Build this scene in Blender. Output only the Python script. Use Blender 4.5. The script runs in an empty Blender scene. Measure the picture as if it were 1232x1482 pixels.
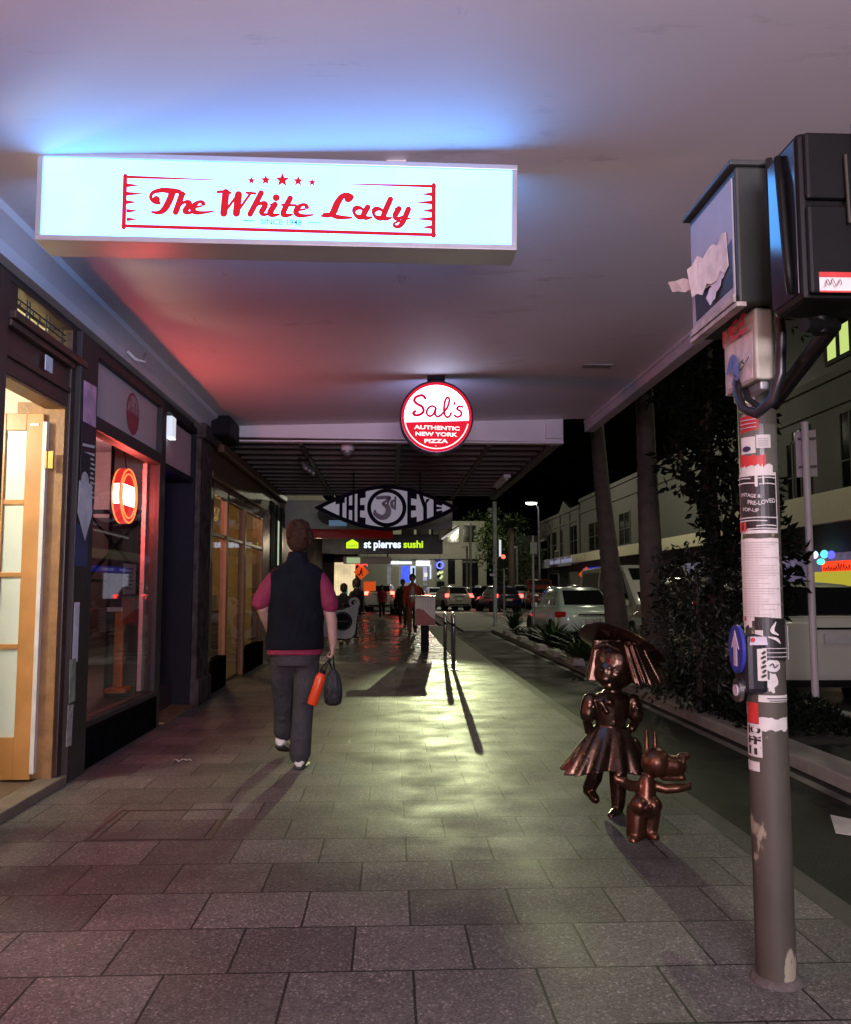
import bpy, bmesh, math, random
from math import sin, cos, pi, radians, asin, atan2, sqrt
from mathutils import Vector, Matrix, Euler, noise
random.seed(7)
SC = bpy.context.scene
COL = SC.collection

# ------------------------------------------------------------------ camera
CAMZ = 1.35; F = 1230.0; YAW = radians(2.33); PITCH = radians(5.07)
cam_d = bpy.data.cameras.new('camera'); cam = bpy.data.objects.new('camera', cam_d); COL.objects.link(cam)
cam.location = (0, 0, CAMZ); cam.rotation_euler = (pi/2 + PITCH, 0, -YAW)
cam_d.sensor_fit = 'HORIZONTAL'; cam_d.sensor_width = 36; cam_d.lens = 36*F/1232
cam_d.clip_start = 0.05; cam_d.clip_end = 2000
SC.camera = cam
RM = Euler((pi/2 + PITCH, 0, -YAW)).to_matrix()
def ray(px, py): return RM @ Vector(((px-616)/F, -(py-741)/F, -1))
def at(px, py, Y):
    d = ray(px, py); t = Y/d.y
    return Vector((d.x*t, Y, CAMZ + d.z*t))
def atx(px, py, X):
    d = ray(px, py); t = X/d.x
    return Vector((X, d.y*t, CAMZ + d.z*t))
def gnd(px, py, z=0.0):
    d = ray(px, py); t = (z-CAMZ)/d.z
    return Vector((d.x*t, d.y*t, z))

# ------------------------------------------------------------------ materials
def M(name, col, rough=.5, metal=0., var=.18, scale=6., bump=0., bscale=60., spec=.5, emit=None, es=0., coat=0., detail=4.):
    m = bpy.data.materials.new(name); m.use_nodes = True
    nt = m.node_tree; N = nt.nodes; L = nt.links
    b = N['Principled BSDF']
    b.inputs['Roughness'].default_value = rough; b.inputs['Metallic'].default_value = metal
    b.inputs['Specular IOR Level'].default_value = spec
    if coat: b.inputs['Coat Weight'].default_value = coat; b.inputs['Coat Roughness'].default_value = .08
    tc = N.new('ShaderNodeTexCoord')
    nz = N.new('ShaderNodeTexNoise'); nz.inputs['Scale'].default_value = scale; nz.inputs['Detail'].default_value = detail
    L.new(tc.outputs['Object'], nz.inputs['Vector'])
    mx = N.new('ShaderNodeMix'); mx.data_type = 'RGBA'
    c = Vector(col[:3])
    mx.inputs[6].default_value = (*[max(0, v*(1-var*1.6)) for v in c], 1)
    mx.inputs[7].default_value = (*[min(1, v*(1+var*1.6)) for v in c], 1)
    L.new(nz.outputs['Fac'], mx.inputs[0]); L.new(mx.outputs[2], b.inputs['Base Color'])
    mr = N.new('ShaderNodeMapRange'); mr.inputs[3].default_value = max(.02, rough*.8); mr.inputs[4].default_value = min(1, rough*1.25)
    L.new(nz.outputs['Fac'], mr.inputs[0]); L.new(mr.outputs[0], b.inputs['Roughness'])
    if bump:
        n2 = N.new('ShaderNodeTexNoise'); n2.inputs['Scale'].default_value = bscale; n2.inputs['Detail'].default_value = 5
        L.new(tc.outputs['Object'], n2.inputs['Vector'])
        bp = N.new('ShaderNodeBump'); bp.inputs['Strength'].default_value = bump; bp.inputs['Distance'].default_value = .02
        L.new(n2.outputs['Fac'], bp.inputs['Height']); L.new(bp.outputs['Normal'], b.inputs['Normal'])
    if emit:
        b.inputs['Emission Color'].default_value = (*emit, 1); b.inputs['Emission Strength'].default_value = es
        m.cycles.emission_sampling = 'NONE'
    return m
def E(name, col, s=1., sample=False, var=0.):
    m = bpy.data.materials.new(name); m.use_nodes = True
    nt = m.node_tree; nt.nodes.clear()
    o = nt.nodes.new('ShaderNodeOutputMaterial'); e = nt.nodes.new('ShaderNodeEmission')
    e.inputs[0].default_value = (*col, 1); e.inputs[1].default_value = s
    nt.links.new(e.outputs[0], o.inputs[0])
    if var:
        tc = nt.nodes.new('ShaderNodeTexCoord'); nz = nt.nodes.new('ShaderNodeTexNoise'); nz.inputs['Scale'].default_value = 2.5
        mr = nt.nodes.new('ShaderNodeMapRange'); mr.inputs[3].default_value = s*(1-var); mr.inputs[4].default_value = s*(1+var)
        nt.links.new(tc.outputs['Object'], nz.inputs[0]); nt.links.new(nz.outputs['Fac'], mr.inputs[0]); nt.links.new(mr.outputs[0], e.inputs[1])
    m.cycles.emission_sampling = 'AUTO' if sample else 'NONE'
    return m
def GLASS(name, tint=(.8, .85, .85), refl=1.0, rough=.02):
    m = bpy.data.materials.new(name); m.use_nodes = True
    nt = m.node_tree; nt.nodes.clear(); N = nt.nodes; L = nt.links
    o = N.new('ShaderNodeOutputMaterial'); t = N.new('ShaderNodeBsdfTransparent'); g = N.new('ShaderNodeBsdfGlossy')
    t.inputs[0].default_value = (*tint, 1); g.inputs['Roughness'].default_value = rough
    fr = N.new('ShaderNodeFresnel')
    ge = N.new('ShaderNodeNewGeometry'); io = N.new('ShaderNodeMapRange'); io.inputs[3].default_value = 1.5; io.inputs[4].default_value = 1/1.5
    L.new(ge.outputs['Backfacing'], io.inputs[0]); L.new(io.outputs[0], fr.inputs[0])
    mu = N.new('ShaderNodeMath'); mu.operation = 'MULTIPLY'; mu.inputs[1].default_value = refl; mu.use_clamp = True
    mx = N.new('ShaderNodeMixShader')
    L.new(fr.outputs[0], mu.inputs[0]); L.new(mu.outputs[0], mx.inputs[0]); L.new(t.outputs[0], mx.inputs[1]); L.new(g.outputs[0], mx.inputs[2]); L.new(mx.outputs[0], o.inputs[0])
    return m

# ------------------------------------------------------------------ objects
def tag(o, label=None, cat=None, group=None, kind=None):
    if label: o['label'] = label
    if cat: o['category'] = cat
    if group: o['group'] = group
    if kind: o['kind'] = kind
    return o
def thing(name, label, cat, loc=(0, 0, 0), group=None, kind=None):
    o = bpy.data.objects.new(name, None); COL.objects.link(o); o.empty_display_size = .1
    o.location = loc
    return tag(o, label, cat, group, kind)
def rootloc(p):
    v = Vector((0, 0, 0))
    while p is not None:
        v = v + p.location; p = p.parent
    return v
def kids(o): return [c for c in bpy.data.objects if c.parent == o]
def copy_tree(o, parent=None):
    c = o.copy(); COL.objects.link(c)
    if parent is not None: c.parent = parent
    for ch in kids(o): copy_tree(ch, c)
    return c

class MB:
    def __init__(s): s.v = []; s.f = []; s.m = []; s.mi = 0
    def add(s, vs, fs):
        n = len(s.v); s.v += [Vector(p) for p in vs]
        for f in fs: s.f.append([i+n for i in f]); s.m.append(s.mi)
        return s
    def box(s, x0, x1, y0, y1, z0, z1):
        vs = [(x, y, z) for z in (z0, z1) for y in (y0, y1) for x in (x0, x1)]
        return s.add(vs, [(0, 2, 3, 1), (4, 5, 7, 6), (0, 1, 5, 4), (2, 6, 7, 3), (0, 4, 6, 2), (1, 3, 7, 5)])
    def obox(s, c, size, rot=(0, 0, 0)):
        R = Euler(rot).to_matrix(); c = Vector(c)
        vs = [c + R @ Vector((x*size[0]/2, y*size[1]/2, z*size[2]/2)) for z in (-1, 1) for y in (-1, 1) for x in (-1, 1)]
        return s.add(vs, [(0, 2, 3, 1), (4, 5, 7, 6), (0, 1, 5, 4), (2, 6, 7, 3), (0, 4, 6, 2), (1, 3, 7, 5)])
    def hexa(s, a, b):   # two quads (4 pts each) joined
        return s.add(list(a)+list(b), [(0, 1, 2, 3), (7, 6, 5, 4), (0, 4, 5, 1), (1, 5, 6, 2), (2, 6, 7, 3), (3, 7, 4, 0)])
    def rings(s, R, caps=True, closed=False):
        n = len(R[0]); vs = [p for r in R for p in r]; fs = []
        k = len(R)
        for i in range(k if closed else k-1):
            j = (i+1) % k
            for a in range(n):
                b = (a+1) % n
                fs.append((i*n+a, i*n+b, j*n+b, j*n+a))
        if caps and not closed: fs.append(list(range(n))[::-1]); fs.append([(k-1)*n+a for a in range(n)])
        return s.add(vs, fs)
    def tube(s, pts, rad, n=10, caps=True):
        pts = [Vector(p) for p in pts]
        if not isinstance(rad, (list, tuple)): rad = [rad]*len(pts)
        R = []; up = None
        for i, p in enumerate(pts):
            d = (pts[min(i+1, len(pts)-1)] - pts[max(i-1, 0)])
            if d.length < 1e-9: d = Vector((0, 0, 1))
            d.normalize()
            if up is None: up = Vector((0, 0, 1)) if abs(d.z) < .9 else Vector((1, 0, 0))
            a = d.cross(up)
            if a.length < 1e-6: a = d.cross(Vector((0, 1, 0)))
            a.normalize(); b = a.cross(d).normalized(); up = b
            R.append([p + (a*cos(2*pi*k/n) + b*sin(2*pi*k/n))*rad[i] for k in range(n)])
        return s.rings(R, caps)
    def limb(s, pts, rad, n=14):   # tube with rounded ends
        pts = [Vector(p) for p in pts]
        if not isinstance(rad, (list, tuple)): rad = [rad]*len(pts)
        d0 = (pts[0]-pts[1]).normalized(); d1 = (pts[-1]-pts[-2]).normalized()
        P = [pts[0]+d0*rad[0]*f for f in (.95, .7)] + pts + [pts[-1]+d1*rad[-1]*f for f in (.7, .95)]
        Rr = [rad[0]*.3, rad[0]*.72] + list(rad) + [rad[-1]*.72, rad[-1]*.3]
        return s.tube(P, Rr, n)
    def loft(s, secs, n=24, power=2.0):  # (z, cx, cy, rx, ry)
        R = []
        for z, cx, cy, rx, ry in secs:
            r = []
            for k in range(n):
                a = 2*pi*k/n; ca, sa = cos(a), sin(a)
                e = 2/power
                r.append((cx + rx*math.copysign(abs(ca)**e, ca), cy + ry*math.copysign(abs(sa)**e, sa), z))
            R.append(r)
        return s.rings(R)
    def ell(s, c, r, rot=(0, 0, 0), n=18, m=12):
        Rm = Euler(rot).to_matrix(); c = Vector(c); vs = []; fs = []
        if not isinstance(r, (list, tuple)): r = (r, r, r)
        for i in range(m+1):
            t = pi*i/m
            if i in (0, m): vs.append(c + Rm @ Vector((0, 0, r[2]*cos(t)))); continue
            for k in range(n):
                a = 2*pi*k/n
                vs.append(c + Rm @ Vector((r[0]*sin(t)*cos(a), r[1]*sin(t)*sin(a), r[2]*cos(t))))
        for k in range(n): fs.append((0, 1+k, 1+(k+1) % n))
        for i in range(m-2):
            for k in range(n):
                a = 1+i*n+k; b = 1+i*n+(k+1) % n
                fs.append((a, a+n, b+n, b))
        last = len(vs)-1; o = 1+(m-2)*n
        for k in range(n): fs.append((o+k, last, o+(k+1) % n))
        return s.add(vs, fs)
    def cyl(s, p, q, r, n=20, r2=None): return s.tube([p, q], [r, r if r2 is None else r2], n)
    def prism(s, poly, mapf, d0, d1):  # 2D polygon, mapf(u,v,d)->3D
        a = [mapf(u, v, d0) for u, v in poly]; b = [mapf(u, v, d1) for u, v in poly]; n = len(poly)
        return s.add(a+b, [list(range(n))[::-1], [n+i for i in range(n)]] + [(i, (i+1) % n, n+(i+1) % n, n+i) for i in range(n)])
    def face(s, pts): return s.add(pts, [list(range(len(pts)))])
    def sheet(s, pts, t=.004):  # planar polygon given thickness downwards in z
        n = len(pts); a = [Vector(p) for p in pts]; b = [Vector(p)-Vector((0, 0, t)) for p in pts]
        return s.add(a+b, [list(range(n)), [n+i for i in range(n)][::-1]] + [(i, n+i, n+(i+1) % n, (i+1) % n) for i in range(n)])
    def build(s, name, mat, parent=None, bevel=0, smooth=None, sub=0, remesh=0, sm=3, label=None, fix=True):
        me = bpy.data.meshes.new(name)
        off = rootloc(parent)
        me.from_pydata([p-off for p in s.v], [], s.f)
        mats = mat if isinstance(mat, (list, tuple)) else [mat]
        for q in mats: me.materials.append(q)
        if len(mats) > 1:
            for p, i in zip(me.polygons, s.m): p.material_index = i
        if fix:
            bm = bmesh.new(); bm.from_mesh(me); bmesh.ops.recalc_face_normals(bm, faces=bm.faces[:]); bm.to_mesh(me); bm.free()
        o = bpy.data.objects.new(name, me); COL.objects.link(o)
        if parent is not None: o.parent = parent
        if remesh:
            r = o.modifiers.new('r', 'REMESH'); r.mode = 'VOXEL'; r.voxel_size = remesh
            if sm:
                q = o.modifiers.new('s', 'SMOOTH'); q.factor = .5; q.iterations = sm
            dg = bpy.context.evaluated_depsgraph_get(); dg.update()
            nm = bpy.data.meshes.new_from_object(o.evaluated_get(dg)); o.modifiers.clear(); o.data = nm; nm.name = name
            if not nm.materials: nm.materials.append(mats[0])
            for p in nm.polygons: p.use_smooth = True
        elif smooth is not None:
            for p in me.polygons: p.use_smooth = True
            if smooth: me.set_sharp_from_angle(angle=radians(smooth))
        if bevel:
            b = o.modifiers.new('b', 'BEVEL'); b.width = bevel; b.segments = 2; b.limit_method = 'ANGLE'; b.angle_limit = radians(40)
        if sub:
            q = o.modifiers.new('u', 'SUBSURF'); q.levels = sub; q.render_levels = sub
        if label: o['label'] = label
        return o

# ------------------------------------------------------------------ lettering
_tc = {}
def text2d(body, offset=0.0):
    k = (body, offset)
    if k in _tc: return _tc[k]
    cu = bpy.data.curves.new('t', 'FONT'); cu.body = body; cu.size = 1; cu.offset = offset; cu.resolution_u = 4
    o = bpy.data.objects.new('t', cu); COL.objects.link(o)
    dg = bpy.context.evaluated_depsgraph_get(); dg.update()
    me = bpy.data.meshes.new_from_object(o.evaluated_get(dg))
    V = [(v.co.x, v.co.y) for v in me.vertices]; Fs = [list(p.vertices) for p in me.polygons]
    bpy.data.objects.remove(o); bpy.data.meshes.remove(me); bpy.data.curves.remove(cu)
    _tc[k] = (V, Fs); return V, Fs
def put_text(mb, body, x0, x1, y0, y1, mapf, d, offset=0.0, shear=0.0, step=0):
    V, Fs = text2d(body, offset)
    if not V: return
    ax = min(p[0] for p in V); bx = max(p[0] for p in V); ay = min(p[1] for p in V); by = max(p[1] for p in V)
    sx = (x1-x0)/max(1e-6, bx-ax); sy = (y1-y0)/max(1e-6, by-ay)
    P = [mapf(x0+(u-ax)*sx + shear*(v-ay)/max(1e-6, by-ay)*abs(y1-y0), y0+(v-ay)*sy, d) for u, v in V]
    mb.add(P, Fs)
def catmull(pts, k=6):
    out = []
    n = len(pts)
    for i in range(n-1):
        p0 = pts[max(0, i-1)]; p1 = pts[i]; p2 = pts[i+1]; p3 = pts[min(n-1, i+2)]
        for j in range(k):
            t = j/k
            out.append(tuple(.5*((2*b) + (-a+c)*t + (2*a-5*b+4*c-dd)*t*t + (-a+3*b-3*c+dd)*t**3) for a, b, c, dd in zip(p0, p1, p2, p3)))
    out.append(tuple(pts[-1])); return out
_dep = [0.0]
def stroke(mb, pts, w, mapf, d, caps=True, k=6):
    if not isinstance(w, (list, tuple)): w = [w]*len(pts)
    P = catmull([(p[0], p[1], ww) for p, ww in zip(pts, w)], k)
    _dep[0] += .00002; d = d + _dep[0]
    L = []; R = []
    for i, p in enumerate(P):
        a = P[max(0, i-1)]; b = P[min(len(P)-1, i+1)]
        dx, dy = b[0]-a[0], b[1]-a[1]; l = sqrt(dx*dx+dy*dy) or 1
        nx, ny = -dy/l*p[2]/2, dx/l*p[2]/2
        L.append(mapf(p[0]+nx, p[1]+ny, d)); R.append(mapf(p[0]-nx, p[1]-ny, d))
    n = len(P)
    mb.add(L+R, [(i, i+1, n+i+1, n+i) for i in range(n-1)])
    if caps:
        for p in (P[0], P[-1]): disc2(mb, p[0], p[1], p[2]/2, mapf, d-_dep[0])
def disc2(mb, cx, cy, r, mapf, d, n=14, ry=None):
    _dep[0] += .00002; d = d+_dep[0]
    ry = r if ry is None else ry
    mb.face([mapf(cx+r*cos(2*pi*i/n), cy+ry*sin(2*pi*i/n), d) for i in range(n)])
def ring2(mb, cx, cy, r0, r1, mapf, d, n=48):
    a = [mapf(cx+r0*cos(2*pi*i/n), cy+r0*sin(2*pi*i/n), d) for i in range(n)]
    b = [mapf(cx+r1*cos(2*pi*i/n), cy+r1*sin(2*pi*i/n), d) for i in range(n)]
    mb.add(a+b, [(i, (i+1) % n, n+(i+1) % n, n+i) for i in range(n)])
def star2(mb, cx, cy, r, mapf, d, rot=0):
    mb.face([mapf(cx+(r if i % 2 == 0 else r*.42)*sin(pi*i/5+rot), cy-(r if i % 2 == 0 else r*.42)*cos(pi*i/5+rot), d) for i in range(10)])

# ------------------------------------------------------------------ common materials
m_white = M('white_paint', (.72, .72, .74), .45, var=.06, scale=3)
m_offw = M('cream_paint', (.6, .57, .48), .55, var=.1)
m_black = M('black_paint', (.01, .01, .011), .6, var=.3, spec=.12)
m_mblack = M('matt_black', (.008, .008, .009), .8, var=.3, spec=0.)
m_dark = M('dark_frame', (.022, .02, .02), .5, var=.3)
m_steel = M('steel', (.45, .46, .47), .28, metal=1, var=.08)
m_galv = M('galvanised_steel', (.33, .34, .35), .5, metal=.7, var=.15)
m_brown = M('brown_painted_timber', (.045, .024, .018), .38, var=.35, scale=5, bump=.15, bscale=30)
m_oak = M('varnished_oak', (.42, .2, .06), .38, var=.25, scale=4, bump=.06, bscale=40)
m_jamb = M('worn_oak_jamb', (.25, .13, .05), .5, var=.45, scale=7, bump=.2, bscale=30)
m_brass = M('brass', (.34, .24, .08), .4, metal=.9, var=.1)
m_paper = M('white_paper', (.62, .61, .58), .7, var=.08, scale=20)
m_glass = GLASS('shop_glass', (.9, .91, .91), .55)
m_frost = M('frosted_glass', (.62, .7, .62), .25, var=.1, scale=3)
m_concrete = M('concrete_kerb', (.24, .24, .21), .7, var=.3, scale=5, bump=.25, bscale=50)
# ================================================================== SETTING
def mat_paving():
    m = bpy.data.materials.new('granite_pavers'); m.use_nodes = True
    nt = m.node_tree; N = nt.nodes; L = nt.links; b = N['Principled BSDF']
    tc = N.new('ShaderNodeTexCoord'); mp = N.new('ShaderNodeMapping'); L.new(tc.outputs['Object'], mp.inputs[0])
    wn = N.new('ShaderNodeTexNoise'); wn.inputs['Scale'].default_value = 14; L.new(tc.outputs['Object'], wn.inputs['Vector']); wm = N.new('ShaderNodeVectorMath'); wm.operation = 'MULTIPLY_ADD'; wm.inputs[1].default_value = (.006, .006, 0); L.new(wn.outputs['Color'], wm.inputs[0]); L.new(tc.outputs['Object'], wm.inputs[2]); L.new(wm.outputs[0], mp.inputs[0])
    mp.inputs['Location'].default_value = (1.003+.218+.436*20, -4.74+.4*40, 0)
    br = N.new('ShaderNodeTexBrick'); br.offset = .5; br.squash = 1
    br.inputs['Scale'].default_value = 1; br.inputs['Brick Width'].default_value = .436; br.inputs['Row Height'].default_value = .4
    br.inputs['Mortar Size'].default_value = .0055; br.inputs['Mortar Smooth'].default_value = .25; br.inputs['Bias'].default_value = 0
    br.inputs['Color1'].default_value = (.078, .076, .07, 1); br.inputs['Color2'].default_value = (.135, .131, .121, 1); br.inputs['Mortar'].default_value = (.012, .012, .011, 1)
    L.new(mp.outputs[0], br.inputs['Vector'])
    # aggregate flecks
    vo = N.new('ShaderNodeTexVoronoi'); vo.inputs['Scale'].default_value = 130; L.new(tc.outputs['Object'], vo.inputs['Vector'])
    sep = N.new('ShaderNodeSeparateColor'); L.new(vo.outputs['Color'], sep.inputs[0])
    mr = N.new('ShaderNodeMapRange'); mr.inputs[1].default_value = .0; mr.inputs[2].default_value = 1.; mr.inputs[3].default_value = .55; mr.inputs[4].default_value = 1.35; L.new(sep.outputs[0], mr.inputs[0])
    gt = N.new('ShaderNodeMath'); gt.operation = 'GREATER_THAN'; gt.inputs[1].default_value = .93; L.new(sep.outputs[1], gt.inputs[0])
    ad = N.new('ShaderNodeMath'); ad.operation = 'MULTIPLY_ADD'; ad.inputs[1].default_value = 1.1; L.new(gt.outputs[0], ad.inputs[0]); L.new(mr.outputs[0], ad.inputs[2])
    # large stains
    nz = N.new('ShaderNodeTexNoise'); nz.inputs['Scale'].default_value = 1.1; nz.inputs['Detail'].default_value = 8; nz.inputs['Roughness'].default_value = .65; L.new(tc.outputs['Object'], nz.inputs['Vector'])
    m2 = N.new('ShaderNodeMapRange'); m2.inputs[1].default_value = .3; m2.inputs[2].default_value = .7; m2.inputs[3].default_value = .62; m2.inputs[4].default_value = 1.15; L.new(nz.outputs['Fac'], m2.inputs[0])
    mu = N.new('ShaderNodeMath'); mu.operation = 'MULTIPLY'; L.new(ad.outputs[0], mu.inputs[0]); L.new(m2.outputs[0], mu.inputs[1])
    vm = N.new('ShaderNodeVectorMath'); vm.operation = 'SCALE'; L.new(br.outputs['Color'], vm.inputs[0]); L.new(mu.outputs[0], vm.inputs['Scale'])
    # trodden chewing gum spots
    gv = N.new('ShaderNodeTexVoronoi'); gv.inputs['Scale'].default_value = 5.5; L.new(wm.outputs[0], gv.inputs['Vector'])
    gs = N.new('ShaderNodeSeparateColor'); L.new(gv.outputs['Color'], gs.inputs[0])
    gr = N.new('ShaderNodeMath'); gr.operation = 'MULTIPLY'; gr.inputs[1].default_value = .14; L.new(gs.outputs[0], gr.inputs[0])
    gl = N.new('ShaderNodeMath'); gl.operation = 'LESS_THAN'; L.new(gv.outputs['Distance'], gl.inputs[0]); L.new(gr.outputs[0], gl.inputs[1])
    gk = N.new('ShaderNodeMath'); gk.operation = 'MULTIPLY'; L.new(gl.outputs[0], gk.inputs[0]); 
    gt2 = N.new('ShaderNodeMath'); gt2.operation = 'GREATER_THAN'; gt2.inputs[1].default_value = .55; L.new(gs.outputs[1], gt2.inputs[0]); L.new(gt2.outputs[0], gk.inputs[1])
    gm = N.new('ShaderNodeMix'); gm.data_type = 'RGBA'; gm.inputs[7].default_value = (.055, .052, .05, 1); gf = N.new('ShaderNodeMath'); gf.operation = 'MULTIPLY'; gf.inputs[1].default_value = .7; L.new(gk.outputs[0], gf.inputs[0]); L.new(gf.outputs[0], gm.inputs[0]); L.new(vm.outputs[0], gm.inputs[6])
    L.new(gm.outputs[2], b.inputs['Base Color'])
    n3 = N.new('ShaderNodeTexNoise'); n3.inputs['Scale'].default_value = 2.3; n3.inputs['Detail'].default_value = 5; L.new(tc.outputs['Object'], n3.inputs['Vector'])
    m3 = N.new('ShaderNodeMapRange'); m3.inputs[1].default_value = .3; m3.inputs[2].default_value = .7; m3.inputs[3].default_value = .5; m3.inputs[4].default_value = .72; L.new(n3.outputs['Fac'], m3.inputs[0])
    L.new(m3.outputs[0], b.inputs['Roughness'])
    bp = N.new('ShaderNodeBump'); bp.inputs['Strength'].default_value = .3; bp.inputs['Distance'].default_value = .004
    n4 = N.new('ShaderNodeMath'); n4.operation = 'MULTIPLY_ADD'; n4.inputs[1].default_value = -.5; L.new(br.outputs['Fac'], n4.inputs[0]); L.new(sep.outputs[0], n4.inputs[2])
    L.new(n4.outputs[0], bp.inputs['Height'])
    b.inputs['Specular IOR Level'].default_value = .3
    L.new(bp.outputs['Normal'], b.inputs['Normal'])
    return m
def mat_asphalt(name, col, rough=.55, wet=.3):
    m = M(name, col, rough, var=.3, scale=1.2, detail=8)
    nt = m.node_tree; N = nt.nodes; L = nt.links; b = N['Principled BSDF']
    tc = N.new('ShaderNodeTexCoord'); vo = N.new('ShaderNodeTexVoronoi'); vo.inputs['Scale'].default_value = 85; L.new(tc.outputs['Object'], vo.inputs['Vector'])
    bp = N.new('ShaderNodeBump'); bp.inputs['Strength'].default_value = .35; bp.inputs['Distance'].default_value = .006
    L.new(vo.outputs['Distance'], bp.inputs['Height']); L.new(bp.outputs['Normal'], b.inputs['Normal'])
    mr = [n for n in N if n.type == 'MAP_RANGE'][0]
    mr.inputs[1].default_value = .35; mr.inputs[2].default_value = .65; mr.inputs[3].default_value = wet; mr.inputs[4].default_value = rough
    return m
m_pave = mat_paving()
m_road = mat_asphalt('road_asphalt', (.05, .05, .048), .6, .32)
m_lane = mat_asphalt('cycle_lane_asphalt', (.017, .018, .015), .85, .6)
m_lane.node_tree.nodes['Principled BSDF'].inputs['Specular IOR Level'].default_value = .15
m_path2 = mat_asphalt('footpath_asphalt', (.05, .052, .046), .34, .16)
m_patch = mat_asphalt('patch_asphalt', (.075, .07, .068), .7, .5)
m_line = M('road_line_paint', (.6, .6, .55), .5, var=.25, scale=9)

RZ = -.12
def struct(name, mb, mat, **k):
    o = mb.build(name, mat, **k); o['kind'] = 'structure'; return o
KERB = 1.83
PEND = 15.3
struct('road', MB().sheet([(-400, -60, RZ), (500, -60, RZ), (500, 700, RZ), (-400, 700, RZ)], .05), m_road)
struct('footpath', MB().box(-5.2, KERB, -6, PEND, -.3, 0), m_pave)
struct('footpath_far', MB().box(-5.2, 1.2, PEND, 36, -.3, -.002), m_path2)
mb = MB().box(1.2, KERB, PEND, 30, -.3, 0.0)
struct('kerb_strip', mb, m_concrete)
struct('footpath_kerb', MB().box(KERB, KERB+.16, -6, 36, -.3, -.012), M('dark_kerb', (.05, .05, .042), .75, var=.35, scale=6, bump=.3, bscale=50), bevel=.015)
struct('cycle_lane', MB().box(KERB+.16, 3.2, -6, 48, -.3, -.075), m_lane)
# planter strip between cycle lane and road
PX0, PX1 = 3.2, 4.75
struct('planter_kerb', MB().box(PX0, PX0+.32, 2.2, 27, -.3, .03), m_concrete, bevel=.02)
struct('planter_kerb', MB().box(PX1, PX1+.15, 7.6, 27, -.3, .03), m_concrete, bevel=.02)
m_soil = M('planter_soil', (.02, .022, .012), .9, var=.5, scale=10, bump=.6, bscale=18)
struct('planter_bed', MB().box(PX0+.32, PX1, 7.6, 27, -.3, .0), m_soil)
struct('traffic_island', MB().box(2.3, 4.6, 27, 46, -.3, -.01), m_concrete, bevel=.02)
struct('side_pavement', MB().box(PX0+.32, 5.0, 2.2, 7.6, -.3, -.05), m_lane)
struct('opposite_footpath', MB().box(13.2, 60, -30, 130, -.3, .0), m_concrete)
struct('corner_footpath', MB().box(-60, 14, 78.5, 110, -.3, .0), m_concrete)
def ln(x0, x1, y0, y1, z=RZ): struct('road_marking', MB().box(x0, x1, y0, y1, z-.01, z+.004), m_line)
for y in range(10, 74, 6): ln(7.55, 7.67, y, y+3)
for k in range(7): ln(-4+1.6*k, -3.1+1.6*k, 48, 51)
p = gnd(675, 875, RZ); ln(2.0, 5.0, 52.2, 52.5)
# white arrow painted on the cycle lane
a = [gnd(x, y, -.075) for x, y in ((1202, 1180), (1260, 1192), (1320, 1222), (1262, 1214), (1210, 1206))]
struct('cycle_lane_marking', MB().sheet([(q.x, q.y, -.071) for q in a][::-1], .004), m_line)
struct('cycle_lane_marking', MB().box(3.02, 3.1, 5, 40, -.08, -.071), M('worn_line', (.12, .12, .1), .6, var=.6, scale=4))

# world: night sky
w = bpy.data.worlds.new('World'); SC.world = w; w.use_nodes = True
nt = w.node_tree; bg = nt.nodes['Background']; sk = nt.nodes.new('ShaderNodeTexSky'); sk.sky_type = 'NISHITA'; sk.sun_disc = False
sk.sun_elevation = radians(-4.5); sk.sun_rotation = radians(140)
nt.links.new(sk.outputs[0], bg.inputs[0]); bg.inputs[1].default_value = .1

# access cover let into the pavers
t = thing('access_cover', 'steel framed access cover filled with pavers in the footpath before the open door', 'access cover', (-1.3, 4.8, 0))
c = [gnd(*p) for p in ((174, 1173), (335, 1175), (312, 1215), (134, 1215))]
x0, x1, y0, y1 = c[0].x, c[1].x, c[2].y, c[0].y
mb = MB()
for a in ((x0, x0+.022, y0, y1), (x1-.022, x1, y0, y1), (x0+.022, x1-.022, y0, y0+.018), (x0+.022, x1-.022, y1-.018, y1), (x0+.05, x0+.062, y0+.018, y1-.018)):
    mb.box(a[0], a[1], a[2], a[3], -.01, .004)
mb.build('frame', M('rusty_frame', (.06, .05, .04), .5, .6, var=.4, scale=14), t)
MB().box(x0+.064, x0+.27, y0+.02, y0+.15, -.01, .003).build('dark_infill_paver', M('dark_paver', (.05, .047, .045), .6, var=.3, scale=60), t)

# scrap of white paper on the ground
p = gnd(263, 1103)
mb = MB(); P = []
for i in range(9):
    u = -.075+.15*i/8
    P.append((u, .02+.018*sin(u*60), .006+.022*abs(sin(i*1.1))))
for i in range(8):
    a, b = P[i], P[i+1]
    mb.hexa([p+Vector((a[0], a[1]-.03, a[2])), p+Vector((b[0], b[1]-.03, b[2])), p+Vector((b[0], b[1]+.015, b[2]*.6)), p+Vector((a[0], a[1]+.015, a[2]*.6))],
            [p+Vector((a[0], a[1]-.03, a[2]-.004)), p+Vector((b[0], b[1]-.03, b[2]-.004)), p+Vector((b[0], b[1]+.015, b[2]*.6-.004)), p+Vector((a[0], a[1]+.015, a[2]*.6-.004))])
o = mb.build('litter', m_paper); tag(o, 'crumpled scrap of white paper lying on the pavers by the shop window', 'litter')

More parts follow.
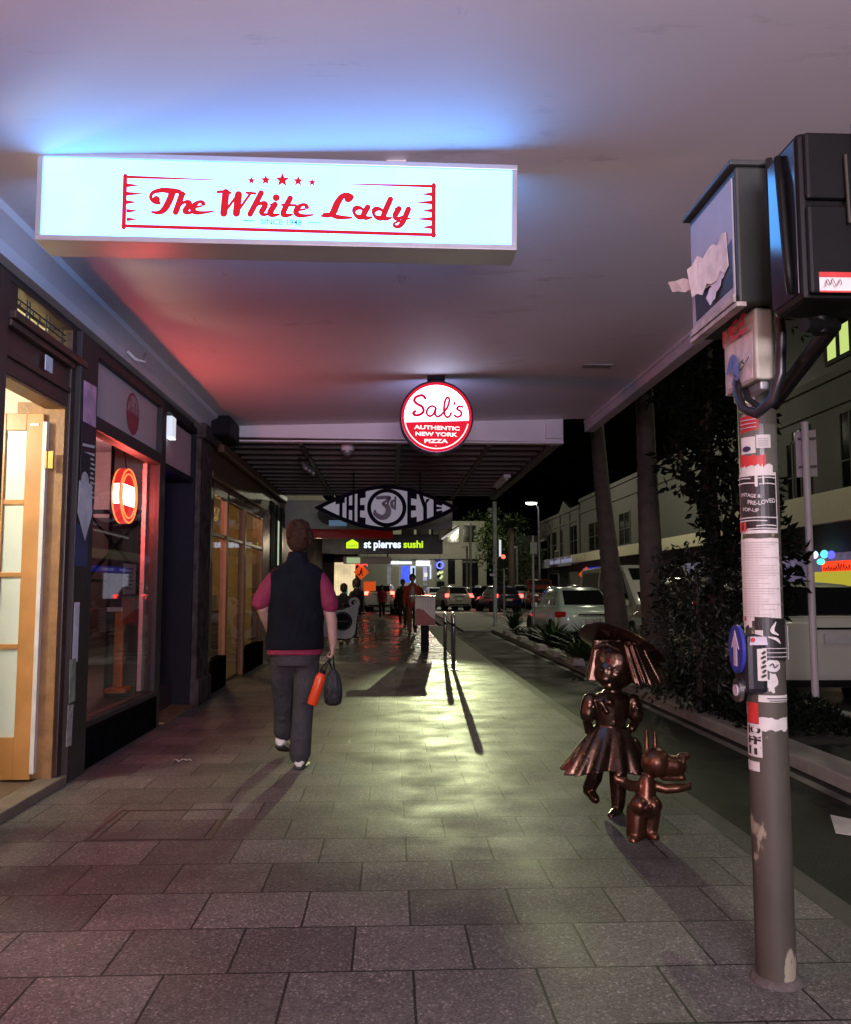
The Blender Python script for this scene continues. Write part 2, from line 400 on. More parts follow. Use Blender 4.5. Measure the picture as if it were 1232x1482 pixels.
# ================================================================== SHOP BUILDING 1 (open door, neon window) with its canopy
XF = -2.29
m_shopwall = M('dark_shop_wall', (.03, .024, .022), .6, var=.4, scale=3, bump=.2, bscale=20)
m_hall = M('cream_hall_wall', (.7, .65, .52), .7, var=.05, scale=2)
m_pink = M('pale_plaster', (.5, .42, .42), .7, var=.08, scale=2)
B1 = thing('shop_building', 'dark timber shopfront with an open oak door and a window lit by red neon', 'building', (XF, 6, 0))
mb = MB()
mb.box(XF-.25, XF, -4, 3.9, 0, 3.3)                       # solid front behind the viewer
mb.box(XF-.25, XF, 3.9, 4.0, 0, 3.3)
mb.box(XF-.06, XF-.02, 4.0, 11, 3.2, 3.44)               # band over the windows
mb.box(XF-.2, XF+.06, 6.1, 6.45, 0, 3.2)                  # pier between door and window
mb.box(XF-.14, XF+.0, 8.46, 8.66, 0, 3.2)                # slim post
mb.box(XF-.2, XF-.004, 4.0, 4.86, 0, .62)
mb.build('wall', m_shopwall, B1, bevel=.008)
# interior: hall
mb = MB()
mb.box(-5.2, -5.1, 3.9, 12.1, 0, 3.3); mb.box(-5.1, XF-.26, 3.8, 3.9, 0, 3.3)
mb.box(-5.1, XF-.21, 6.2, 6.3, 0, 3.3)
mb.box(-5.1, XF-.25, 3.9, 6.2, 3.24, 3.3)
mb.build('hall_wall', m_hall, B1)
MB().box(-5.1, XF-.04, 3.9, 6.2, -.02, .045).build('hall_floor', M('hall_floor', (.12, .09, .07), .4, var=.2), B1)
MB().box(XF-.1, XF+.06, 4.86, 6.1, -.02, .06).build('threshold', M('worn_step', (.16, .13, .1), .6, var=.4, scale=9, bump=.2), B1, bevel=.008)
# left bay: tall transom with leadlight, poster panel
mb = MB(); mb.box(XF-.08, XF+.01, 4.0, 4.86, 2.6, 2.72); mb.box(XF-.08, XF+.01, 4.0, 4.06, 2.72, 3.2); mb.box(XF-.08, XF+.01, 4.82, 4.86, .62, 3.2); mb.box(XF-.08, XF+.01, 4.06, 4.82, 3.14, 3.2)
fr = mb.build('window_frame', m_brown, B1, bevel=.006)
MB().box(XF-.05, XF-.04, 4.06, 4.82, 2.72, 3.14).build('window_pane', GLASS('leadlight_glass', (.95, .93, .8), .3), fr)
def leads(Y0, Y1, z0, z1, name, par):
    mb = MB(); x = XF-.034; r = .0055
    L_ = lambda a, b: mb.cyl((x, a[0], a[1]), (x, b[0], b[1]), r, 6)
    H = z1-z0; W = Y1-Y0
    for f in (.56, .78): L_((Y0, z0+H*f), (Y1, z0+H*f))
    for u in (.05, .27, .32, .62, .68, .92): L_((Y0+W*u, z0), (Y0+W*u, z1))
    for u in (.1, .16, .38, .5, .75, .84): L_((Y0+W*u, z0+H*.56), (Y0+W*u, z0+H*.78))
    yc = Y0+W*.47
    mb.tube([(x, yc-W*.09, z0), (x, yc-W*.05, z0+H*.14), (x, yc, z0+H*.34), (x, yc+W*.05, z0+H*.14), (x, yc+W*.09, z0)], r, 6)
    L_((yc, z0+H*.34), (yc, z0+H*.56))
    return mb.build(name, M('lead', (.02, .02, .02), .5), par)
leads(4.06, 4.82, 2.72, 3.14, 'leading', fr)
for u in (4.3, 4.55, 4.76): MB().cyl((XF-.034, u, 2.72), (XF-.034, u, 3.14), .006, 6).build('lead_bar', M('lead', (.02, .02, .02), .5), fr)
o = MB().box(XF-.03, XF-.02, 4.3, 4.8, .9, 2.56).build('poster_board', M('purple_print', (.09, .03, .2), .4, var=.4, scale=3), B1)
mb = MB(); mb.box(XF-.018, XF-.008, 4.74, 4.79, 1.6, 2.5); mb.build('poster_edge', m_paper, o)
# door frame, moulded lintel
mb = MB()
mb.box(XF-.16, XF+.03, 4.86, 5.0, 0, 3.2); mb.box(XF-.16, XF+.02, 6.02, 6.1, 0, 3.2)
mb.box(XF-.14, XF+.0, 5.0, 6.02, 2.62, 3.0)
mb.box(XF-.14, XF+.02, 5.0, 6.02, 3.175, 3.2); mb.box(XF-.14, XF+.015, 5.0, 5.14, 3.0, 3.175)
mb.box(XF, XF+.07, 5.0, 6.2, 2.94, 2.99); mb.box(XF, XF+.045, 5.0, 6.02, 2.895, 2.937); mb.box(XF, XF+.02, 5.0, 6.02, 2.72, 2.76)
fr = mb.build('door_frame', m_brown, B1, bevel=.006)
mb = MB(); mb.box(XF-.2, XF-.005, 5.99, 6.018, .06, 2.62); mb.box(XF-.36, XF-.2, 6.05, 6.14, .06, 2.66); mb.box(XF-.14, XF-.004, 5.0, 5.99, 2.6, 2.618)
mb.build('jamb_lining', m_jamb, fr)
MB().box(XF+.022, XF+.03, 5.55, 5.66, 2.77, 2.87).build('number_plate', M('white_plate', (.65, .68, .75), .4, var=.05), fr)
tr = MB().box(XF-.055, XF-.045, 5.14, 6.02, 3.0, 3.175).build('transom_pane', GLASS('leadlight_glass', (.96, .95, .86), .3), fr)
leads(5.14, 6.02, 3.0, 3.175, 'leading', fr)
# open door leaf, swung inwards from the far jamb
D = 6.0; dx0, dx1 = XF-.135-.37, XF-.135
mb = MB(); z0, z1 = .06, 2.56
mb.box(dx1-.115, dx1, D-.045, D, z0, z1); mb.box(dx0, dx0+.115, D-.045, D, z0, z1)
zs = [.06, .34, .93, .965, 1.52, 1.555, 2.03, 2.065, 2.44, 2.56]
for a, b in ((.06, .34), (.93, .965), (1.42, 1.455), (1.92, 1.955), (2.44, 2.56)): mb.box(dx0+.115, dx1-.115, D-.043, D-.002, a, b)
dr = mb.build('door', m_oak, B1, bevel=.004)
MB().box(dx0+.11, dx1-.11, D-.028, D-.02, .33, 2.45).build('door_glass', m_frost, dr)
MB().box(dx1-.09, dx1-.03, D-.05, D-.045, 2.47, 2.49).build('door_label', m_paper, dr)
MB().box(dx1+.002, dx1+.03, D-.06, D-.015, .1, 2.5).build('draught_strip', M('white_strip', (.6, .58, .52), .5), dr)
mb = MB(); mb.box(dx1+.035, dx1+.085, D-.075, D-.068, 2.17, 2.29); mb.cyl((dx1+.04, D-.072, 2.17), (dx1+.04, D-.072, 2.29), .011, 10)
mb.build('hinge', m_brass, dr)
# shop window
mb = MB(); mb.box(XF-.15, XF+.03, 6.45, 8.46, 0, .3); rs = mb.build('stall_riser', M('black_riser', (.008, .008, .009), .8, var=.4, scale=6, spec=0.), B1, bevel=.01)
mb = MB(); mb.box(XF-.1, XF+.02, 6.45, 8.46, .3, .35); mb.box(XF-.1, XF+.02, 6.45, 8.46, 2.56, 2.67); mb.box(XF-.1, XF+.02, 6.45, 6.5, .35, 3.2); mb.box(XF-.1, XF+.02, 6.43, 8.46, 3.13, 3.2); mb.box(XF-.09, XF+.025, 8.4, 8.46, 2.67, 3.13)
fr = mb.build('shop_window', m_dark, B1, bevel=.005)
MB().box(XF-.045, XF-.037, 6.5, 8.46, .35, 2.56).build('pane', m_glass, fr)
MB().box(XF-.14, XF-.1, 8.36, 8.46, .36, 2.56).build('inner_jamb', m_pink, fr)
hp = MB().box(XF-.04, XF-.03, 6.5, 8.4, 2.67, 3.13).build('header_panel', M('white_panel', (.5, .5, .52), .4, var=.04), B1)
mp = lambda u, v, d: Vector((XF-.03+.002+d, 7.62+u, 2.9-v))
mb = MB(); disc2(mb, 0, 0, .19, mp, 0, 40); mb.build('badge_ring', M('faded_red', (.32, .05, .08), .5), hp, fix=False)
mb = MB(); mb.face([mp(.165*cos(a), .165*sin(a), .002) for a in [pi+pi*i/24 for i in range(25)]]); mb.build('badge_white', M('faded_pink', (.45, .33, .36), .5), hp, fix=False)
mS = lambda u, v, d: mp((u-555)/420*.19, (v-495)/420*.19, .003+d)
SALS = [([(425, 280), (400, 250), (365, 248), (318, 268), (298, 308), (330, 345), (388, 378), (405, 428), (372, 466), (312, 480), (287, 455), (308, 432)], 34),
        ([(538, 385), (500, 370), (456, 400), (440, 452), (474, 488), (520, 462), (548, 390), (538, 458), (565, 494), (604, 476)], 28),
        ([(600, 480), (676, 390), (702, 298), (682, 268), (652, 312), (640, 420), (660, 490), (698, 492), (722, 450)], 28),
        ([(764, 322), (756, 352)], 24),
        ([(852, 378), (815, 370), (790, 402), (832, 430), (838, 470), (800, 496), (760, 478)], 28)]
mb = MB()
for p_, w_ in SALS: stroke(mb, p_, w_, mS, 0)
mb.build('badge_lettering', M('faded_red', (.32, .05, .08), .5), hp, fix=False)
# interior of the window room
mb = MB()
mb.box(-5.1, XF-.6, 12.0, 12.1, 2.32, 3.3); mb.box(-5.1, XF-.3, 6.3, 12.0, 3.24, 3.3)
mb.box(XF-.5, XF-.16, 8.62, 8.66, 2.02, 3.2)
mb.build('room_wall', m_pink, B1)
mb = MB(); mb.box(XF-.5, XF-.16, 8.62, 8.66, .28, 2.02); mb.box(-5.1, XF-.55, 12.02, 12.1, 0, 2.32); mb.box(-5.1, XF-.2, 6.3, 12.0, .0, .28)
mb.build('room_dado', M('dark_dado', (.05, .035, .04), .6, var=.3), B1)
# second doorway: dark recess
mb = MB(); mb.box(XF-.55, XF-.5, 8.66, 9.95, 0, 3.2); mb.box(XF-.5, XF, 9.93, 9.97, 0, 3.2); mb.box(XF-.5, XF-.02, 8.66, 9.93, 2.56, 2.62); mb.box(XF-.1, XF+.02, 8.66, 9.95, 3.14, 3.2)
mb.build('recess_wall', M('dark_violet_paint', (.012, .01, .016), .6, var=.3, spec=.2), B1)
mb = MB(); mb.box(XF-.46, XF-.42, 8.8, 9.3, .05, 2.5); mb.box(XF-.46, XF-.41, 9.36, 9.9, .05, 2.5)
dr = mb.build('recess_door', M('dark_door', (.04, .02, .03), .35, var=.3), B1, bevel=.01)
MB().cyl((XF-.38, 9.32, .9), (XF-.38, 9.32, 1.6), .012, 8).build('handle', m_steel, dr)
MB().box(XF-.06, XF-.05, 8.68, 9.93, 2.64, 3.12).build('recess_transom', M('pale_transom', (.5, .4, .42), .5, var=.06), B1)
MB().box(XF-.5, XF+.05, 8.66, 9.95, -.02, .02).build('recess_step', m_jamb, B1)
# pilaster of rough stone
mb = MB(); mb.box(XF-.1, XF+.06, 9.97, 10.62, 0, 3.28); mb.box(XF-.1, XF+.1, 9.95, 10.64, 0, .3); mb.box(XF-.1, XF+.12, 9.94, 10.65, 3.1, 3.28)
mb.build('pilaster', M('peeling_stone', (.08, .068, .06), .9, var=.7, scale=9, spec=0., bump=.7, bscale=14), B1, bevel=.02)
MB().box(XF+.1, XF+.32, 10.3, 11.0, 3.2, 3.44).build('bracket', m_black, B1, bevel=.02)
# canopy: soffit, cornice, fascia, end beam
CY1 = 11.0
zc = lambda x: 3.435 + (x+2.2)*(.14/4.8)
can = MB().hexa([(-2.5, -4, zc(-2.5)), (2.6, -4, zc(2.6)), (2.6, CY1, zc(2.6)), (-2.5, CY1, zc(-2.5))], [(-2.5, -4, 4.0), (2.6, -4, 4.0), (2.6, CY1, 4.0), (-2.5, CY1, 4.0)])
m_soff = M('soffit_paint', (.7, .7, .72), .6, var=.09, scale=.9, bump=.1, bscale=2.2, detail=9)
nt_ = m_soff.node_tree; b_ = nt_.nodes['Principled BSDF']; src_ = b_.inputs['Base Color'].links[0].from_socket
for sc_, lo, hi, dk in (((1.1, 3.4, 1), .6, .68, .8), ((5, 1.2, 1), .66, .7, .72)):
    tc_ = nt_.nodes.new('ShaderNodeTexCoord'); mp_0 = nt_.nodes.new('ShaderNodeMapping'); mp_0.inputs['Scale'].default_value = sc_
    nz_ = nt_.nodes.new('ShaderNodeTexNoise'); nz_.inputs['Scale'].default_value = 1.; nz_.inputs['Detail'].default_value = 10; nz_.inputs['Roughness'].default_value = .7
    mr_0 = nt_.nodes.new('ShaderNodeMapRange'); mr_0.inputs[1].default_value = lo; mr_0.inputs[2].default_value = hi; mr_0.inputs[3].default_value = 1.; mr_0.inputs[4].default_value = dk
    vm_ = nt_.nodes.new('ShaderNodeVectorMath'); vm_.operation = 'SCALE'
    nt_.links.new(tc_.outputs['Object'], mp_0.inputs[0]); nt_.links.new(mp_0.outputs[0], nz_.inputs[0]); nt_.links.new(nz_.outputs['Fac'], mr_0.inputs[0]); nt_.links.new(src_, vm_.inputs[0]); nt_.links.new(mr_0.outputs[0], vm_.inputs['Scale']); src_ = vm_.outputs[0]
nt_.links.new(src_, b_.inputs['Base Color'])
can = can.build('canopy', m_soff, B1)
prof = [(XF-.02, 3.26), (XF+.05, 3.26), (XF+.06, 3.33), (XF+.1, 3.37), (XF+.17, 3.40), (XF+.19, 3.45), (XF-.02, 3.45)]
MB().rings([[(x, y, z) for x, z in prof] for y in (-4, CY1-.02)]).build('cornice', M('cornice_paint', (.62, .63, .66), .5, var=.05), can, smooth=35)
mb = MB(); mb.box(2.6, 2.66, -4, CY1+.25, 3.545, 3.61); mb.box(2.62, 2.75, -4, CY1+.3, 3.45, 3.9)
mb.build('fascia', M('fascia_paint', (.5, .47, .5), .5, var=.1), can, bevel=.008)
mb = MB(); mb.hexa([(XF, CY1, 3.3), (2.27, CY1, 3.26), (2.27, CY1, zc(2.27)+.04), (XF, CY1, zc(XF)+.03)], [(XF, CY1+.1, 3.3), (2.27, CY1+.1, 3.26), (2.27, CY1+.1, 3.6), (XF, CY1+.1, 3.6)])
mb.box(XF, 2.27, CY1-.02, CY1+.11, 3.235, 3.258); mb.box(2.03, 2.25, CY1-.05, CY1, 3.3, 3.5)
mb.build('end_beam', m_white, can, bevel=.005)
mb = MB()
for x, y in ((1.9, 8.2),): mb.box(x, x+.3, y, y+.1, zc(x)-.006, zc(x)+.02)
mb.build('vent', M('grey_vent', (.25, .25, .25), .5), can)
# conduit clipped to the cornice
MB().tube([(XF+.1, 7.0, 3.3), (XF+.16, 7.02, 3.24), (XF+.2, 7.15, 3.25), (XF+.16, 7.3, 3.36)], .012, 8).build('cable_loop', m_white, can, smooth=0)

# ------------------------------------------------------------------ posters on the pier
def pposter(px, py, w, h, mat, lab, tilt=0, d=0, name='poster', shape=None):
    p = atx(px, py, XF+.064+d)
    pts = shape or [(-w/2, -h/2), (w/2, -h/2), (w/2, h/2), (-w/2, h/2)]
    mf = lambda u, v, dd: Vector((XF+.063+d+dd, p.y+u*cos(tilt)-v*sin(tilt), p.z+u*sin(tilt)+v*cos(tilt)))
    o = MB().prism(pts, mf, 0, .002).build(name, mat); tag(o, lab, 'poster', 'posters stuck on the shop pier')
    return o, mf
pposter(130, 600, .26, .46, M('pink_print', (.62, .36, .52), .6, var=.4, scale=9), 'torn pink poster at the top of the pier beside the shop window', .04)
o, mf = pposter(128, 655, .3, .42, M('dark_print', (.03, .012, .03), .5, var=.5, scale=9), 'dark maroon poster with white stripes below the pink poster', 0, .003)
mb = MB()
for k in range(4): mb.prism([(-.12, .03-.06*k), (.12, .05-.06*k), (.12, .07-.06*k), (-.12, .05-.06*k)], mf, .002, .004)
mb.build('print', m_paper, o)
o, mf = pposter(127, 692, .3, .36, M('navy_print', (.012, .013, .03), .5, var=.5, scale=9), 'black poster bearing a white round badge on the pier', 0, .006)
mb = MB(); disc2(mb, -.06, -.04, .08, mf, .003, 24); mb.build('badge', M('white_badge', (.55, .55, .55), .6, var=.4, scale=20), o, fix=False)
mb = MB()
for k in range(9): stroke(mb, [(.04+.012*(k % 2), .15-.035*k), (.1+.02*(k % 3), .15-.035*k)], .014, mf, .003)
mb.build('print', m_paper, o, fix=False)
pposter(123, 738, .3, .42, M('white_blue_print', (.62, .66, .8), .6, var=.4, scale=7), 'white and blue paper hanging to a point on the pier', 0, .009, shape=[(-.13, .2), (.12, .2), (.15, -.02), (.02, -.22), (-.14, -.03)])
pposter(118, 790, .26, .3, M('deep_blue_print', (.03, .045, .13), .5, var=.5, scale=7), 'dark blue poster below the pointed white paper on the pier', 0, 0)
pposter(110, 915, .1, .42, M('white_strip_print', (.66, .66, .72), .6, var=.25, scale=20), 'long narrow white notice low down on the pier', 0, .003)
pposter(105, 985, .11, .3, M('green_scraps', (.2, .24, .19), .7, var=.9, scale=18), 'tattered green and white paper scraps near the foot of the pier', .05, .006)
pposter(101, 1050, .1, .28, M('peeled_paper', (.3, .3, .27), .7, var=.9, scale=22), 'peeling pale paper remnants at the foot of the pier', -.05, .003)
# notices on the glass
def glassnote(px, py, w, h, mat, lab, d=0):
    p = atx(px, py, XF-.05)
    o = MB().box(XF-.05-.003, XF-.05, p.y-w/2, p.y+w/2, p.z-h/2, p.z+h/2).build('notice', mat); tag(o, lab, 'notice', 'notices inside the shop window'); return o, p
m_note = M('window_notice', (.5, .42, .4), .7, var=.06)
o, p = glassnote(188, 838, .36, .27, m_note, 'white printed notice inside the shop window above the red one')
mb = MB(); mg = lambda u, v, d: Vector((XF-.049+d, p.y+u, p.z+v))
for k in range(6): stroke(mb, [(-.12, .09-.035*k), (.1-.03*(k % 3), .09-.035*k)], .012, mg, 0)
mb.build('print', M('ink', (.1, .08, .08), .7), o, fix=False)
glassnote(187, 884, .36, .22, M('red_notice', (.4, .03, .02), .6, var=.5, scale=12), 'red notice inside the shop window below the white one')
# things inside the window room
t = thing('shelf_rack', 'dark cross braced rack standing inside the pizza shop window', 'rack', (-2.75, 8.45, .28))
mb = MB(); mb.tube([(-2.98, 8.5, 1.44), (-2.46, 8.5, 2.06)], .016, 6); mb.tube([(-2.46, 8.53, 1.44), (-2.98, 8.53, 2.06)], .016, 6)
mb.build('brace', m_black, t)
MB().box(-3.0, -2.44, 8.42, 8.58, 2.08, 2.11).build('top', m_black, t); MB().box(-3.0, -2.44, 8.44, 8.58, 1.4, 1.43).build('shelf', m_black, t)
for x_ in (-3.0, -2.48): MB().box(x_, x_+.035, 8.5, 8.56, .28, 2.08).build('leg', m_black, t)
t = thing('display_stand', 'orange timber stand behind the glass below the red notice', 'stand', (-2.6, 8.35, .28))
MB().box(-2.7, -2.5, 8.25, 8.45, .351, .4).build('base', M('orange_timber', (.42, .12, .03), .5, var=.3), t, bevel=.01)
MB().box(-2.64, -2.555, 8.3, 8.38, .4, 1.12).build('post', M('orange_timber', (.42, .12, .03), .5, var=.3), t, bevel=.01)
MB().box(-2.7, -2.5, 8.26, 8.42, 1.12, 1.16).build('top', m_pink, t)
# neon drum sign
NC = atx(182, 718, XF-.17)
t = thing('neon_sign', 'round red neon drum sign hanging inside the shop window', 'neon sign', (NC.x, NC.y, NC.z))
xm = lambda u, v, d: Vector((NC.x+d, NC.y+u, NC.z+v))
R_ = .255
mb = MB(); mb.cyl((NC.x-.035, NC.y, NC.z), (NC.x+.02, NC.y, NC.z), R_, 40); mb.build('drum', E('neon_drum_red', (1., .035, .03), .95, True), t, smooth=40)
ri = lambda x, r: [Vector((x, NC.y+r*cos(2*pi*i/40), NC.z+r*sin(2*pi*i/40))) for i in range(41)]
m_tube = E('neon_tube', (1., .17, .05), 2.6, True)
MB().tube(ri(NC.x+.03, R_*.97), .008, 8).build('tube', m_tube, t, smooth=0)
MB().tube(ri(NC.x+.03, R_*.8), .007, 8).build('tube', m_tube, t, smooth=0)
MB().tube(ri(NC.x-.045, R_*.97), .008, 8).build('tube', m_tube, t, smooth=0)
mb = MB(); mb.prism([(-R_*.8, -.09), (R_*.8, -.09), (R_*.8, .1), (-R_*.8, .1)], xm, .021, .026)
mb.rings([[Vector((x, NC.y-rr*cos(q), NC.z+rr*sin(q))) for x, rr in ((NC.x-.034, R_+.001), (NC.x-.034, R_+.004), (NC.x+.019, R_+.004), (NC.x+.019, R_+.001))] for q in [-.36+.09*i for i in range(9)]])
mb.build('lit_band', E('neon_white', (1., .72, .68), 5., True), t)
MB().tube([(NC.x, NC.y, NC.z+R_), (NC.x-.02, NC.y-.01, NC.z+.4), (NC.x+.03, NC.y+.01, 3.1)], .006, 6).build('cord', m_dark, t)
# small white lamp over the second doorway
t = thing('bulkhead_lamp', 'small white box lamp on the panel over the dark doorway', 'lamp', (XF+.02, 8.85, 2.95))
MB().box(XF-.04, XF+.03, 8.76, 8.92, 2.9, 3.12).build('housing', M('lamp_white', (.7, .72, .75), .4, emit=(.8, .9, 1.), es=.55), t, bevel=.01)
MB().box(XF-.03, XF+.034, 8.78, 8.9, 2.885, 2.9).build('lens', E('lamp_lens', (.8, .9, 1.), 1.2), t)

# ================================================================== WHITE LADY LIGHTBOX
SY = 4.05
c = [at(56, 219, SY), at(749, 240, SY), at(748, 363, SY), at(51, 348, SY)]
t = thing('lightbox_sign', 'long white lightbox sign in red retro script hanging from the canopy', 'sign', ((c[0].x+c[1].x)/2, SY, 3.2))
def quadlerp(q, u, v): return (q[0]*(1-u)+q[1]*u)*(1-v)+(q[3]*(1-u)+q[2]*u)*v
TH = .2
bk = [p+Vector((0, TH, 0)) for p in c]
mb = MB(); e = .016
for (u0, u1, v0, v1) in ((0, 1, 0, .06), (0, 1, .94, 1), (0, .0115, .06, .94), (.9885, 1, .06, .94)):
    a = [quadlerp(c, u, v) for u, v in ((u0, v0), (u1, v0), (u1, v1), (u0, v1))]
    mb.hexa([p-Vector((0, .012, 0)) for p in a], [p+Vector((0, TH, 0)) for p in a])
mb.build('casing', M('sign_casing', (.5, .52, .56), .35, metal=.4, var=.06), t, bevel=.003)
m_sface = E('sign_face', (.6, 2.3, 5.9), 1., True, .14)
fq = [quadlerp(c, u, v) for u, v in ((.0115, .06), (.9885, .06), (.9885, .94), (.0115, .94))]
MB().hexa(fq, [p+Vector((0, .006, 0)) for p in fq]).build('face', m_sface, t)
MB().hexa([p+Vector((0, TH-.006, 0)) for p in fq], [p+Vector((0, TH-.0, 0)) for p in fq]).build('rear_face', m_sface, t)
ms = lambda zx, zy, d: at(170+zx*.3815, 250+zy*.3815, SY)-Vector((0, .0025+d, 0))
m_sred = E('sign_red', (.6, .016, .03), 1.)
WF = 1.5
mb = MB(); st = lambda p_, w_: stroke(mb, p_, [q*WF for q in w_] if isinstance(w_, (list, tuple)) else w_*WF, ms, 0)
st([(160, 116), (140, 112), (127, 95), (136, 76), (170, 67), (205, 70), (236, 71)], [8, 9, 9, 10, 13, 15, 10]); disc2(mb, 148, 103, 15, ms, 0)
st([(210, 72), (200, 102), (180, 138), (158, 152), (132, 150)], [18, 18, 17, 11, 6])
st([(236, 80), (256, 82)], 7); st([(246, 82), (222, 150)], 16); st([(230, 134), (252, 114), (272, 114), (270, 126), (258, 146), (270, 153), (290, 150)], [5, 8, 14, 15, 15, 10, 5])
st([(329, 121), (324, 112), (308, 112), (293, 125), (287, 142), (300, 152), (328, 152), (362, 148)], [8, 9, 9, 15, 15, 12, 8, 5]); disc2(mb, 327, 119, 9, ms, 0); st([(288, 134), (318, 128)], 6)
st([(382, 74), (400, 73), (428, 77)], 8); st([(412, 76), (404, 155)], 19); st([(404, 155), (454, 88)], 7); st([(460, 84), (452, 155)], 19); st([(452, 155), (508, 76)], 7); st([(492, 77), (524, 80)], 7)
st([(546, 78), (504, 158)], 15); st([(514, 140), (536, 120), (560, 118), (558, 132), (548, 150), (556, 160), (576, 157)], [5, 8, 14, 15, 15, 10, 5])
st([(583, 122), (604, 122)], 6); st([(598, 122), (580, 152), (590, 162), (614, 160)], [16, 16, 12, 5]); disc2(mb, 603, 96, 14, ms, 0)
st([(656, 98), (630, 152), (640, 163), (664, 160)], [15, 15, 12, 5]); st([(626, 123), (676, 125)], 7)
st([(722, 134), (716, 124), (700, 123), (684, 136), (678, 152), (690, 163), (716, 164), (742, 161)], [8, 9, 9, 15, 15, 12, 8, 5]); disc2(mb, 719, 131, 9, ms, 0); st([(680, 145), (710, 140)], 6)
st([(886, 104), (892, 92), (874, 84), (852, 92), (834, 118), (820, 150), (800, 165), (776, 165)], [8, 8, 10, 15, 18, 18, 10, 6]); disc2(mb, 876, 100, 15, ms, 0)
st([(782, 158), (806, 160), (840, 170), (888, 172)], [6, 10, 12, 6])
def bowl(cx, cy, rx, ry): st([(cx+rx*cos(a)-.35*ry*sin(a)*-.6, cy+ry*sin(a)) for a in [2*pi*i/12-.6 for i in range(13)]], [7, 9, 12, 14, 14, 12, 9, 8, 12, 14, 12, 9, 7])
bowl(918, 152, 20, 18); st([(950, 132), (934, 162), (944, 173), (966, 170)], [15, 15, 12, 5])
bowl(992, 156, 20, 18); st([(1036, 102), (1010, 164), (1020, 175), (1040, 172)], [15, 15, 12, 5])
st([(1056, 138), (1074, 138)], 6); st([(1068, 138), (1054, 164), (1062, 176), (1082, 168)], [15, 15, 11, 6]); st([(1104, 140), (1082, 190), (1066, 206), (1050, 202), (1056, 190), (1110, 174)], [15, 14, 10, 8, 6, 5])
WF = 1.5; st([(31, 13), (25, 209)], 11); st([(22, 203), (1203, 237)], 9); st([(1200, 48), (1199, 241)], 11); st([(28, 17), (406, 30)], [8, 2]); st([(824, 43), (1204, 53)], [2, 8])
for y, l in ((48, 92), (80, 112), (112, 82), (145, 88), (177, 84)): mb.face([ms(35, y-8, .0001), ms(l, y, .0001), ms(35, y+8, .0001)])
for y, l in ((82, 1148), (113, 1124), (144, 1152), (176, 1118), (207, 1148)): mb.face([ms(1194, y-8, .0001), ms(l, y, .0001), ms(1194, y+8, .0001)])
for x, y, r in ((509, 30, 14), (563, 28, 18), (626, 28, 24), (686, 32, 18), (739, 37, 14)): star2(mb, x, y, r*1.25, ms, 0, .03)
mb.build('lettering', m_sred, t, fix=False)
mb = MB(); m2 = lambda u, v, d: ms(u, v+.029*(u-620), d)
put_text(mb, 'SINCE 1948', 543, 700, 198, 177, m2, .0003, .008); stroke(mb, [(480, 187), (519, 187)], 4, m2, 0); stroke(mb, [(724, 187), (770, 187)], 3, m2, 0)
mb.build('small_lettering', E('sign_grey', (.06, .1, .17), 1.), t, fix=False)
mb = MB(); 
for x in (-1.2, .02): mb.box(x-.05, x+.05, SY+.07, SY+.13, 3.38, zc(x)+.01)
mb.build('hanger', m_white, t)

# ================================================================== ROUND PIZZA SIGN
PC = at(632, 603.5, 8.5); PR = .375
t = thing('round_sign', 'round red and white lightbox sign for a pizza shop hanging from the canopy', 'sign', (PC.x, 8.5, PC.z))
mb = MB(); mb.rings([[(PC.x+r*cos(2*pi*i/56), y, PC.z+r*sin(2*pi*i/56)) for i in range(56)] for y, r in ((8.5, PR*.955), (8.49, PR), (8.66, PR), (8.65, PR*.955))], caps=False, closed=True)
mb.build('rim', M('sign_rim', (.02, .022, .05), .35), t, smooth=40)
k = PR/420*.99
mS = lambda u, v, d: Vector((PC.x+(u-555)*k, 8.494-d, PC.z-(v-495)*k))
def dface(y, nm, mt):
    mb = MB(); mb.face([(PC.x+PR*.955*cos(2*pi*i/56), y, PC.z+PR*.955*sin(2*pi*i/56)) for i in range(56)]); return mb.build(nm, mt, t)
dface(8.65, 'rear_face', E('round_rear', (1., 1.1, 2.2), 1.3, True))
m_pr = E('pizza_red', (.66, .012, .03), 1.); m_pw = E('pizza_white', (2.2, 2.7, 3.8), 1., True)
dface(8.4955, 'face', m_pr)
mb = MB(); mb.face([mS(555+372*cos(a), 495+372*sin(a), .001) for a in [pi-asin(64/372) + (pi+2*asin(64/372)-.065)*i/44 for i in range(45)]]); mb.build('upper_field', m_pw, t)
mb = MB()
for r in (368,):
    P = [(555+r*cos(a), 495+r*sin(a)) for a in [.23+(pi-.40)*i/40 for i in range(41)]]
    stroke(mb, P, 13, mS, .0012, k=1)
put_text(mb, 'AUTHENTIC', 296, 820, 645, 598, lambda u, v, d: mS(u, v+.03*(u-555), d), .0014, .035)
put_text(mb, 'NEW YORK', 312, 795, 720, 672, lambda u, v, d: mS(u, v+.02*(u-555), d), .0014, .035)
put_text(mb, 'PIZZA', 415, 685, 798, 752, mS, .0014, .035)
star2(mb, 545, 832, 9, mS, .0014)
mb.build('lettering', E('pizza_text', (1., .9, .9), 1.2), t, fix=False)
mb = MB()
for p_, w_ in SALS: stroke(mb, p_, w_, mS, .0016)
mb.build('script', E('pizza_script', (.56, .006, .035), 1.), t, fix=False)
mb = MB(); mb.box(PC.x-.06, PC.x+.06, 8.54, 8.62, PC.z+PR-.01, zc(PC.x)+.01); mb.box(PC.x-.09, PC.x+.09, 8.52, 8.64, zc(PC.x)-.04, zc(PC.x)+.005)
mb.build('hanger', m_black, t)
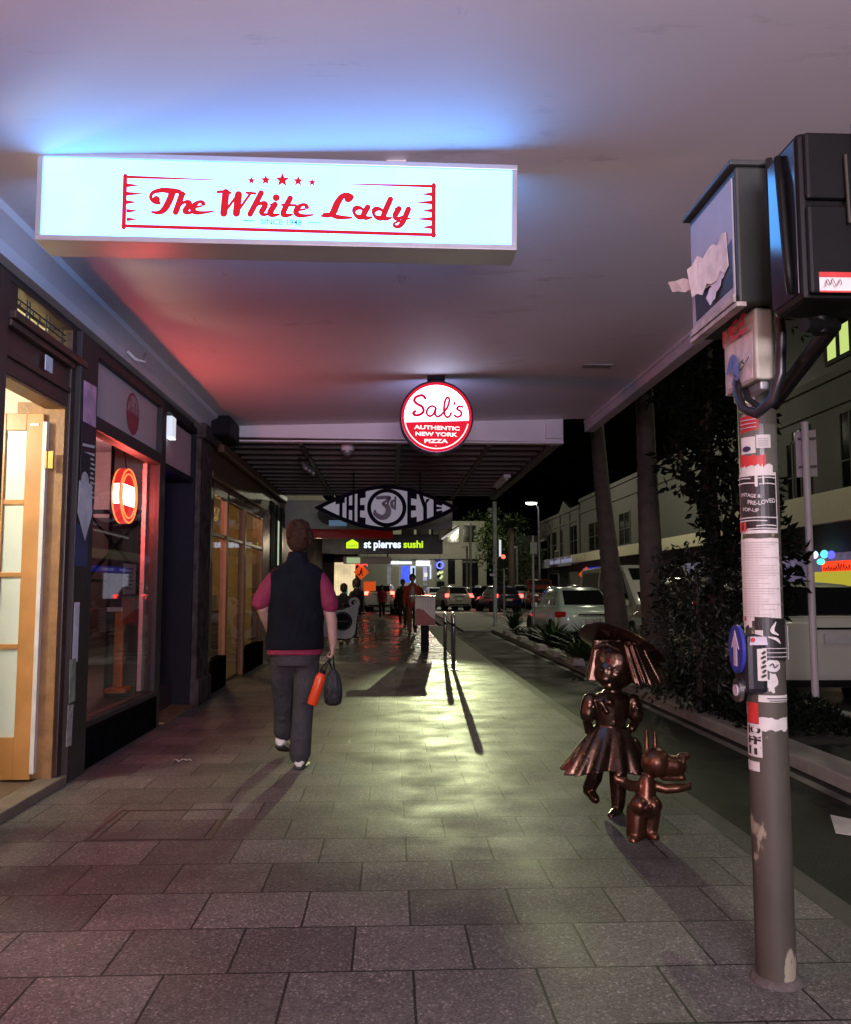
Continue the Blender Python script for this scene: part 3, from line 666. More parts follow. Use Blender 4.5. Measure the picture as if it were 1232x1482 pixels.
# ================================================================== SHOP BUILDING 2 (timber shopfront, dark battened canopy)
m_wood2 = M('dark_stained_timber', (.12, .06, .03), .4, var=.4, scale=5, bump=.15, bscale=30)
m_wood3 = M('warm_timber', (.36, .18, .06), .45, var=.3, scale=4)
B2 = thing('shop_building', 'timber framed cafe shopfront with warm lit interior beyond the stone pilaster', 'building', (XF, 14, 0))
mb = MB(); mb.box(XF-.2, XF-.02, 10.64, 18, 2.72, 3.5); mb.box(XF-.1, XF, 10.64, 11.0, 0, 2.72); mb.box(XF-.2, XF, 15.4, 16.3, 0, 2.72); mb.box(XF-.2, XF, 17.9, 18.1, 0, 3.5)
mb.build('wall', m_wood2, B2, bevel=.01)
mb = MB(); mb.build('stall_riser', m_black, B2, bevel=.01) if False else None
for a_ in ((XF-.12, XF+.02, 11.0, 12.0, 0, .42), (XF-.12, XF+.02, 13.5, 15.4, 0, .4)): MB().box(*a_)  .build('stall_riser', m_mblack, B2, bevel=.01)
for y0, y1 in ((10.95, 11.06), (11.97, 12.1), (13.42, 13.56), (15.3, 15.42)):
    MB().box(XF-.1, XF+.0, y0, y1, 0, 2.72).build('timber_post', m_wood3 if 11.9 < y0 < 13.5 else m_wood2, B2, bevel=.01)
mb = MB(); mb.box(XF-.08, XF-.0, 11.08, 15.3, 2.56, 2.72); mb.box(XF-.07, XF-.01, 11.08, 15.3, 2.02, 2.07); mb.box(XF+.0, XF+.07, 10.64, 15.5, 2.72, 2.8)
mb.build('transom_bar', m_wood2, B2, bevel=.006)
for y0, y1, z0 in ((11.06, 11.97, .42), (12.1, 13.42, .06), (13.56, 15.3, .4)):
    MB().box(XF-.05, XF-.042, y0, y1, z0, 2.56).build('window_pane', m_glass, B2)
mb = MB(); mb.box(-6.1, -6.0, 12.12, 18, 0, 3.4); mb.box(-6.0, XF-.2, 17.4, 17.5, 0, 3.4); mb.box(-6, XF-.2, 12.12, 17.4, 3.2, 3.3); mb.box(-6, XF-.3, 12.11, 12.2, 0, 3.3)
mb.build('room_wall', M('ochre_wall', (.45, .3, .14), .7, var=.25, scale=1.5), B2)
MB().box(-6, XF-.06, 11.0, 17.4, -.02, .05).build('room_floor', M('timber_floor', (.16, .09, .04), .4, var=.3), B2)
for i, (x, y, h, c_) in enumerate(((-3.3, 14.2, .8, (.5, .42, .3)), (-3.0, 13.3, 1.0, (.3, .12, .06)), (-3.5, 15.6, 1.2, (.25, .2, .12)))):
    t = thing('cafe_shelf', ('low cream display unit just inside the cafe window', 'reddish display unit inside the cafe doorway', 'tall olive shelf unit deep inside the cafe')[i], 'shelf', (x, y, .05))
    mm = M('shelf_finish', c_, .6, var=.3)
    mb = MB(); mb.box(x-.3, x-.27, y-.3, y+.3, .05, h); mb.box(x+.27, x+.3, y-.3, y+.3, .05, h); mb.box(x-.27, x+.27, y+.27, y+.3, .05, h); mb.build('side', mm, t)
    mb = MB()
    for k in range(4): mb.box(x-.27, x+.27, y-.3, y+.27, .08+k*(h-.1)/3.2, .11+k*(h-.1)/3.2)
    mb.build('shelf_board', mm, t)
    mb = MB()
    for k in range(9): mb.cyl((x-.2+.05*k, y-.1, .11+(k % 3)*(h-.1)/3.2), (x-.2+.05*k, y-.1, .28+(k % 3)*(h-.1)/3.2), .025, 8)
    mb.build('goods', M('goods', (.5, .3, .2), .4, var=.6, scale=12), t)
# lit window beyond
mb = MB(); mb.box(XF-.05, XF-.04, 16.3, 17.9, .5, 2.95); mb.build('lit_window', E('greenish_window', (.62, .75, .5), .55, True, .3), B2)
mb = MB()
for y in (16.3, 16.6, 17.1, 17.85): mb.box(XF-.06, XF+.02, y-.03, y+.03, .4, 3.0)
mb.build('window_frame', m_black, B2)
# dark battened canopy
mb = MB(); mb.box(XF, 2.2, CY1+.12, 18, 3.3, 3.36)
can2 = mb.build('canopy', M('canopy_boards', (.045, .034, .032), .55, var=.3, scale=5), B2)
mb = MB()
for k in range(13): mb.box(XF+.06, 2.1, 11.6+k*.5, 11.66+k*.5, 3.255, 3.3)
for x in (-1.2, 0.1, 1.3): mb.box(x-.03, x+.03, CY1+.12, 18, 3.225, 3.254)
mb.build('batten', M('batten_paint', (.055, .04, .037), .5, var=.25), can2)
mb = MB(); mb.box(2.12, 2.24, CY1+.12, 18.05, 3.22, 3.62); mb.build('fascia', M('dark_fascia', (.08, .07, .075), .5, var=.2), can2, bevel=.01)
MB().box(XF, XF+.1, CY1+.15, 18, 3.12, 3.25).build('cornice', m_wood2, can2, bevel=.02)
t = thing('tube_light', 'unlit fluorescent tube fitting under the edge of the dark canopy', 'light fitting', (1.95, 14.6, 3.2))
MB().box(1.86, 1.98, 13.9, 15.3, 3.16, 3.22).build('housing', m_white, t, bevel=.01)
MB().cyl((1.92, 13.95, 3.145), (1.92, 15.25, 3.145), .018, 10).build('tube', m_white, t)
t = thing('track_light', 'black track with three small spotlights under the dark canopy', 'light fitting', (-1.28, 12.7, 3.2))
p0 = at(436, 648, 12.4); mb = MB(); mb.box(p0.x-.02, p0.x+.02, 12.2, 13.6, 3.19, 3.225); mb.build('track', m_black, t)
for k in range(3):
    y = 12.4+.25*k; MB().limb([(p0.x+.02+.03*k, y, 3.17), (p0.x+.08+.03*k, y-.05, 3.08)], [.03, .04], 10).build('spotlight', m_galv, t, smooth=50)
p0 = at(503, 644, 11.6)
t = thing('camera_dome', 'small white security camera dome beneath the dark canopy', 'camera', (p0.x, 11.6, 3.2))
MB().cyl((p0.x, 11.6, 3.22), (p0.x, 11.6, 3.3), .09, 20).build('base', m_white, t)
MB().ell((p0.x, 11.6, 3.215), (.075, .075, .07)).build('dome', m_galv, t, smooth=0)

# ================================================================== EYE SIGN
EY = 14.0
t = thing('eye_sign', 'eye shaped white and dark hanging sign with third eye lettering', 'sign', (at(560, 735, EY).x, EY, 2.75))
EC = at(560, 735.5, EY); hw = (665-455)/2/F*EY; hh = 33/F*EY
me_ = lambda u, v, d: Vector((EC.x+u, EY-d, EC.z+v))
def lens(s, n=32, hw_=None):
    W = (hw_ or hw); P = []
    for i in range(n+1): u = -1+2*i/n; P.append((u*W, s*(1-abs(u)**1.75)))
    for i in range(1, n): u = 1-2*i/n; P.append((u*W, -s*(1-abs(u)**1.75)))
    return P
m_navy = M('sign_navy', (.006, .006, .014), .7, var=.2, spec=.08)
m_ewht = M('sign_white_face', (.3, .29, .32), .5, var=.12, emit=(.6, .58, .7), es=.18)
mb = MB(); mb.prism(lens(hh), me_, -.06, .06); mb.build('body', m_navy, t)
mb = MB(); mb.prism(lens(hh*.84, hw_=hw*.88), me_, .0605, .064); mb.build('face', m_ewht, t)
mb = MB()
def lensy(u): return hh*.84*(1-min(1, abs(u)/(hw*.88))**1.75)
def bl(u0, u1, a, b, sh=0, d=.067):   # block filling from a..b fraction of local lens height
    n = 4
    for i in range(n):
        ua, ub = u0+(u1-u0)*i/n, u0+(u1-u0)*(i+1)/n
        mb.face([me_(ua+sh*a, lensy(ua)*a, d), me_(ub+sh*a, lensy(ub)*a, d), me_(ub+sh*b, lensy(ub)*b, d), me_(ua+sh*b, lensy(ua)*b, d)])
W = hw*.88
bl(-.80*W, -.655*W, .5, 1, .0); bl(-.74*W, -.69*W, -1, .55, 0)                         # T
bl(-.63*W, -.59*W, -1, 1); bl(-.54*W, -.50*W, -1, 1); bl(-.59*W, -.54*W, -.2, .2, d=.0672)    # H
bl(-.46*W, -.415*W, -1, 1); bl(-.415*W, -.33*W, .62, 1); bl(-.415*W, -.345*W, -.18, .18); bl(-.415*W, -.33*W, -1, -.62)   # E
bl(.32*W, .38*W, -1, 1); bl(.38*W, .47*W, .62, 1); bl(.38*W, .455*W, -.18, .18); bl(.38*W, .47*W, -1, -.62)      # E
for u0, s in ((.50, 1), (.68, -1)):                                                          # Y
    ua = u0*W; mb.face([me_(ua, lensy(ua)*.98, .067), me_(ua+s*.06*W, lensy(ua)*.98, .067), me_(.60*W+s*.0*W+.03*W, -.0, .067), me_(.60*W-.03*W, -.0, .0671)])
bl(.57*W, .63*W, -1, 0)
bl(.73*W, .78*W, -1, 1); bl(.78*W, .87*W, .5, 1); bl(.78*W, .86*W, -.2, .2); bl(.78*W, .87*W, -1, -.5)              # E
mb.build('lettering', m_navy, t, fix=False)
ck = hh*.86
mb = MB(); mb.rings([[me_(r*cos(2*pi*i/48), r*sin(2*pi*i/48)*.98, d) for i in range(48)] for r, d in ((ck*.80, .05), (ck, .05), (ck, .085), (ck*.80, .085))], caps=False, closed=True)
mb.build('ring', m_navy, t, smooth=40)
mb = MB(); disc2(mb, 0, 0, ck*.80, me_, .072, 40); mb.build('iris', m_ewht, t, fix=False)
mb = MB(); s = ck/150
m3 = lambda u, v, d: me_((u-590)*s, -(v-235)*s, d)
stroke(mb, [(518, 160), (560, 156), (612, 158), (575, 190), (560, 205), (598, 235), (596, 285), (555, 310), (505, 285), (500, 260)], [26, 28, 24, 18, 20, 40, 46, 40, 34, 20], m3, .074)
stroke(mb, [(598, 225), (600, 190), (618, 168)], [14, 16, 10], m3, .074); stroke(mb, [(652, 178), (628, 190), (632, 225), (652, 240)], [14, 22, 24, 14], m3, .074); stroke(mb, [(655, 155), (652, 245)], 16, m3, .074)
mb.build('numeral', M('sign_maroon', (.035, .008, .02), .4), t, fix=False)
mb = MB()
for x in (-.55, .55): mb.cyl((EC.x+x, EY, EC.z+hh*.6), (EC.x+x, EY, 3.26), .012, 8)
mb.build('hanger', m_black, t)

# ================================================================== BUILDING 3: low grey canopy end, red board, sushi board
B3 = thing('shop_building', 'row of shops with a grey low canopy behind the eye sign', 'building', (XF, 24, 0))
mb = MB(); mb.box(XF-.2, XF, 18.1, 28.9, 0, 3.4); mb.build('wall', m_shopwall, B3)
p0, p1 = at(440, 724, 18.3), at(655, 766, 18.3)
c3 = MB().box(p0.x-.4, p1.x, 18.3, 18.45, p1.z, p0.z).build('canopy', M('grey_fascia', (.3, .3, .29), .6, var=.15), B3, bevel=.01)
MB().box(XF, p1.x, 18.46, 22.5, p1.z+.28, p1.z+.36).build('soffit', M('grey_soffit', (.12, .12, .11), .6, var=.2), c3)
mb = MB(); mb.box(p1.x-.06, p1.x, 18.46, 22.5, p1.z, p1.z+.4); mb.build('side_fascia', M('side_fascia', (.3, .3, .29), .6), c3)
mb = MB(); q = at(470, 745, 18.28)
mb.ell((q.x+.15, 18.285, q.z), (.3, .012, .22)); mb.ell((q.x+.35, 18.285, q.z-.05), (.2, .012, .13)); mb.build('picture', M('dark_picture', (.03, .02, .02), .5, var=.5, scale=14), c3)
q = at(489, 757, 18.28); MB().box(q.x-.19, q.x+.19, 18.27, 18.3, q.z-.06, q.z+.06).build('blue_label', M('blue_label', (.22, .35, .5), .5, emit=(.3, .5, .8), es=.15), c3)
t = thing('tube_light', 'slim bright tube running along the outer edge of the grey canopy', 'light fitting', (1.35, 20, 2.9))
a, b = at(640, 780, 19.0), at(664, 764, 16.8)
MB().cyl(a, b, .02, 8).build('tube', E('dim_tube', (.55, .52, .5), .7), t); MB().cyl(a+Vector((0, 0, .035)), b+Vector((0, 0, .035)), .022, 8).build('housing', m_galv, t)
p0, p1 = at(452, 765, 19.4), at(569, 779, 19.4)
t = thing('red_signboard', 'dim dark red signboard hanging left of the green and white sushi lettering', 'sign', (p0.x, 19.4, p0.z))
MB().box(p0.x, p1.x, 19.4, 19.5, p1.z, p0.z).build('board', M('red_board', (.2, .012, .012), .5, var=.3, emit=(.6, .01, .01), es=.04), t, bevel=.01)
mb = MB(); mr_ = lambda u, v, d: Vector((u, 19.397-d, v))
for k in range(17):
    u = p0.x+.12+k*.062
    if k != 8: stroke(mb, [(u, p1.z+.10), (u+.03, p1.z+.12+.012*(k % 3)), (u+.04, p1.z+.09)], .014, mr_, 0)
mb.build('print', M('faint_red', (.45, .08, .08), .5), t, fix=False)
mb = MB(); mb.cyl((p0.x+.3, 19.45, p0.z), (p0.x+.3, 19.45, 2.9), .012, 8); mb.cyl((p1.x-.3, 19.45, p0.z), (p1.x-.3, 19.45, 2.9), .012, 8); mb.build('hanger', m_black, t)
# sushi board
SYY = 24.0
p0, p1 = at(466, 773, SYY), at(641, 801.5, SYY)
t = thing('sushi_sign', 'black fascia board with glowing white and green sushi shop lettering', 'sign', ((p0.x+p1.x)/2, SYY, p1.z))
MB().box(p0.x, p1.x, SYY, SYY+.25, p1.z, p0.z).build('board', M('sushi_board', (.012, .012, .012), .4), t, bevel=.01)
mu_ = lambda u, v, d: at(440+u*250/1232, 690+v*250/1232, SYY-.004-d)
mb = MB(); put_text(mb, 'st pierres', 428, 692, 526, 455, mu_, .002, .03); mb.build('lettering', E('sushi_white', (.8, .95, 1.2), 1.1), t, fix=False)
mb = MB(); put_text(mb, 'sushi', 710, 850, 508, 455, mu_, .002, .03); mb.build('lettering', E('sushi_green', (.55, .85, .02), 1.0), t, fix=False)
mb = MB(); mb.face([mu_(x, y, .002) for x, y in ((302, 510), (302, 470), (345, 446), (388, 470), (388, 510))]); lg = mb.build('logo', E('sushi_green', (.6, .9, .02), 1.0), t, fix=False)
mb = MB(); put_text(mb, 'sushi', 314, 376, 500, 478, mu_, .005, .0); mb.build('logo_lettering', E('sushi_dark', (.2, .32, .01), .7), lg, fix=False)
mb = MB(); mb.cyl((p0.x+.4, SYY+.1, p0.z), (p0.x+.4, SYY+.1, 3.4), .03, 8); mb.cyl((p1.x-.3, SYY+.1, p0.z), (p1.x-.3, SYY+.1, 3.4), .03, 8); mb.build('hanger', m_black, t)
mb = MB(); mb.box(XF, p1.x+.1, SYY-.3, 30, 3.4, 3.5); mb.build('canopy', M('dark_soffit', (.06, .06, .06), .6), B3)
p0, p1 = at(497, 805.5, 26), at(566, 816, 26)
t = thing('beam_sign', 'pale beam with a small light green nameplate under the sushi board', 'sign', (p0.x, 26, p0.z))
MB().box(p0.x, p1.x, 26, 26.2, p1.z, p0.z).build('beam', m_offw, t)
a, b = at(502, 807, 25.98), at(521, 815, 25.98)
MB().box(a.x, b.x, 25.97, 25.998, b.z, a.z).build('nameplate', E('nameplate', (.5, .62, .34), .55), t)
mb = MB(); mb.cyl((p0.x+.1, 26.1, p0.z), (p0.x+.1, 26.1, 3.4), .02, 8); mb.cyl((p1.x-.1, 26.1, p0.z), (p1.x-.1, 26.1, 3.4), .02, 8); mb.build('hanger', m_black, t)

# corner shop with lit front, facing the viewer, at the end of the row
p0, p1 = at(484, 814, 29), at(514, 862, 29)
B4 = thing('kiosk', 'small corner kiosk with a bright warm ribbed front at the end of the row', 'kiosk', (p0.x, 30, 0))
mb = MB(); mb.box(XF-1, p1.x+.08, 29.06, 31, 0, 3.3); mb.box(XF-1, p0.x, 28.95, 29.06, 0, 3.0); mb.box(XF-1, p1.x+.08, 28.95, 29.06, p0.z, 3.0); mb.build('wall', m_shopwall, B4)
mb = MB()
n = 14
for k in range(n):
    u0 = p0.x+(p1.x-p0.x)*k/n; mb.box(u0+.004, u0+(p1.x-p0.x)/n-.004, 29.0+.012*(k % 2), 29.05, 0, p0.z)
mb.build('ribbed_panel', E('warm_panel', (1., .78, .45), .75, True, .55), B4)

# ================================================================== STREET THINGS ON THE PAVEMENT
# white stand on a black post
g0 = gnd(615, 943); Y = g0.y
p0, p1 = at(601, 862, Y), at(630, 905, Y)
t = thing('stand_box', 'white ribbed box with a red lower half on a black post', 'sign stand', (g0.x, Y, 0))
MB().box(g0.x-.085, g0.x+.085, Y-.05, Y+.05, 0, p1.z).build('post', m_black, t, bevel=.008)
bx = MB().box(p0.x, p1.x, Y-.09, Y+.09, p1.z, p0.z-.03).build('box', M('stand_white', (.62, .6, .55), .45, var=.05), t, bevel=.01)
mb = MB(); q = [(p0.x+.004, p1.z+.004), (p1.x-.1, p1.z+.004), (p1.x-.004, p1.z+.004), (p1.x-.004, p1.z+.12), (p1.x-.12, p1.z+.2), (p0.x+.17, p1.z+.33), (p0.x+.06, p1.z+.36), (p0.x+.004, p1.z+.33)]
mb.prism(q, lambda u, v, d: Vector((u, Y-.09-d, v)), .001, .004); mb.build('red_lower_patch', M('red_lower_patch', (.28, .07, .05), .45, var=.4, scale=8), bx)  # flat red-brown shape over the lower half of the box
mb = MB()
for k in range(5): mb.box(p0.x+.12+.05*k, p0.x+.126+.05*k, Y-.0935, Y-.091, p1.z+.34, p0.z-.06)
mb.build('rib', m_galv, bx)
MB().box(p0.x-.12, p1.x+.02, Y-.12, Y+.12, p0.z-.03, p0.z).build('top', m_galv, t, bevel=.006)
# bicycle hoops seen end on
for k, (px, py, py0) in enumerate(((645, 958, 889), (657, 970, 889))):
    g0 = gnd(px, py); z1 = at(px, py0, g0.y).z
    t = thing('bike_hoop', ('farther', 'nearer')[k]+' of two stainless steel cycle hoops at the kerb', 'bike rack', g0, 'steel cycle hoops by the kerb')
    mb = MB(); L_ = .55; r = .06
    pts = [g0, g0+Vector((0, 0, z1-r))] + [g0+Vector((0, r-r*cos(a), z1-r+r*sin(a))) for a in (.5, 1, 1.57)] + [g0+Vector((.02, L_-r+r*sin(a), z1-r+r*cos(a))) for a in (0, .5, 1, 1.57)] + [g0+Vector((.02, L_, 0))]
    mb.tube(pts, .026, 12); mb.build('tube', m_steel, t, smooth=0)
    mb = MB(); mb.cyl(g0, g0+Vector((0, 0, .012)), .07, 20); mb.cyl(g0+Vector((.02, L_, 0)), g0+Vector((.02, L_, .012)), .07, 20); mb.build('base_plate', m_galv, t)
    MB().cyl(g0+Vector((0, 0, z1*.78)), g0+Vector((0, 0, z1*.84)), .03, 12).build('band', m_black, t)
# cafe barrier: scroll ended panel
g0 = gnd(500, 932); Y = g0.y
t = thing('cafe_barrier', 'white cafe windbreak panel with a curled scroll end and round black badge', 'barrier', (g0.x, Y, 0))
mc = lambda u, v, d: Vector((at(470+u*170/1232, 875, Y).x, Y-d, at(500, 800+v*150/1087, Y).z))
out = [(-40, 600), (90, 612), (190, 598), (262, 570), (300, 548), (330, 540), (352, 560), (352, 620), (330, 740), (318, 850), (285, 890), (230, 905), (60, 885), (-40, 880)]
mb = MB(); mb.prism(out, mc, -.03, .03); pan = mb.build('panel', M('barrier_white', (.5, .5, .49), .5, var=.08), t)
mb = MB()
P = [(335, 575), (352, 530), (335, 490), (300, 482), (268, 505), (272, 545), (305, 555), (322, 530), (305, 512)]
Q = catmull([(a[0], a[1], w_) for a, w_ in zip(P, [40, 36, 32, 28, 26, 22, 18, 16, 12])], 6)
ra = []; 
for i, p in enumerate(Q):
    a = Q[max(0, i-1)]; b = Q[min(len(Q)-1, i+1)]; l = sqrt((b[0]-a[0])**2+(b[1]-a[1])**2)
    nx, ny = -(b[1]-a[1])/l*p[2]/2, (b[0]-a[0])/l*p[2]/2
    ra.append([mc(p[0]+nx, p[1]+ny, .032), mc(p[0]-nx, p[1]-ny, .032), mc(p[0]-nx, p[1]-ny, -.032), mc(p[0]+nx, p[1]+ny, -.032)])
mb.rings(ra); mb.build('scroll', M('barrier_white', (.5, .5, .49), .5, var=.08), pan)
mb = MB(); mb.prism([(190+102*cos(2*pi*i/40), 718+98*sin(2*pi*i/40)) for i in range(40)], mc, .031, .036); bd = mb.build('badge', m_black, pan)
mb = MB()
for k in range(7): stroke(mb, [(130+17*k, 722), (138+17*k, 714+4*(k % 2)), (142+17*k, 724)], 6, mc, .038)
ring2(mb, 190, 718, 84, 88, mc, .038); mb.build('badge_print', M('grey_print', (.12, .12, .12), .5), bd, fix=False)
mb = MB(); a = mc(60, 900, 0); b = mc(290, 900, 0)
for q in (a, b): mb.box(q.x-.04, q.x+.04, Y-.16, Y+.16, 0, .04); mb.box(q.x-.02, q.x+.02, Y-.02, Y+.02, .04, .12)
mb.build('foot', m_galv, t)
# metal chairs behind it
def chair(loc, lab, rz=0):
    t = thing('cafe_chair', lab, 'chair', (0, 0, 0), 'metal cafe chairs behind the barrier')
    mb = MB(); mb.box(-.2, .2, -.2, .2, .44, .46); mb.build('seat', m_galv, t, bevel=.01)
    for sx in (-1, 1):
        for sy in (-1, 1): MB().tube([(sx*.18, sy*.18, .44), (sx*.23, sy*.25, 0)], .012, 8).build('leg', m_steel, t, smooth=0)
    mb = MB(); mb.tube([(-.19, .19, .45), (-.19, .24, .78), (-.14, .25, .83), (.14, .25, .83), (.19, .24, .78), (.19, .19, .45)], .012, 8); mb.tube([(-.18, .23, .66), (.18, .23, .66)], .01, 8)
    mb.build('backrest', m_steel, t, smooth=0)
    t.location = loc; t.rotation_euler = (0, 0, rz); return t
ch1 = gnd(527, 927); chair((ch1.x, ch1.y, 0), 'metal cafe chair with splayed legs at the right end of the barrier', 1.2)
# roadworks signs
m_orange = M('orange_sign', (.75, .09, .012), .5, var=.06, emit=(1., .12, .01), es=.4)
def roadsign(px, py, Y, s, lab, panel=None):
    c = at(px, py, Y)
    t = thing('roadworks_sign', lab, 'road sign', (c.x, Y, 0))
    mf = lambda u, v, d: Vector((c.x+u, Y-d, c.z+v))
    mb = MB(); mb.prism([(0, s), (s, 0), (0, -s), (-s, 0)], mf, -.01, .01); pl = mb.build('diamond', m_orange, t)
    mb = MB(); k = s
    disc2(mb, .05*k, .42*k, .1*k, mf, .012); stroke(mb, [(.03*k, .3*k), (-.08*k, .05*k), (-.02*k, -.12*k)], [.16*k, .2*k, .16*k], mf, .012); stroke(mb, [(-.02*k, -.1*k), (.12*k, -.28*k), (.12*k, -.45*k)], .11*k, mf, .012); stroke(mb, [(-.06*k, -.1*k), (-.16*k, -.28*k), (-.22*k, -.44*k)], .11*k, mf, .012)
    stroke(mb, [(.0, .22*k), (.2*k, .05*k), (.02*k, -.05*k), (-.3*k, -.3*k)], .07*k, mf, .012); stroke(mb, [(-.46*k, -.4*k), (-.34*k, -.26*k), (-.22*k, -.4*k)], .1*k, mf, .012)
    mb.build('pictogram', m_black, pl, fix=False)
    mb = MB(); mb.cyl((c.x-.02, Y+.03, -.1), (c.x-.02, Y+.03, c.z+s*.4), .025, 8); mb.cyl((c.x-.02, Y+.05, .9), (c.x-.4, Y+.4, -.1), .02, 8); mb.cyl((c.x-.02, Y+.05, .9), (c.x+.4, Y+.4, -.1), .02, 8); mb.build('stand', m_galv, t)
    return t, c
t, c = roadsign(523, 828, 27.6, 11.2/F*27.6, 'orange diamond roadworks sign with a plain orange panel below it')
q = at(535, 848, 27.6); MB().box(q.x-.19, q.x+.2, 27.58, 27.6, q.z-.16, q.z+.14).build('panel', m_orange, t)
roadsign(849, 831.5, 32, 11.5/F*32, 'orange diamond roadworks sign standing across the road before the blue lit shop')
p = at(523, 816, 27.5)
t = thing('neon_bow', 'small red neon bow above the orange roadworks diamond', 'neon sign', p)
mb = MB(); mz = lambda u, v: p+Vector((u, 0, v))
mb.tube([mz(-.2, .1), mz(-.12, .0), mz(0, -.06), mz(.12, .0), mz(.2, .1)], .03, 6); mb.tube([mz(-.14, .02), mz(-.2, -.08)], .02, 6); mb.tube([mz(.14, .02), mz(.2, -.08)], .02, 6); mb.build('tube', E('bow_red', (1., .05, .04), 2.), t)
mb = MB(); mb.cyl(mz(-.2, .1), mz(-.2, 1.), .006, 6); mb.cyl(mz(.2, .1), mz(.2, 1.), .006, 6); mb.build('hanger', m_black, t)
# ================================================================== SIGNAL POLE (right foreground)
gp = gnd(1137, 1432); PXc, PYc = gp.x, gp.y+.066; PR0 = .0665
m_pole = M('brown_pole_paint', (.066, .06, .045), .6, var=.15, scale=5, bump=.05, bscale=40)
nt = m_pole.node_tree; b = nt.nodes['Principled BSDF']
tc = nt.nodes.new('ShaderNodeTexCoord'); nz = nt.nodes.new('ShaderNodeTexNoise'); nz.inputs['Scale'].default_value = 9; nz.inputs['Detail'].default_value = 6
mpn = nt.nodes.new('ShaderNodeMapping'); mpn.inputs['Scale'].default_value = (1, 1, .45)
nt.links.new(tc.outputs['Object'], mpn.inputs[0]); nt.links.new(mpn.outputs[0], nz.inputs[0])
rp = nt.nodes.new('ShaderNodeMapRange'); rp.inputs[1].default_value = .585; rp.inputs[2].default_value = .61; nt.links.new(nz.outputs['Fac'], rp.inputs[0])
mx = nt.nodes.new('ShaderNodeMix'); mx.data_type = 'RGBA'; mx.inputs[7].default_value = (.3, .28, .2, 1)
src = b.inputs['Base Color'].links[0].from_socket; nt.links.new(src, mx.inputs[6]); nt.links.new(rp.outputs[0], mx.inputs[0]); nt.links.new(mx.outputs[2], b.inputs['Base Color'])
SP = thing('signal_pole', 'brown painted traffic signal pole covered with stickers and posters', 'signal pole', (PXc, PYc, 0))
MB().cyl((PXc, PYc, 0), (PXc, PYc, 2.5), PR0, 40).build('pole', m_pole, SP, smooth=40)
mb = MB(); mb.rings([[(PXc+r*cos(2*pi*i/28), PYc+r*sin(2*pi*i/28), z) for i in range(28)] for r, z in ((.088, -.01), (.086, .008), (.076, .016), (PR0, .022))]); mb.build('collar', M('mortar_collar', (.1, .09, .08), .8, var=.4, scale=12, bump=.4), SP, smooth=60)
a0 = atan2(-PXc, PYc)          # direction from pole to viewer
def pole_c(py): # centre pixel of the pole at a picture row
    return 1137 + (py-1432)*(1137-1110.5)/(1432-650)
def pole_z(py): return at(1118, py, PYc-PR0*.8).z
def pm(u, v, d):  # u: metres round the pole from the viewer-facing line, v: height
    a = a0 + u/PR0
    r = PR0 + d
    return Vector((PXc + r*sin(a), PYc - r*cos(a), v))
PXR = 27.5
def ua(px, py): return PR0*asin(max(-.97, min(.97, (px-pole_c(py))/PXR)))
def patch(px0, px1, py0, py1, mat, lab, lev=0, cat='sticker', jag=0, group='stickers and posters on the signal pole', nm=None, tilt=0.):
    ym = (py0+py1)/2
    u0, u1 = ua(px0, ym), ua(px1, ym); z1, z0 = pole_z(py0), pole_z(py1)
    n = 10; rnd = random.Random(int(px0*7+py0)); R = []
    d0 = .0006+.0012*lev; d1 = d0+.0009
    top = [z1 + (rnd.uniform(-jag, jag)) + tilt*(i/n-.5) for i in range(n+1)]; bot = [z0 + rnd.uniform(-jag, jag) + tilt*(i/n-.5) for i in range(n+1)]
    mb = MB()
    for i in range(n+1):
        u = u0+(u1-u0)*i/n
        R.append([pm(u, bot[i], d0), pm(u, bot[i], d1), pm(u, top[i], d1), pm(u, top[i], d0)])
    mb.rings(R)
    o = mb.build(nm or cat, mat); tag(o, lab, cat, group)
    return o, u0, u1, z0, z1, d1+.0004
m_red = M('red_sticker', (.5, .035, .03), .5, var=.2, scale=25); m_wst = M('white_sticker', (.58, .57, .53), .55, var=.12, scale=25); m_blk = M('black_print', (.018, .017, .017), .45, var=.3, scale=30); m_ink = M('print_ink', (.03, .03, .03), .6)
m_lilac = M('lilac_paper', (.55, .52, .58), .6, var=.25, scale=25)
patch(1086, 1106, 560, 588, m_lilac, 'crumpled lilac white paper near the cable loop on the signal pole', 0, 'poster', .01)
o, u0, u1, z0, z1, d = patch(1086, 1111, 601, 624, m_red, 'red sticker with pale bars at the top of the signal pole', 0, tilt=.01)
mb = MB()
for k in range(3): stroke(mb, [(u0+.008, z0+.012+.014*k), (u1-.008, z0+.014+.014*k)], .003, pm, d)
mb.build('print', m_lilac, o, fix=False)
o, *_ = patch(1087, 1136, 614, 682, M('clear_film', (.12, .12, .1), .2, var=.3), 'dull plastic film wrapped round the signal pole above the black poster', 0, 'film', .003)
o, u0, u1, z0, z1, d = patch(1088, 1107, 632, 656, m_wst, 'white sticker with a yellow beak and navy spot on the signal pole', 1)
mb = MB(); disc2(mb, (u0+u1)/2, z0+.016, .014, pm, d, ry=.01); mb.build('spot', M('navy_spot', (.02, .02, .06), .5), o, fix=False)
mb = MB(); mb.face([pm(u0+.004, z1-.012, d), pm(u1-.004, z1-.02, d), pm(u1-.006, z1-.01, d), pm((u0+u1)/2, z1-.003, d)]); mb.build('beak', M('yellow_beak', (.55, .36, .05), .5), o, fix=False)
o, u0, u1, z0, z1, d = patch(1108, 1127, 630, 649, m_wst, 'small pale label beside the beak sticker on the signal pole', 1)
mb = MB()
for k in range(4): stroke(mb, [(u0+.006, z0+.008+.008*k), (u1-.012, z0+.008+.008*k)], .0014, pm, d)
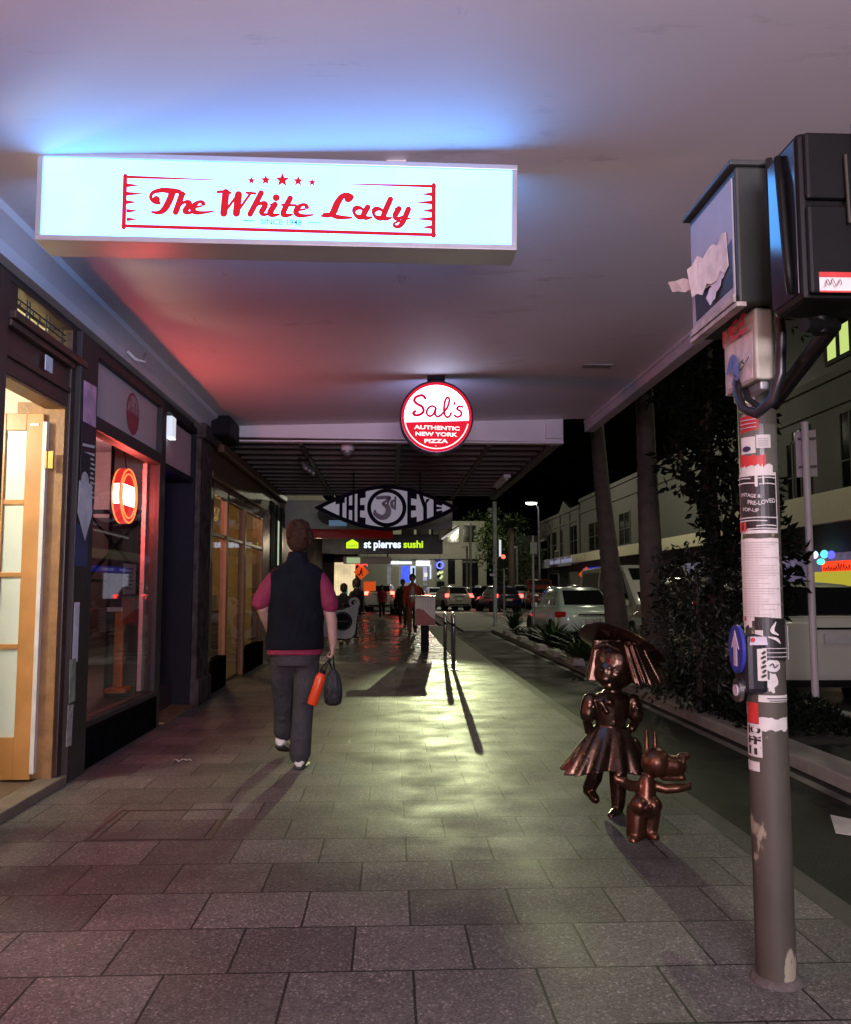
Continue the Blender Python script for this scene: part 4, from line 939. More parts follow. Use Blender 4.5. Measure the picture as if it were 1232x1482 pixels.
mb.build('print', M('grey_ink', (.25, .25, .22), .6), o, fix=False)
o, u0, u1, z0, z1, d = patch(1087, 1121, 659, 675, m_red, 'torn red band right above the black poster on the signal pole', 1, jag=.006)
o, *_ = patch(1087, 1130, 673, 690, m_wst, 'torn white paper edge along the top of the black poster', 1, 'poster', .005)
o, u0, u1, z0, z1, d = patch(1087, 1135, 684, 772, m_wst, 'black poster with white wavy lettering and white border on the signal pole', 2, 'poster')
mb = MB(); n = 10; ii = .004
mb.rings([[pm(u0+ii+(u1-u0-2*ii)*i/n, z, q) for z, q in ((z0+.012, d-.0003), (z0+.012, d), (z1-.012, d), (z1-.012, d-.0003))] for i in range(n+1)])
bk_ = mb.build('black_field', m_blk, o)
mb = MB(); W = u1-u0; H = z1-z0; d += .0004
tx = lambda s, a, b, c_, e_, o_=.01, wv=0: put_text(mb, s, u0+W*a, u0+W*b, z0+H*c_, z0+H*e_, lambda u, v, dd: pm(u, v+wv*sin((u-u0)/W*9), dd), d, o_)
tx('VINTAGE &', .06, .6, .60, .66, .01, .004); tx('PRE-LOVED', .3, .94, .48, .55, .01, .004); tx('POP-UP', .15, .55, .36, .42, .01, .003)
for k, (a, b, y) in enumerate(((.06, .4, .9), (.55, .92, .9), (.06, .5, .82), (.58, .9, .8), (.08, .94, .25), (.5, .9, .12), (.1, .7, .2), (.3, .92, .07))): stroke(mb, [(u0+W*a, z0+H*y), (u0+W*(a+b)/2, z0+H*(y+.01)), (u0+W*b, z0+H*y)], .0035, pm, d)
stroke(mb, [(u0+W*.52, z0+H*.78), (u0+W*.52, z0+H*.93)], .009, pm, d); stroke(mb, [(u0+W*.66, z0+H*.8), (u0+W*.66, z0+H*.92)], .005, pm, d)
mb.build('lettering', m_wst, o, fix=False)
mb = MB()
for a in (.12, .24): stroke(mb, [(u0+W*a, z0+H*.05), (u0+W*a, z0+H*.17)], .01, pm, d)
mb.build('red_mark', m_red, o, fix=False)
m_notice = M('notice_paper', (.62, .58, .54), .65, var=.06, scale=12)
o, u0, u1, z0, z1, d = patch(1088, 1139, 779, 899, m_notice, 'tall white notices printed with fine lines wrapped round the signal pole', 2, 'poster', .002)
mb = MB(); rnd = random.Random(3); W = u1-u0; H = z1-z0
for k in range(30):
    y = z0+H*(.05+.031*k)
    if k % 6 == 5: stroke(mb, [(u0+.002, y), (u1-.002, y)], .0016, pm, d)
    else:
        a = rnd.uniform(.06, .2); bb = rnd.uniform(.5, .9); stroke(mb, [(u0+W*a, y), (u0+W*bb, y)], .0011, pm, d)
mb.build('print', M('faint_ink', (.32, .3, .28), .7), o, fix=False)
mb = MB(); mb.face([pm(u0+.012, z0+.0, d+.0003), pm(u0+.024, z0, d+.0003), pm(u0+.024, z0+.016, d+.0003), pm(u0+.012, z0+.016, d+.0003)]); mb.build('red_corner', m_red, o, fix=False)
patch(1089, 1103, 893, 907, m_notice, 'short white paper tail below the tall notices on the signal pole', 1, 'poster', .006)
o, u0, u1, z0, z1, d = patch(1108, 1146, 894, 955, m_blk, 'dark photo flyer stuck crookedly over the foot of the white notices', 3, 'poster', tilt=-.008)
mb = MB(); W = u1-u0; H = z1-z0
stroke(mb, [(u0+W*.55, z0+H*.9), (u0+W*.45, z0+H*.7), (u0+W*.6, z0+H*.6)], [.003, .012, .004], pm, d); stroke(mb, [(u0+W*.35, z0+H*.55), (u0+W*.55, z0+H*.5), (u0+W*.65, z0+H*.4)], [.004, .01, .003], pm, d)
for k in range(3): stroke(mb, [(u0+W*.1, z0+H*(.08+.1*k)), (u0+W*.9, z0+H*(.08+.1*k))], .002, pm, d)
stroke(mb, [(u1-.004, z0+.004), (u1-.004, z1-.03)], .006, pm, d)
mb.build('print', m_wst, o, fix=False)
o, u0, u1, z0, z1, d = patch(1108, 1118, 912, 930, m_wst, 'small white label on the left edge of the dark photo flyer', 4)
def blob(px, py, rx, ry, mat, lab, seed, lev=1, wob=.25):
    uc, vc = ua(px, py), pole_z(py); rnd = random.Random(seed)
    rr = [1+rnd.uniform(-wob, wob) for _ in range(18)]
    d0 = .0006+.0012*lev
    mb = MB(); pts = [(uc+rx*rr[i]*cos(2*pi*i/18), vc+ry*rr[i]*sin(2*pi*i/18)) for i in range(18)]
    vs = [pm(u, v, d0+.0008) for u, v in pts]+[pm(uc, vc, d0+.0008)]+[pm(u, v, d0-.0008) for u, v in pts]
    mb.add(vs, [(i, (i+1) % 18, 18) for i in range(18)]+[(i, 19+i, 19+(i+1) % 18, (i+1) % 18) for i in range(18)])
    o = mb.build('sticker', mat, fix=False); tag(o, lab, 'sticker', 'stickers and posters on the signal pole'); return o, uc, vc, d0+.0012
o, uc, vc, d = blob(1131, 963, .026, .022, m_wst, 'round white sticker with a scribble under the dark flyer', 1, 1, .03)
mb = MB(); stroke(mb, [(uc-.012, vc), (uc-.004, vc+.008), (uc+.002, vc-.006), (uc+.012, vc+.004)], .003, pm, d); mb.build('print', m_ink, o, fix=False)
blob(1129, 990, .02, .03, m_wst, 'ragged white paper remnant above the narrow white strip on the signal pole', 5, 1, .45)
o, u0, u1, z0, z1, d = patch(1112, 1149, 1006, 1016, m_wst, 'narrow white strip label round the signal pole', 1)
mb = MB(); stroke(mb, [(u0+.03, z0+.014), (u1-.012, z0+.014)], .0035, pm, d); stroke(mb, [(u0+.036, z0+.006), (u1-.02, z0+.006)], .003, pm, d); mb.build('print', m_ink, o, fix=False)
patch(1113, 1149, 1039, 1057, m_wst, 'torn white paper patch low on the signal pole', 1, 'poster', .005)
o, u0, u1, z0, z1, d = patch(1097, 1112, 1018, 1048, m_red, 'red and white triangle sticker low on the signal pole', 1)
mb = MB(); mb.face([pm(u0+.001, z1-.002, d), pm(u1-.002, z1-.002, d), pm(u0+.001, z0+.03, d)][::-1]); mb.build('white_triangle', m_wst, o, fix=False)
o, u0, u1, z0, z1, d = patch(1098, 1117, 1049, 1097, m_wst, 'black and white block letter sticker below the red triangle', 1)
mb = MB(); W = u1-u0; H = z1-z0
for k, s in enumerate(('IO', 'EF', 'IT')): put_text(mb, s, u0+W*.2, u0+W*.95, z0+H*(.69-.31*k), z0+H*(.95-.31*k), pm, d, .05)
mb.build('lettering', m_blk, o, fix=False)
patch(1099, 1114, 1104, 1118, m_wst, 'little white rectangular label, lowest on the signal pole', 1)
# pedestrian push button
t = thing('push_button', 'black pedestrian crossing button box with a blue arrow disc', 'push button', (1.15, PYc, .95))
p0, p1 = at(1072, 917, PYc-.02), at(1104, 1003, PYc-.02)
xb0, xb1 = p0.x, p1.x+.005
mb = MB(); mb.box(xb0, xb1, PYc-.07, PYc+.06, p1.z, p0.z); bx = mb.build('box', M('button_black', (.014, .014, .018), .35), t, bevel=.02)
mb = MB(); mb.box(xb0+.02, xb1+.012, PYc-.03, PYc+.03, p1.z+.05, p0.z-.05); mb.build('bracket', m_black, t)
my = lambda u, v, d: Vector((xb0-d, PYc+.0-u, p0.z-.055+v))
mb = MB(); mb.prism([(.062*cos(2*pi*i/28), .02+.085*sin(2*pi*i/28)-.02) for i in range(28)], my, -.001, .012); bl_ = mb.build('blue_disc', M('sign_blue', (.03, .04, .3), .35), bx)
mb = MB(); mb.prism([(-.014, -.06), (.014, -.06), (.014, .01), (.034, .0), (0, .065), (-.034, .0), (-.014, .01)], my, .0125, .014); mb.build('arrow', m_lilac, bl_)
my2 = lambda u, v, d: Vector((xb0-d, PYc+.0-u, p0.z-.2+v)); 
mb = MB(); mb.prism([(.036*cos(2*pi*i/28), .036*sin(2*pi*i/28)*1.15) for i in range(28)], my2, -.001, .014); pb = mb.build('button', m_steel, bx)
mb = MB(); mb.prism([(.02*cos(2*pi*i/20), .02*sin(2*pi*i/20)) for i in range(20)], my2, .0145, .018); mb.build('button_cap', m_lilac, pb)
mf_ = lambda u, v, d: Vector((xb0+.052+u, PYc-.07-d, p0.z-.1+v))
mb = MB(); mb.prism([(-.017, -.06), (.017, -.06), (.017, .05), (-.017, .05)], mf_, .0005, .002); lb = mb.build('label', m_notice, bx)
mb = MB()
for k in range(6): stroke(mb, [(-.004+.004*(k % 2), -.045+.016*k), (.006, -.04+.016*k)], .008, mf_, .0025)
mb.build('print', m_ink, lb, fix=False)
mf_ = lambda u, v, d: Vector((xb0+.04+u, PYc-.07-d, p0.z-.022+v))
mb = MB(); mb.prism([(-.03, -.015), (.034, -.015), (.03, .014), (-.026, .014)], mf_, .0005, .002); lb = mb.build('torn_label', m_lilac, bx)
mb = MB(); disc2(mb, -.022, .004, .008, mf_, .003); mb.build('red_spot', m_red, lb, fix=False)

# ---- signal heads and boxes on the pole
def vbox(pxn, Yn, Yf, x1, yt, yb): # box whose left face runs along the street, near vertical edge at pxn
    a = at(pxn, yt, Yn); b = at(pxn, yb, Yn); return a.x, x1, Yn, Yf, b.z, a.z
# pedestrian signal head (left box)
x0, x1, y0, y1, z0, z1 = vbox(1064, 2.6, 3.02, 1.26, 240, 437)
t = thing('pedestrian_signal', 'grey green pedestrian signal box with torn white stickers on its side', 'signal head', (x0, y0, z0))
hb = MB().box(x0, x1, y0, y1, z0, z1).build('housing', M('signal_grey', (.028, .034, .031), .45, var=.25, scale=5), t, bevel=.008)
mb = MB(); mb.box(x0-.006, x0-.0005, y0+.02, y1-.02, z0+.03, z1-.03); sf = mb.build('side_panel', M('scuffed_panel', (.36, .37, .4), .5, var=.15, scale=7), hb, bevel=.003)
mb = MB(); mb.box(x0-.022, x1, y0-.012, y1+.02, z1, z1+.018); mb.build('lid', M('signal_grey', (.04, .047, .044), .45), hb, bevel=.005)
mb = MB(); mb.box(x0-.012, x0+.02, y0-.006, y1, z0-.014, z0); mb.box(x0-.016, x0-.007, y0+.01, y1-.02, z0+.005, z0+.03); mb.build('lower_lip', M('peeled_lip', (.4, .37, .33), .6, var=.5, scale=18), hb)
MB().cyl((PXc-.03, PYc+.02, z0+.1), (PXc-.03, PYc+.02, 2.86), .045, 20).build('cap', M('dull_cap', (.1, .11, .14), .35), hb, smooth=40)
mxs = lambda u, v, d: Vector((x0-.0065-d, y0+u, z0+v))
mb = MB(); mb.prism([(.03, .06), (.36, .05), (.37, .2), (.25, .19), (.2, .17), (.1, .2), (.03, .22)], mxs, 0, .001); mb.build('dark_sticker', m_blk, sf)
# curling torn sticker: strips bending away from the panel
def curl(u0, v0, u1, v1, w_, lift, mat, lab):
    mb = MB(); n = 8; R = []
    for i in range(n+1):
        s = i/n; l = lift*(s**1.6); u = u0+(u1-u0)*s; v = v0+(v1-v0)*s
        dv = Vector((v1-v0, -(u1-u0))).normalized()
        wv = w_*(1+.25*sin(i*2.3))/2
        R.append([mxs(u+dv.x*wv, v+dv.y*wv, .003+l), mxs(u-dv.x*wv, v-dv.y*wv, .003+l+.3*l), mxs(u-dv.x*wv, v-dv.y*wv, .0045+l+.3*l), mxs(u+dv.x*wv, v+dv.y*wv, .0045+l)])
    mb.rings(R); o = mb.build('torn_sticker', mat); tag(o, lab, 'sticker', 'torn stickers on the pedestrian signal box'); return o
m_torn = M('torn_white', (.6, .56, .52), .6, var=.3, scale=24)
curl(.06, .2, .30, .17, .12, .035, m_torn, 'large torn white sticker peeling off the pedestrian signal box')
curl(.12, .12, .42, .2, .04, .06, m_torn, 'curled tongue of torn sticker reaching out from the pedestrian signal box')
curl(.10, .15, .2, .07, .05, .012, m_lilac, 'small ragged lower flap of the torn sticker on the pedestrian signal box')
# junction box
x0, x1, y0, y1, z0, z1 = vbox(1092, 2.64, 2.9, 1.235, 444, 548)
t = thing('junction_box', 'cream junction box with red graffiti letters on the signal pole', 'junction box', (x0, y0, z0))
hb = MB().box(x0, x1, y0, y1, z0, z1).build('box', M('junction_cream', (.42, .42, .34), .45, var=.1), t, bevel=.008)
MB().box(x0+.02, x1-.01, y0+.02, y1-.02, z0-.03, z0).build('gland', m_galv, hb, bevel=.006)
mj = lambda u, v, d: Vector((x0-d, y1-u, z0+v))
w_, h_ = y1-y0, z1-z0
mb = MB(); mb.prism([(.03, .02), (w_-.03, .01), (w_-.02, h_*.68), (w_*.5, h_*.74), (.03, h_*.7)], mj, .0005, .0015); pp = mb.build('paper', m_torn, hb)
mb = MB()
for p_ in ([(.03, h_*.72), (.03, h_*.95), (.06, h_*.82), (.09, h_*.95), (.09, h_*.72)], [(.15, h_*.95), (.115, h_*.95), (.115, h_*.74), (.155, h_*.74)], [(.115, h_*.85), (.145, h_*.85)], [(.215, h_*.95), (.175, h_*.95), (.175, h_*.74), (.22, h_*.74)], [(.175, h_*.85), (.205, h_*.85)]):
    stroke(mb, p_, .014, mj, .002, k=2)
mb.build('graffiti', M('graffiti_red', (.5, .04, .06), .5), hb, fix=False)
mb = MB(); stroke(mb, [(.06, h_*.3), (.1, h_*.42), (.13, h_*.2), (.1, h_*.1)], [.02, .05, .05, .02], mj, .002); mb.build('blue_blot', M('blue_blot', (.12, .18, .4), .6, var=.4, scale=20), pp, fix=False)
mb = MB(); stroke(mb, [(.19, h_*.34), (.16, h_*.3), (.165, h_*.22), (.2, h_*.26), (.18, h_*.32)], .006, mj, .003); stroke(mb, [(.21, h_*.28), (.235, h_*.33)], .006, mj, .003); mb.build('scribble', m_ink, pp, fix=False)
# vehicle signal head (black, seen from behind and side)
x0, x1, y0, y1, z0, z1 = vbox(1153, 2.2, 2.38, 1.34, 190, 432)
t = thing('traffic_signal', 'black traffic signal head seen from behind with a red and white sticker', 'traffic light', (x0, y0, z0))
m_sig = M('signal_black', (.003, .003, .003), .5, var=.3, scale=8, spec=.2)
mb = MB(); mb.box(x0, x1, y0, y1, z0, z1); hb = mb.build('housing', m_sig, t, bevel=.015)
mb = MB(); mb.box(x0-.004, x0-.0005, y0+.015, y1-.005, z0+.02, z1-.02); mb.build('side_panel', M('gloss_panel', (.012, .014, .02), .13, var=.1, scale=5, spec=.7), hb, bevel=.001)
mb = MB(); mb.tube([(x0-.012, y0+.09, z1-.03), (x0-.016, y0+.07, z1-.12), (x0-.016, y0+.05, z0+.12), (x0-.012, y0+.045, z0+.03)], [.012, .014, .012, .01], 8)
mb.build('cable', m_sig, hb, smooth=0)
mb = MB(); zm = (z0+z1)/2+.03
for za, zb in ((z0+.01, zm-.008), (zm+.008, z1-.01)): mb.box(x0+.012, x1-.012, y0-.02, y0-.0005, za, zb)
mb.build('back_door', m_sig, hb, bevel=.012)
mb = MB(); mb.box(x0+.14, x0+.165, y0-.045, y0-.021, z0-.005, z1+.012); mb.tube([(x0+.118, y0-.03, z1-.08), (x0+.122, y0-.03, z0+.2)], .006, 8); mb.build('rib', M('signal_rib', (.02, .02, .014), .35), hb, bevel=.006)
mb = MB(); mb.box(x0+.035, x0+.125, y0-.0235, y0-.0212, z0+.012, z0+.065); lb = mb.build('sticker', m_notice, hb)
mb = MB(); mb.box(x0+.035, x0+.125, y0-.025, y0-.0236, z0+.052, z0+.066); mb.box(x0+.035, x0+.125, y0-.025, y0-.0236, z0+.01, z0+.0145); mb.build('sticker_band', m_red, lb)
ms_ = lambda u, v, d: Vector((x0+.045+u, y0-.024-d, z0+.022+v))
mb = MB(); stroke(mb, [(0, .0), (.006, .02), (.014, .006), (.02, .022), (.03, .002), (.04, .02), (.045, .006)], .002, ms_, 0); mb.build('scribble', m_ink, lb, fix=False)
# visors facing the road
for zz in (z0+.12, z1-.1):
    mb = MB(); cxv = x1-.02; R = []
    mb.rings([[(cxv+.0+yy, y1-.09+.1*cos(2*pi*i/24), zz+.1*sin(2*pi*i/24)) for i in range(24)] for yy in (0, .02)]); mb.build('lens', M('dark_lens', (.03, .02, .015), .15), hb, smooth=40)
    mb = MB(); mb.rings([[(cxv+.022+a, y1-.09+r*cos(pi*i/20-.2), zz+r*sin(pi*i/20-.2)) for i in range(24)] for a, r in ((0, .105), (.17, .105), (.17, .099), (0, .099))], caps=False, closed=True); mb.build('visor', m_sig, hb)
mb = MB(); mb.tube([(x0+.02, y0+.04, z0-.06), (x0+.12, y0+.08, z0-.05), (PXc+.05, PYc-.02, z0-.12)], [.02, .025, .025], 12); mb.cyl((x0+.08, y0+.07, z0-.075), (x0+.08, y0+.07, z0-.03), .022, 12); mb.build('bracket', m_sig, t, smooth=40)
mb = MB(); mb.box(x0+.28, x0+.62, y0-.02, y0+.16, z0+.05, z1+.06); mb.build('second_head', m_sig, t, bevel=.02)
# front post in front of the box side
pf = at(1124, 330, 2.5)
# cable loop under the boxes
cp = lambda px, py, Y: at(px, py, Y)
t = thing('cable', 'thick black cable looping from the signal head down behind the junction box', 'cable', cp(1120, 470, 2.6))
MB().tube([cp(1113, 230, 2.55), cp(1119, 330, 2.55), cp(1124, 430, 2.55), cp(1131, 480, 2.58), cp(1130, 540, 2.6), cp(1118, 580, 2.62), cp(1095, 599, 2.66), cp(1076, 592, 2.7), cp(1067, 570, 2.74), cp(1068, 552, 2.78)], [.011, .012, .014, .016, .017, .017, .017, .016, .014, .012], 12).build('sheath', M('cable_black', (.012, .012, .014), .35), t, smooth=0)
MB().tube([cp(1126, 450, 2.62), cp(1134, 500, 2.62), cp(1128, 560, 2.64), cp(1102, 590, 2.68), cp(1082, 578, 2.74), cp(1078, 555, 2.78)], .012, 10).build('inner_cable', M('cable_black', (.012, .012, .014), .35), t, smooth=0)

# ================================================================== SIGN POST at the planter (back of a parking sign)
g0 = gnd(1182, 1043, -.05); Y = g0.y
t = thing('sign_post', 'white parking sign post tinted by pink light, its plate seen from behind', 'sign post', g0)
top = at(1163, 611, Y)
mb = MB(); mb.cyl((g0.x, Y, -.05), (g0.x, Y, top.z), .038, 20); mb.build('post', M('post_white', (.55, .5, .5), .45, var=.12, scale=8), t, smooth=40)  # pink light on the white post is put into its base colour
MB().cyl((g0.x, Y, -.05), (g0.x, Y, .03), .05, 20).build('collar', m_concrete, t)
a, b = at(1151, 625, Y), at(1192, 691, Y)
mb = MB(); xa, xb = a.x-.0, b.x; mp_ = lambda u, v, d: Vector((xa+(xb-xa)*u, Y+.05+d+.12*(u-.4), b.z+(a.z-b.z)*v))
mb.prism([(0, 0), (1, .06), (1, 1.1), (0, 1.0)], mp_, 0, .004); pl = mb.build('plate', M('plate_back', (.5, .42, .46), .5, var=.08), t)  # plate colour carries the same pink light
mb = MB()
for v in (.2, .82): mb.prism([(.12, v), (.95, v+.05), (.95, v+.1), (.12, v+.05)], mp_, -.02, -.001)
mb.build('bracket', M('bracket_dark', (.12, .1, .1), .5), pl)
# ================================================================== PEOPLE
def V3(*a): return Vector(a)
def hand(mb, wrist, dirv, palmn, side, curl=.9, s=1.0):
    """palm and five separate bent fingers; dirv: along the hand, palmn: out of the palm, side: towards the thumb"""
    d = Vector(dirv).normalized(); n = Vector(palmn).normalized(); t = Vector(side).normalized()
    k = s
    mb.limb([wrist-d*.01*k, wrist+d*.035*k], [.024*k, .03*k], 10)
    for q in (-.028, -.009, .01, .029):
        mb.limb([wrist+d*.02*k+t*q*.7*k, wrist+d*.085*k+t*q*k], [.0155*k, .0135*k], 10)
    for i, (q, L) in enumerate(((.03, .068), (.0105, .076), (-.009, .07), (-.028, .055))):
        b = wrist+d*.088*k+t*q*k; pts = [b]; ang = 0
        for seg, f in ((.42, .55), (.32, .9), (.26, .75)):
            ang += curl*f*(1+.06*i)
            b = b+(d*cos(ang)+n*sin(ang))*L*seg*k; pts.append(b)
        mb.limb(pts, [.0098*k, .0092*k, .0085*k, .0075*k], 8)
    b = wrist+d*.03*k+t*.032*k
    mb.limb([b, b+(d*.6+t*.6+n*.3)*.035*k, b+(d*.95+t*.25+n*.55)*.065*k, b+(d*1.0+n*.8)*.088*k], [.014*k, .0115*k, .0105*k, .0085*k], 8)
def head(mb, c, s=1.0, yaw=0., tilt=0.):
    Rz = Euler((tilt, 0, yaw)).to_matrix(); c = Vector(c)
    P = lambda x, y, z: c+Rz @ V3(x*s, y*s, z*s)
    r = (tilt, 0, yaw)
    mb.ell(P(0, -.012, .03), (.077*s, .094*s, .09*s), r, 20, 14)
    mb.ell(P(0, .02, -.03), (.06*s, .07*s, .085*s), r, 16, 12)
    mb.limb([P(0, .07, -.085), P(0, .05, -.09)], [.026*s, .03*s], 10)
    mb.limb([P(0, .09, .01), P(0, .108, -.025)], [.008*s, .014*s], 8)                       # nose
    mb.limb([P(-.022, .083, -.055), P(0, .09, -.054), P(.022, .083, -.055)], [.007*s, .009*s, .007*s], 8)   # lips
    mb.limb([P(-.05, .07, .025), P(-.02, .083, .028)], .009*s, 8); mb.limb([P(.05, .07, .025), P(.02, .083, .028)], .009*s, 8)
    for sx in (-1, 1):
        mb.ell(P(sx*.079, -.01, -.005), (.012*s, .022*s, .034*s), (tilt, sx*.15, yaw), 10, 8)
        mb.ell(P(sx*.031, .074, .008), (.013*s, .013*s, .01*s), r, 10, 8)
    return P
m_skin = M('skin', (.42, .25, .19), .5, var=.12, scale=12); m_skin2 = M('skin_brown', (.2, .12, .09), .5, var=.12, scale=12)
def hairmesh(mb, P, s, style='short', r=(0, 0, 0)):
    mb.ell(P(0, -.022, .045), (.092*s, .102*s, .098*s), r, 20, 14)
    mb.ell(P(0, -.06, -.005), (.083*s, .062*s, .09*s), r, 16, 12)
    if style == 'full':
        rnd = random.Random(4)
        for k in range(46):
            a = rnd.uniform(0, 2*pi); t = rnd.uniform(.1, 1.75); x = sin(t)*cos(a); y = sin(t)*sin(a); z = cos(t)
            if y > .45: continue
            q = P(x*.09, -.025+y*.1, .045+z*.095); q2 = P(x*.104+rnd.uniform(-.012, .012), -.03+y*.112, .03+z*.098-.03)
            mb.limb([q, q2], [.02*s, .012*s], 6)

# ---------------- the man in the vest
g0 = gnd(426, 1112)
MAN = thing('person', 'person in a black vest over a magenta shirt walking away with a bag and bottle', 'person', (g0.x, g0.y, 0))
O = Vector((g0.x, g0.y, 0))
mb = MB(); HC = O+V3(.0, .06, 1.715)
Pm = head(mb, HC, 1.04, yaw=.12)
mb.limb([O+V3(0, .02, 1.47), O+V3(0, .045, 1.62)], [.056, .056], 14)
mb.limb([O+V3(-.165, .0, 1.40), O+V3(-.255, -.03, 1.18), O+V3(-.235, .02, 1.13), O+V3(-.2, .16, .98)], [.045, .046, .045, .034], 14)   # left arm bent forward
mb.limb([O+V3(.165, .0, 1.40), O+V3(.245, -.02, 1.18), O+V3(.268, -.02, 1.1), O+V3(.28, -.02, .93)], [.045, .047, .046, .032], 14)
hand(mb, O+V3(-.2, .165, .975), (.3, .75, -.6), (1, 0, .1), (0, .5, .8), .5)
hand(mb, O+V3(.28, -.02, .925), (-.02, .05, -1), (-1, -.1, -.1), (0, 1, .1), 1.15, .95)
mb.limb([O+V3(0, 0, 1.36), O+V3(0, .0, 1.0)], [.09, .09], 14)
for sx, kn, an in ((-1, V3(-.105, .2, .5), V3(-.125, .36, .16)), (1, V3(.06, .02, .5), V3(.04, -.0, .1))):
    mb.limb([O+V3(sx*.085, .02, .92), O+kn, O+an], [.08, .055, .04], 12)
mb.build('body', m_skin, MAN, remesh=.0075, sm=3)
mb = MB(); hairmesh(mb, Pm, 1.07, 'full', (0, 0, .12)); mb.build('hair', M('brown_hair', (.036, .015, .008), .75, var=.6, spec=.15, scale=30, bump=.5, bscale=50), MAN, remesh=.008, sm=2)
mb = MB()
sh = [(-.03, 1.06), (.0, 1.0)]
mb.loft([(.845, -.01, .01, .21, .135), (.9, -.01, .01, .208, .132), (1.0, -.005, .01, .19, .12), (1.2, 0, .01, .2, .125), (1.36, 0, .01, .19, .11), (1.44, 0, .015, .14, .085), (1.52, 0, .03, .065, .06)], 28, 2.4)
for sx, el in ((-1, V3(-.262, -.03, 1.22)), (1, V3(.252, -.02, 1.2))):
    d = (O+el)-(O+V3(sx*.17, 0, 1.46))
    mb.limb([V3(sx*.155, .0, 1.43), V3(sx*.21, -.01, 1.34), el+V3(0, 0, .02)], [.066, .072, .073], 16)
mb.v = [p+O if p.length < 3 and abs(p.x) < .6 and p.y < .6 and p.y > -.6 else p for p in mb.v]
m_mag = M('magenta_shirt', (.2, .012, .045), .8, var=.15, scale=14, bump=.7, bscale=16)
mb.build('shirt', m_mag, MAN, remesh=.009, sm=3)
mb = MB()
mb.loft([(.885, -.012, .012, .224, .152), (.95, -.01, .012, .222, .15), (1.05, -.006, .01, .212, .142), (1.2, 0, .01, .217, .145), (1.34, 0, .005, .216, .138), (1.42, 0, .008, .218, .128), (1.47, 0, .012, .208, .115), (1.515, 0, .018, .155, .1), (1.545, 0, .028, .088, .082), (1.6, 0, .045, .074, .074), (1.625, 0, .05, .07, .07)], 32, 2.4)
for k in range(9):   # soft folds
    a = -1.2+.33*k; x = .2*sin(a); mb.limb([V3(x*.8, -.105*cos(a)-.012, 1.36), V3(x*.9+.03, -.122*cos(a)-.0, 1.15+.03*(k % 3)), V3(x*1.02-.02, -.13*cos(a)+.002, .95)], [.008, .016, .014], 8)
mb.v = [p+O for p in mb.v]
mb.build('vest', M('black_vest', (.007, .008, .011), .9, var=.4, scale=10, bump=.9, bscale=11, spec=.1), MAN, remesh=.009, sm=3)
mb = MB()
mb.loft([(.76, 0, .02, .155, .12), (.84, 0, .015, .182, .128), (.93, 0, .01, .178, .115)], 28, 2.3)
LL = [V3(-.095, .01, .85), V3(-.115, .11, .66), V3(-.115, .19, .5), V3(-.12, .26, .36), V3(-.125, .33, .215)]
RL = [V3(.085, .02, .85), V3(.075, .03, .66), V3(.06, .035, .5), V3(.05, .02, .3), V3(.04, .0, .105)]
mb.limb(LL, [.096, .092, .078, .074, .078], 18); mb.limb(RL, [.098, .094, .08, .078, .083], 18)
for L_, rr in ((LL, .1), (RL, .1)):
    for k, (f, dx) in enumerate(((.6, -.02), (.9, .03), (1.6, -.03), (2.2, .035), (3.0, -.03), (3.5, .02), (3.85, -.02))):
        i = int(min(3, f)); q = L_[i].lerp(L_[i+1], f-i); mb.limb([q+V3(-.055, -.04, .02+dx*.5), q+V3(0, -.073, dx), q+V3(.055, -.04, -.02-dx*.5)], [.012, .017, .012], 8)
mb.v = [p+O for p in mb.v]
mb.build('trousers', M('charcoal_trousers', (.05, .048, .052), .9, var=.3, scale=9, bump=.9, bscale=10, spec=.2), MAN, remesh=.009, sm=4)
def shoe(mb, heel, toe, w=.048, up=V3(0, 0, 1), h=.07):
    d = (toe-heel); L_ = d.length; d.normalize(); s = d.cross(up).normalized(); u = s.cross(d)
    R = []
    for f, wd, hh in ((0, .5, .75), (.06, .85, 1.1), (.25, .95, 1.15), (.45, .95, .95), (.65, 1.1, .75), (.85, 1.05, .6), (.97, .7, .45), (1., .35, .3)):
        c = heel+d*L_*f
        R.append([c+s*w*wd*cos(a)*(1 if sin(a) > -.2 else 1.02)+u*(h*hh*.5+h*hh*.5*sin(a)) for a in [2*pi*k/14 for k in range(14)]])
    return mb.rings(R)
m_shoe = M('white_shoe', (.66, .64, .58), .5, var=.08); m_sole = M('dark_sole', (.03, .03, .03), .6)
for nm, he, to, upv in (('shoe', V3(-.145, .27, .115), V3(-.13, .54, .03), V3(0, .25, 1)), ('shoe', V3(.04, -.065, .018), V3(.05, .215, .012), V3(0, 0, 1))):
    mb = MB(); shoe(mb, O+he, O+to, .049, upv, .088); s_ = mb.build(nm, m_shoe, MAN, smooth=60)
    mb = MB(); shoe(mb, O+he+V3(0, -.004, -.012), O+to+V3(0, .004, -.012), .051, upv, .022); mb.build('sole', m_sole, s_, smooth=60)
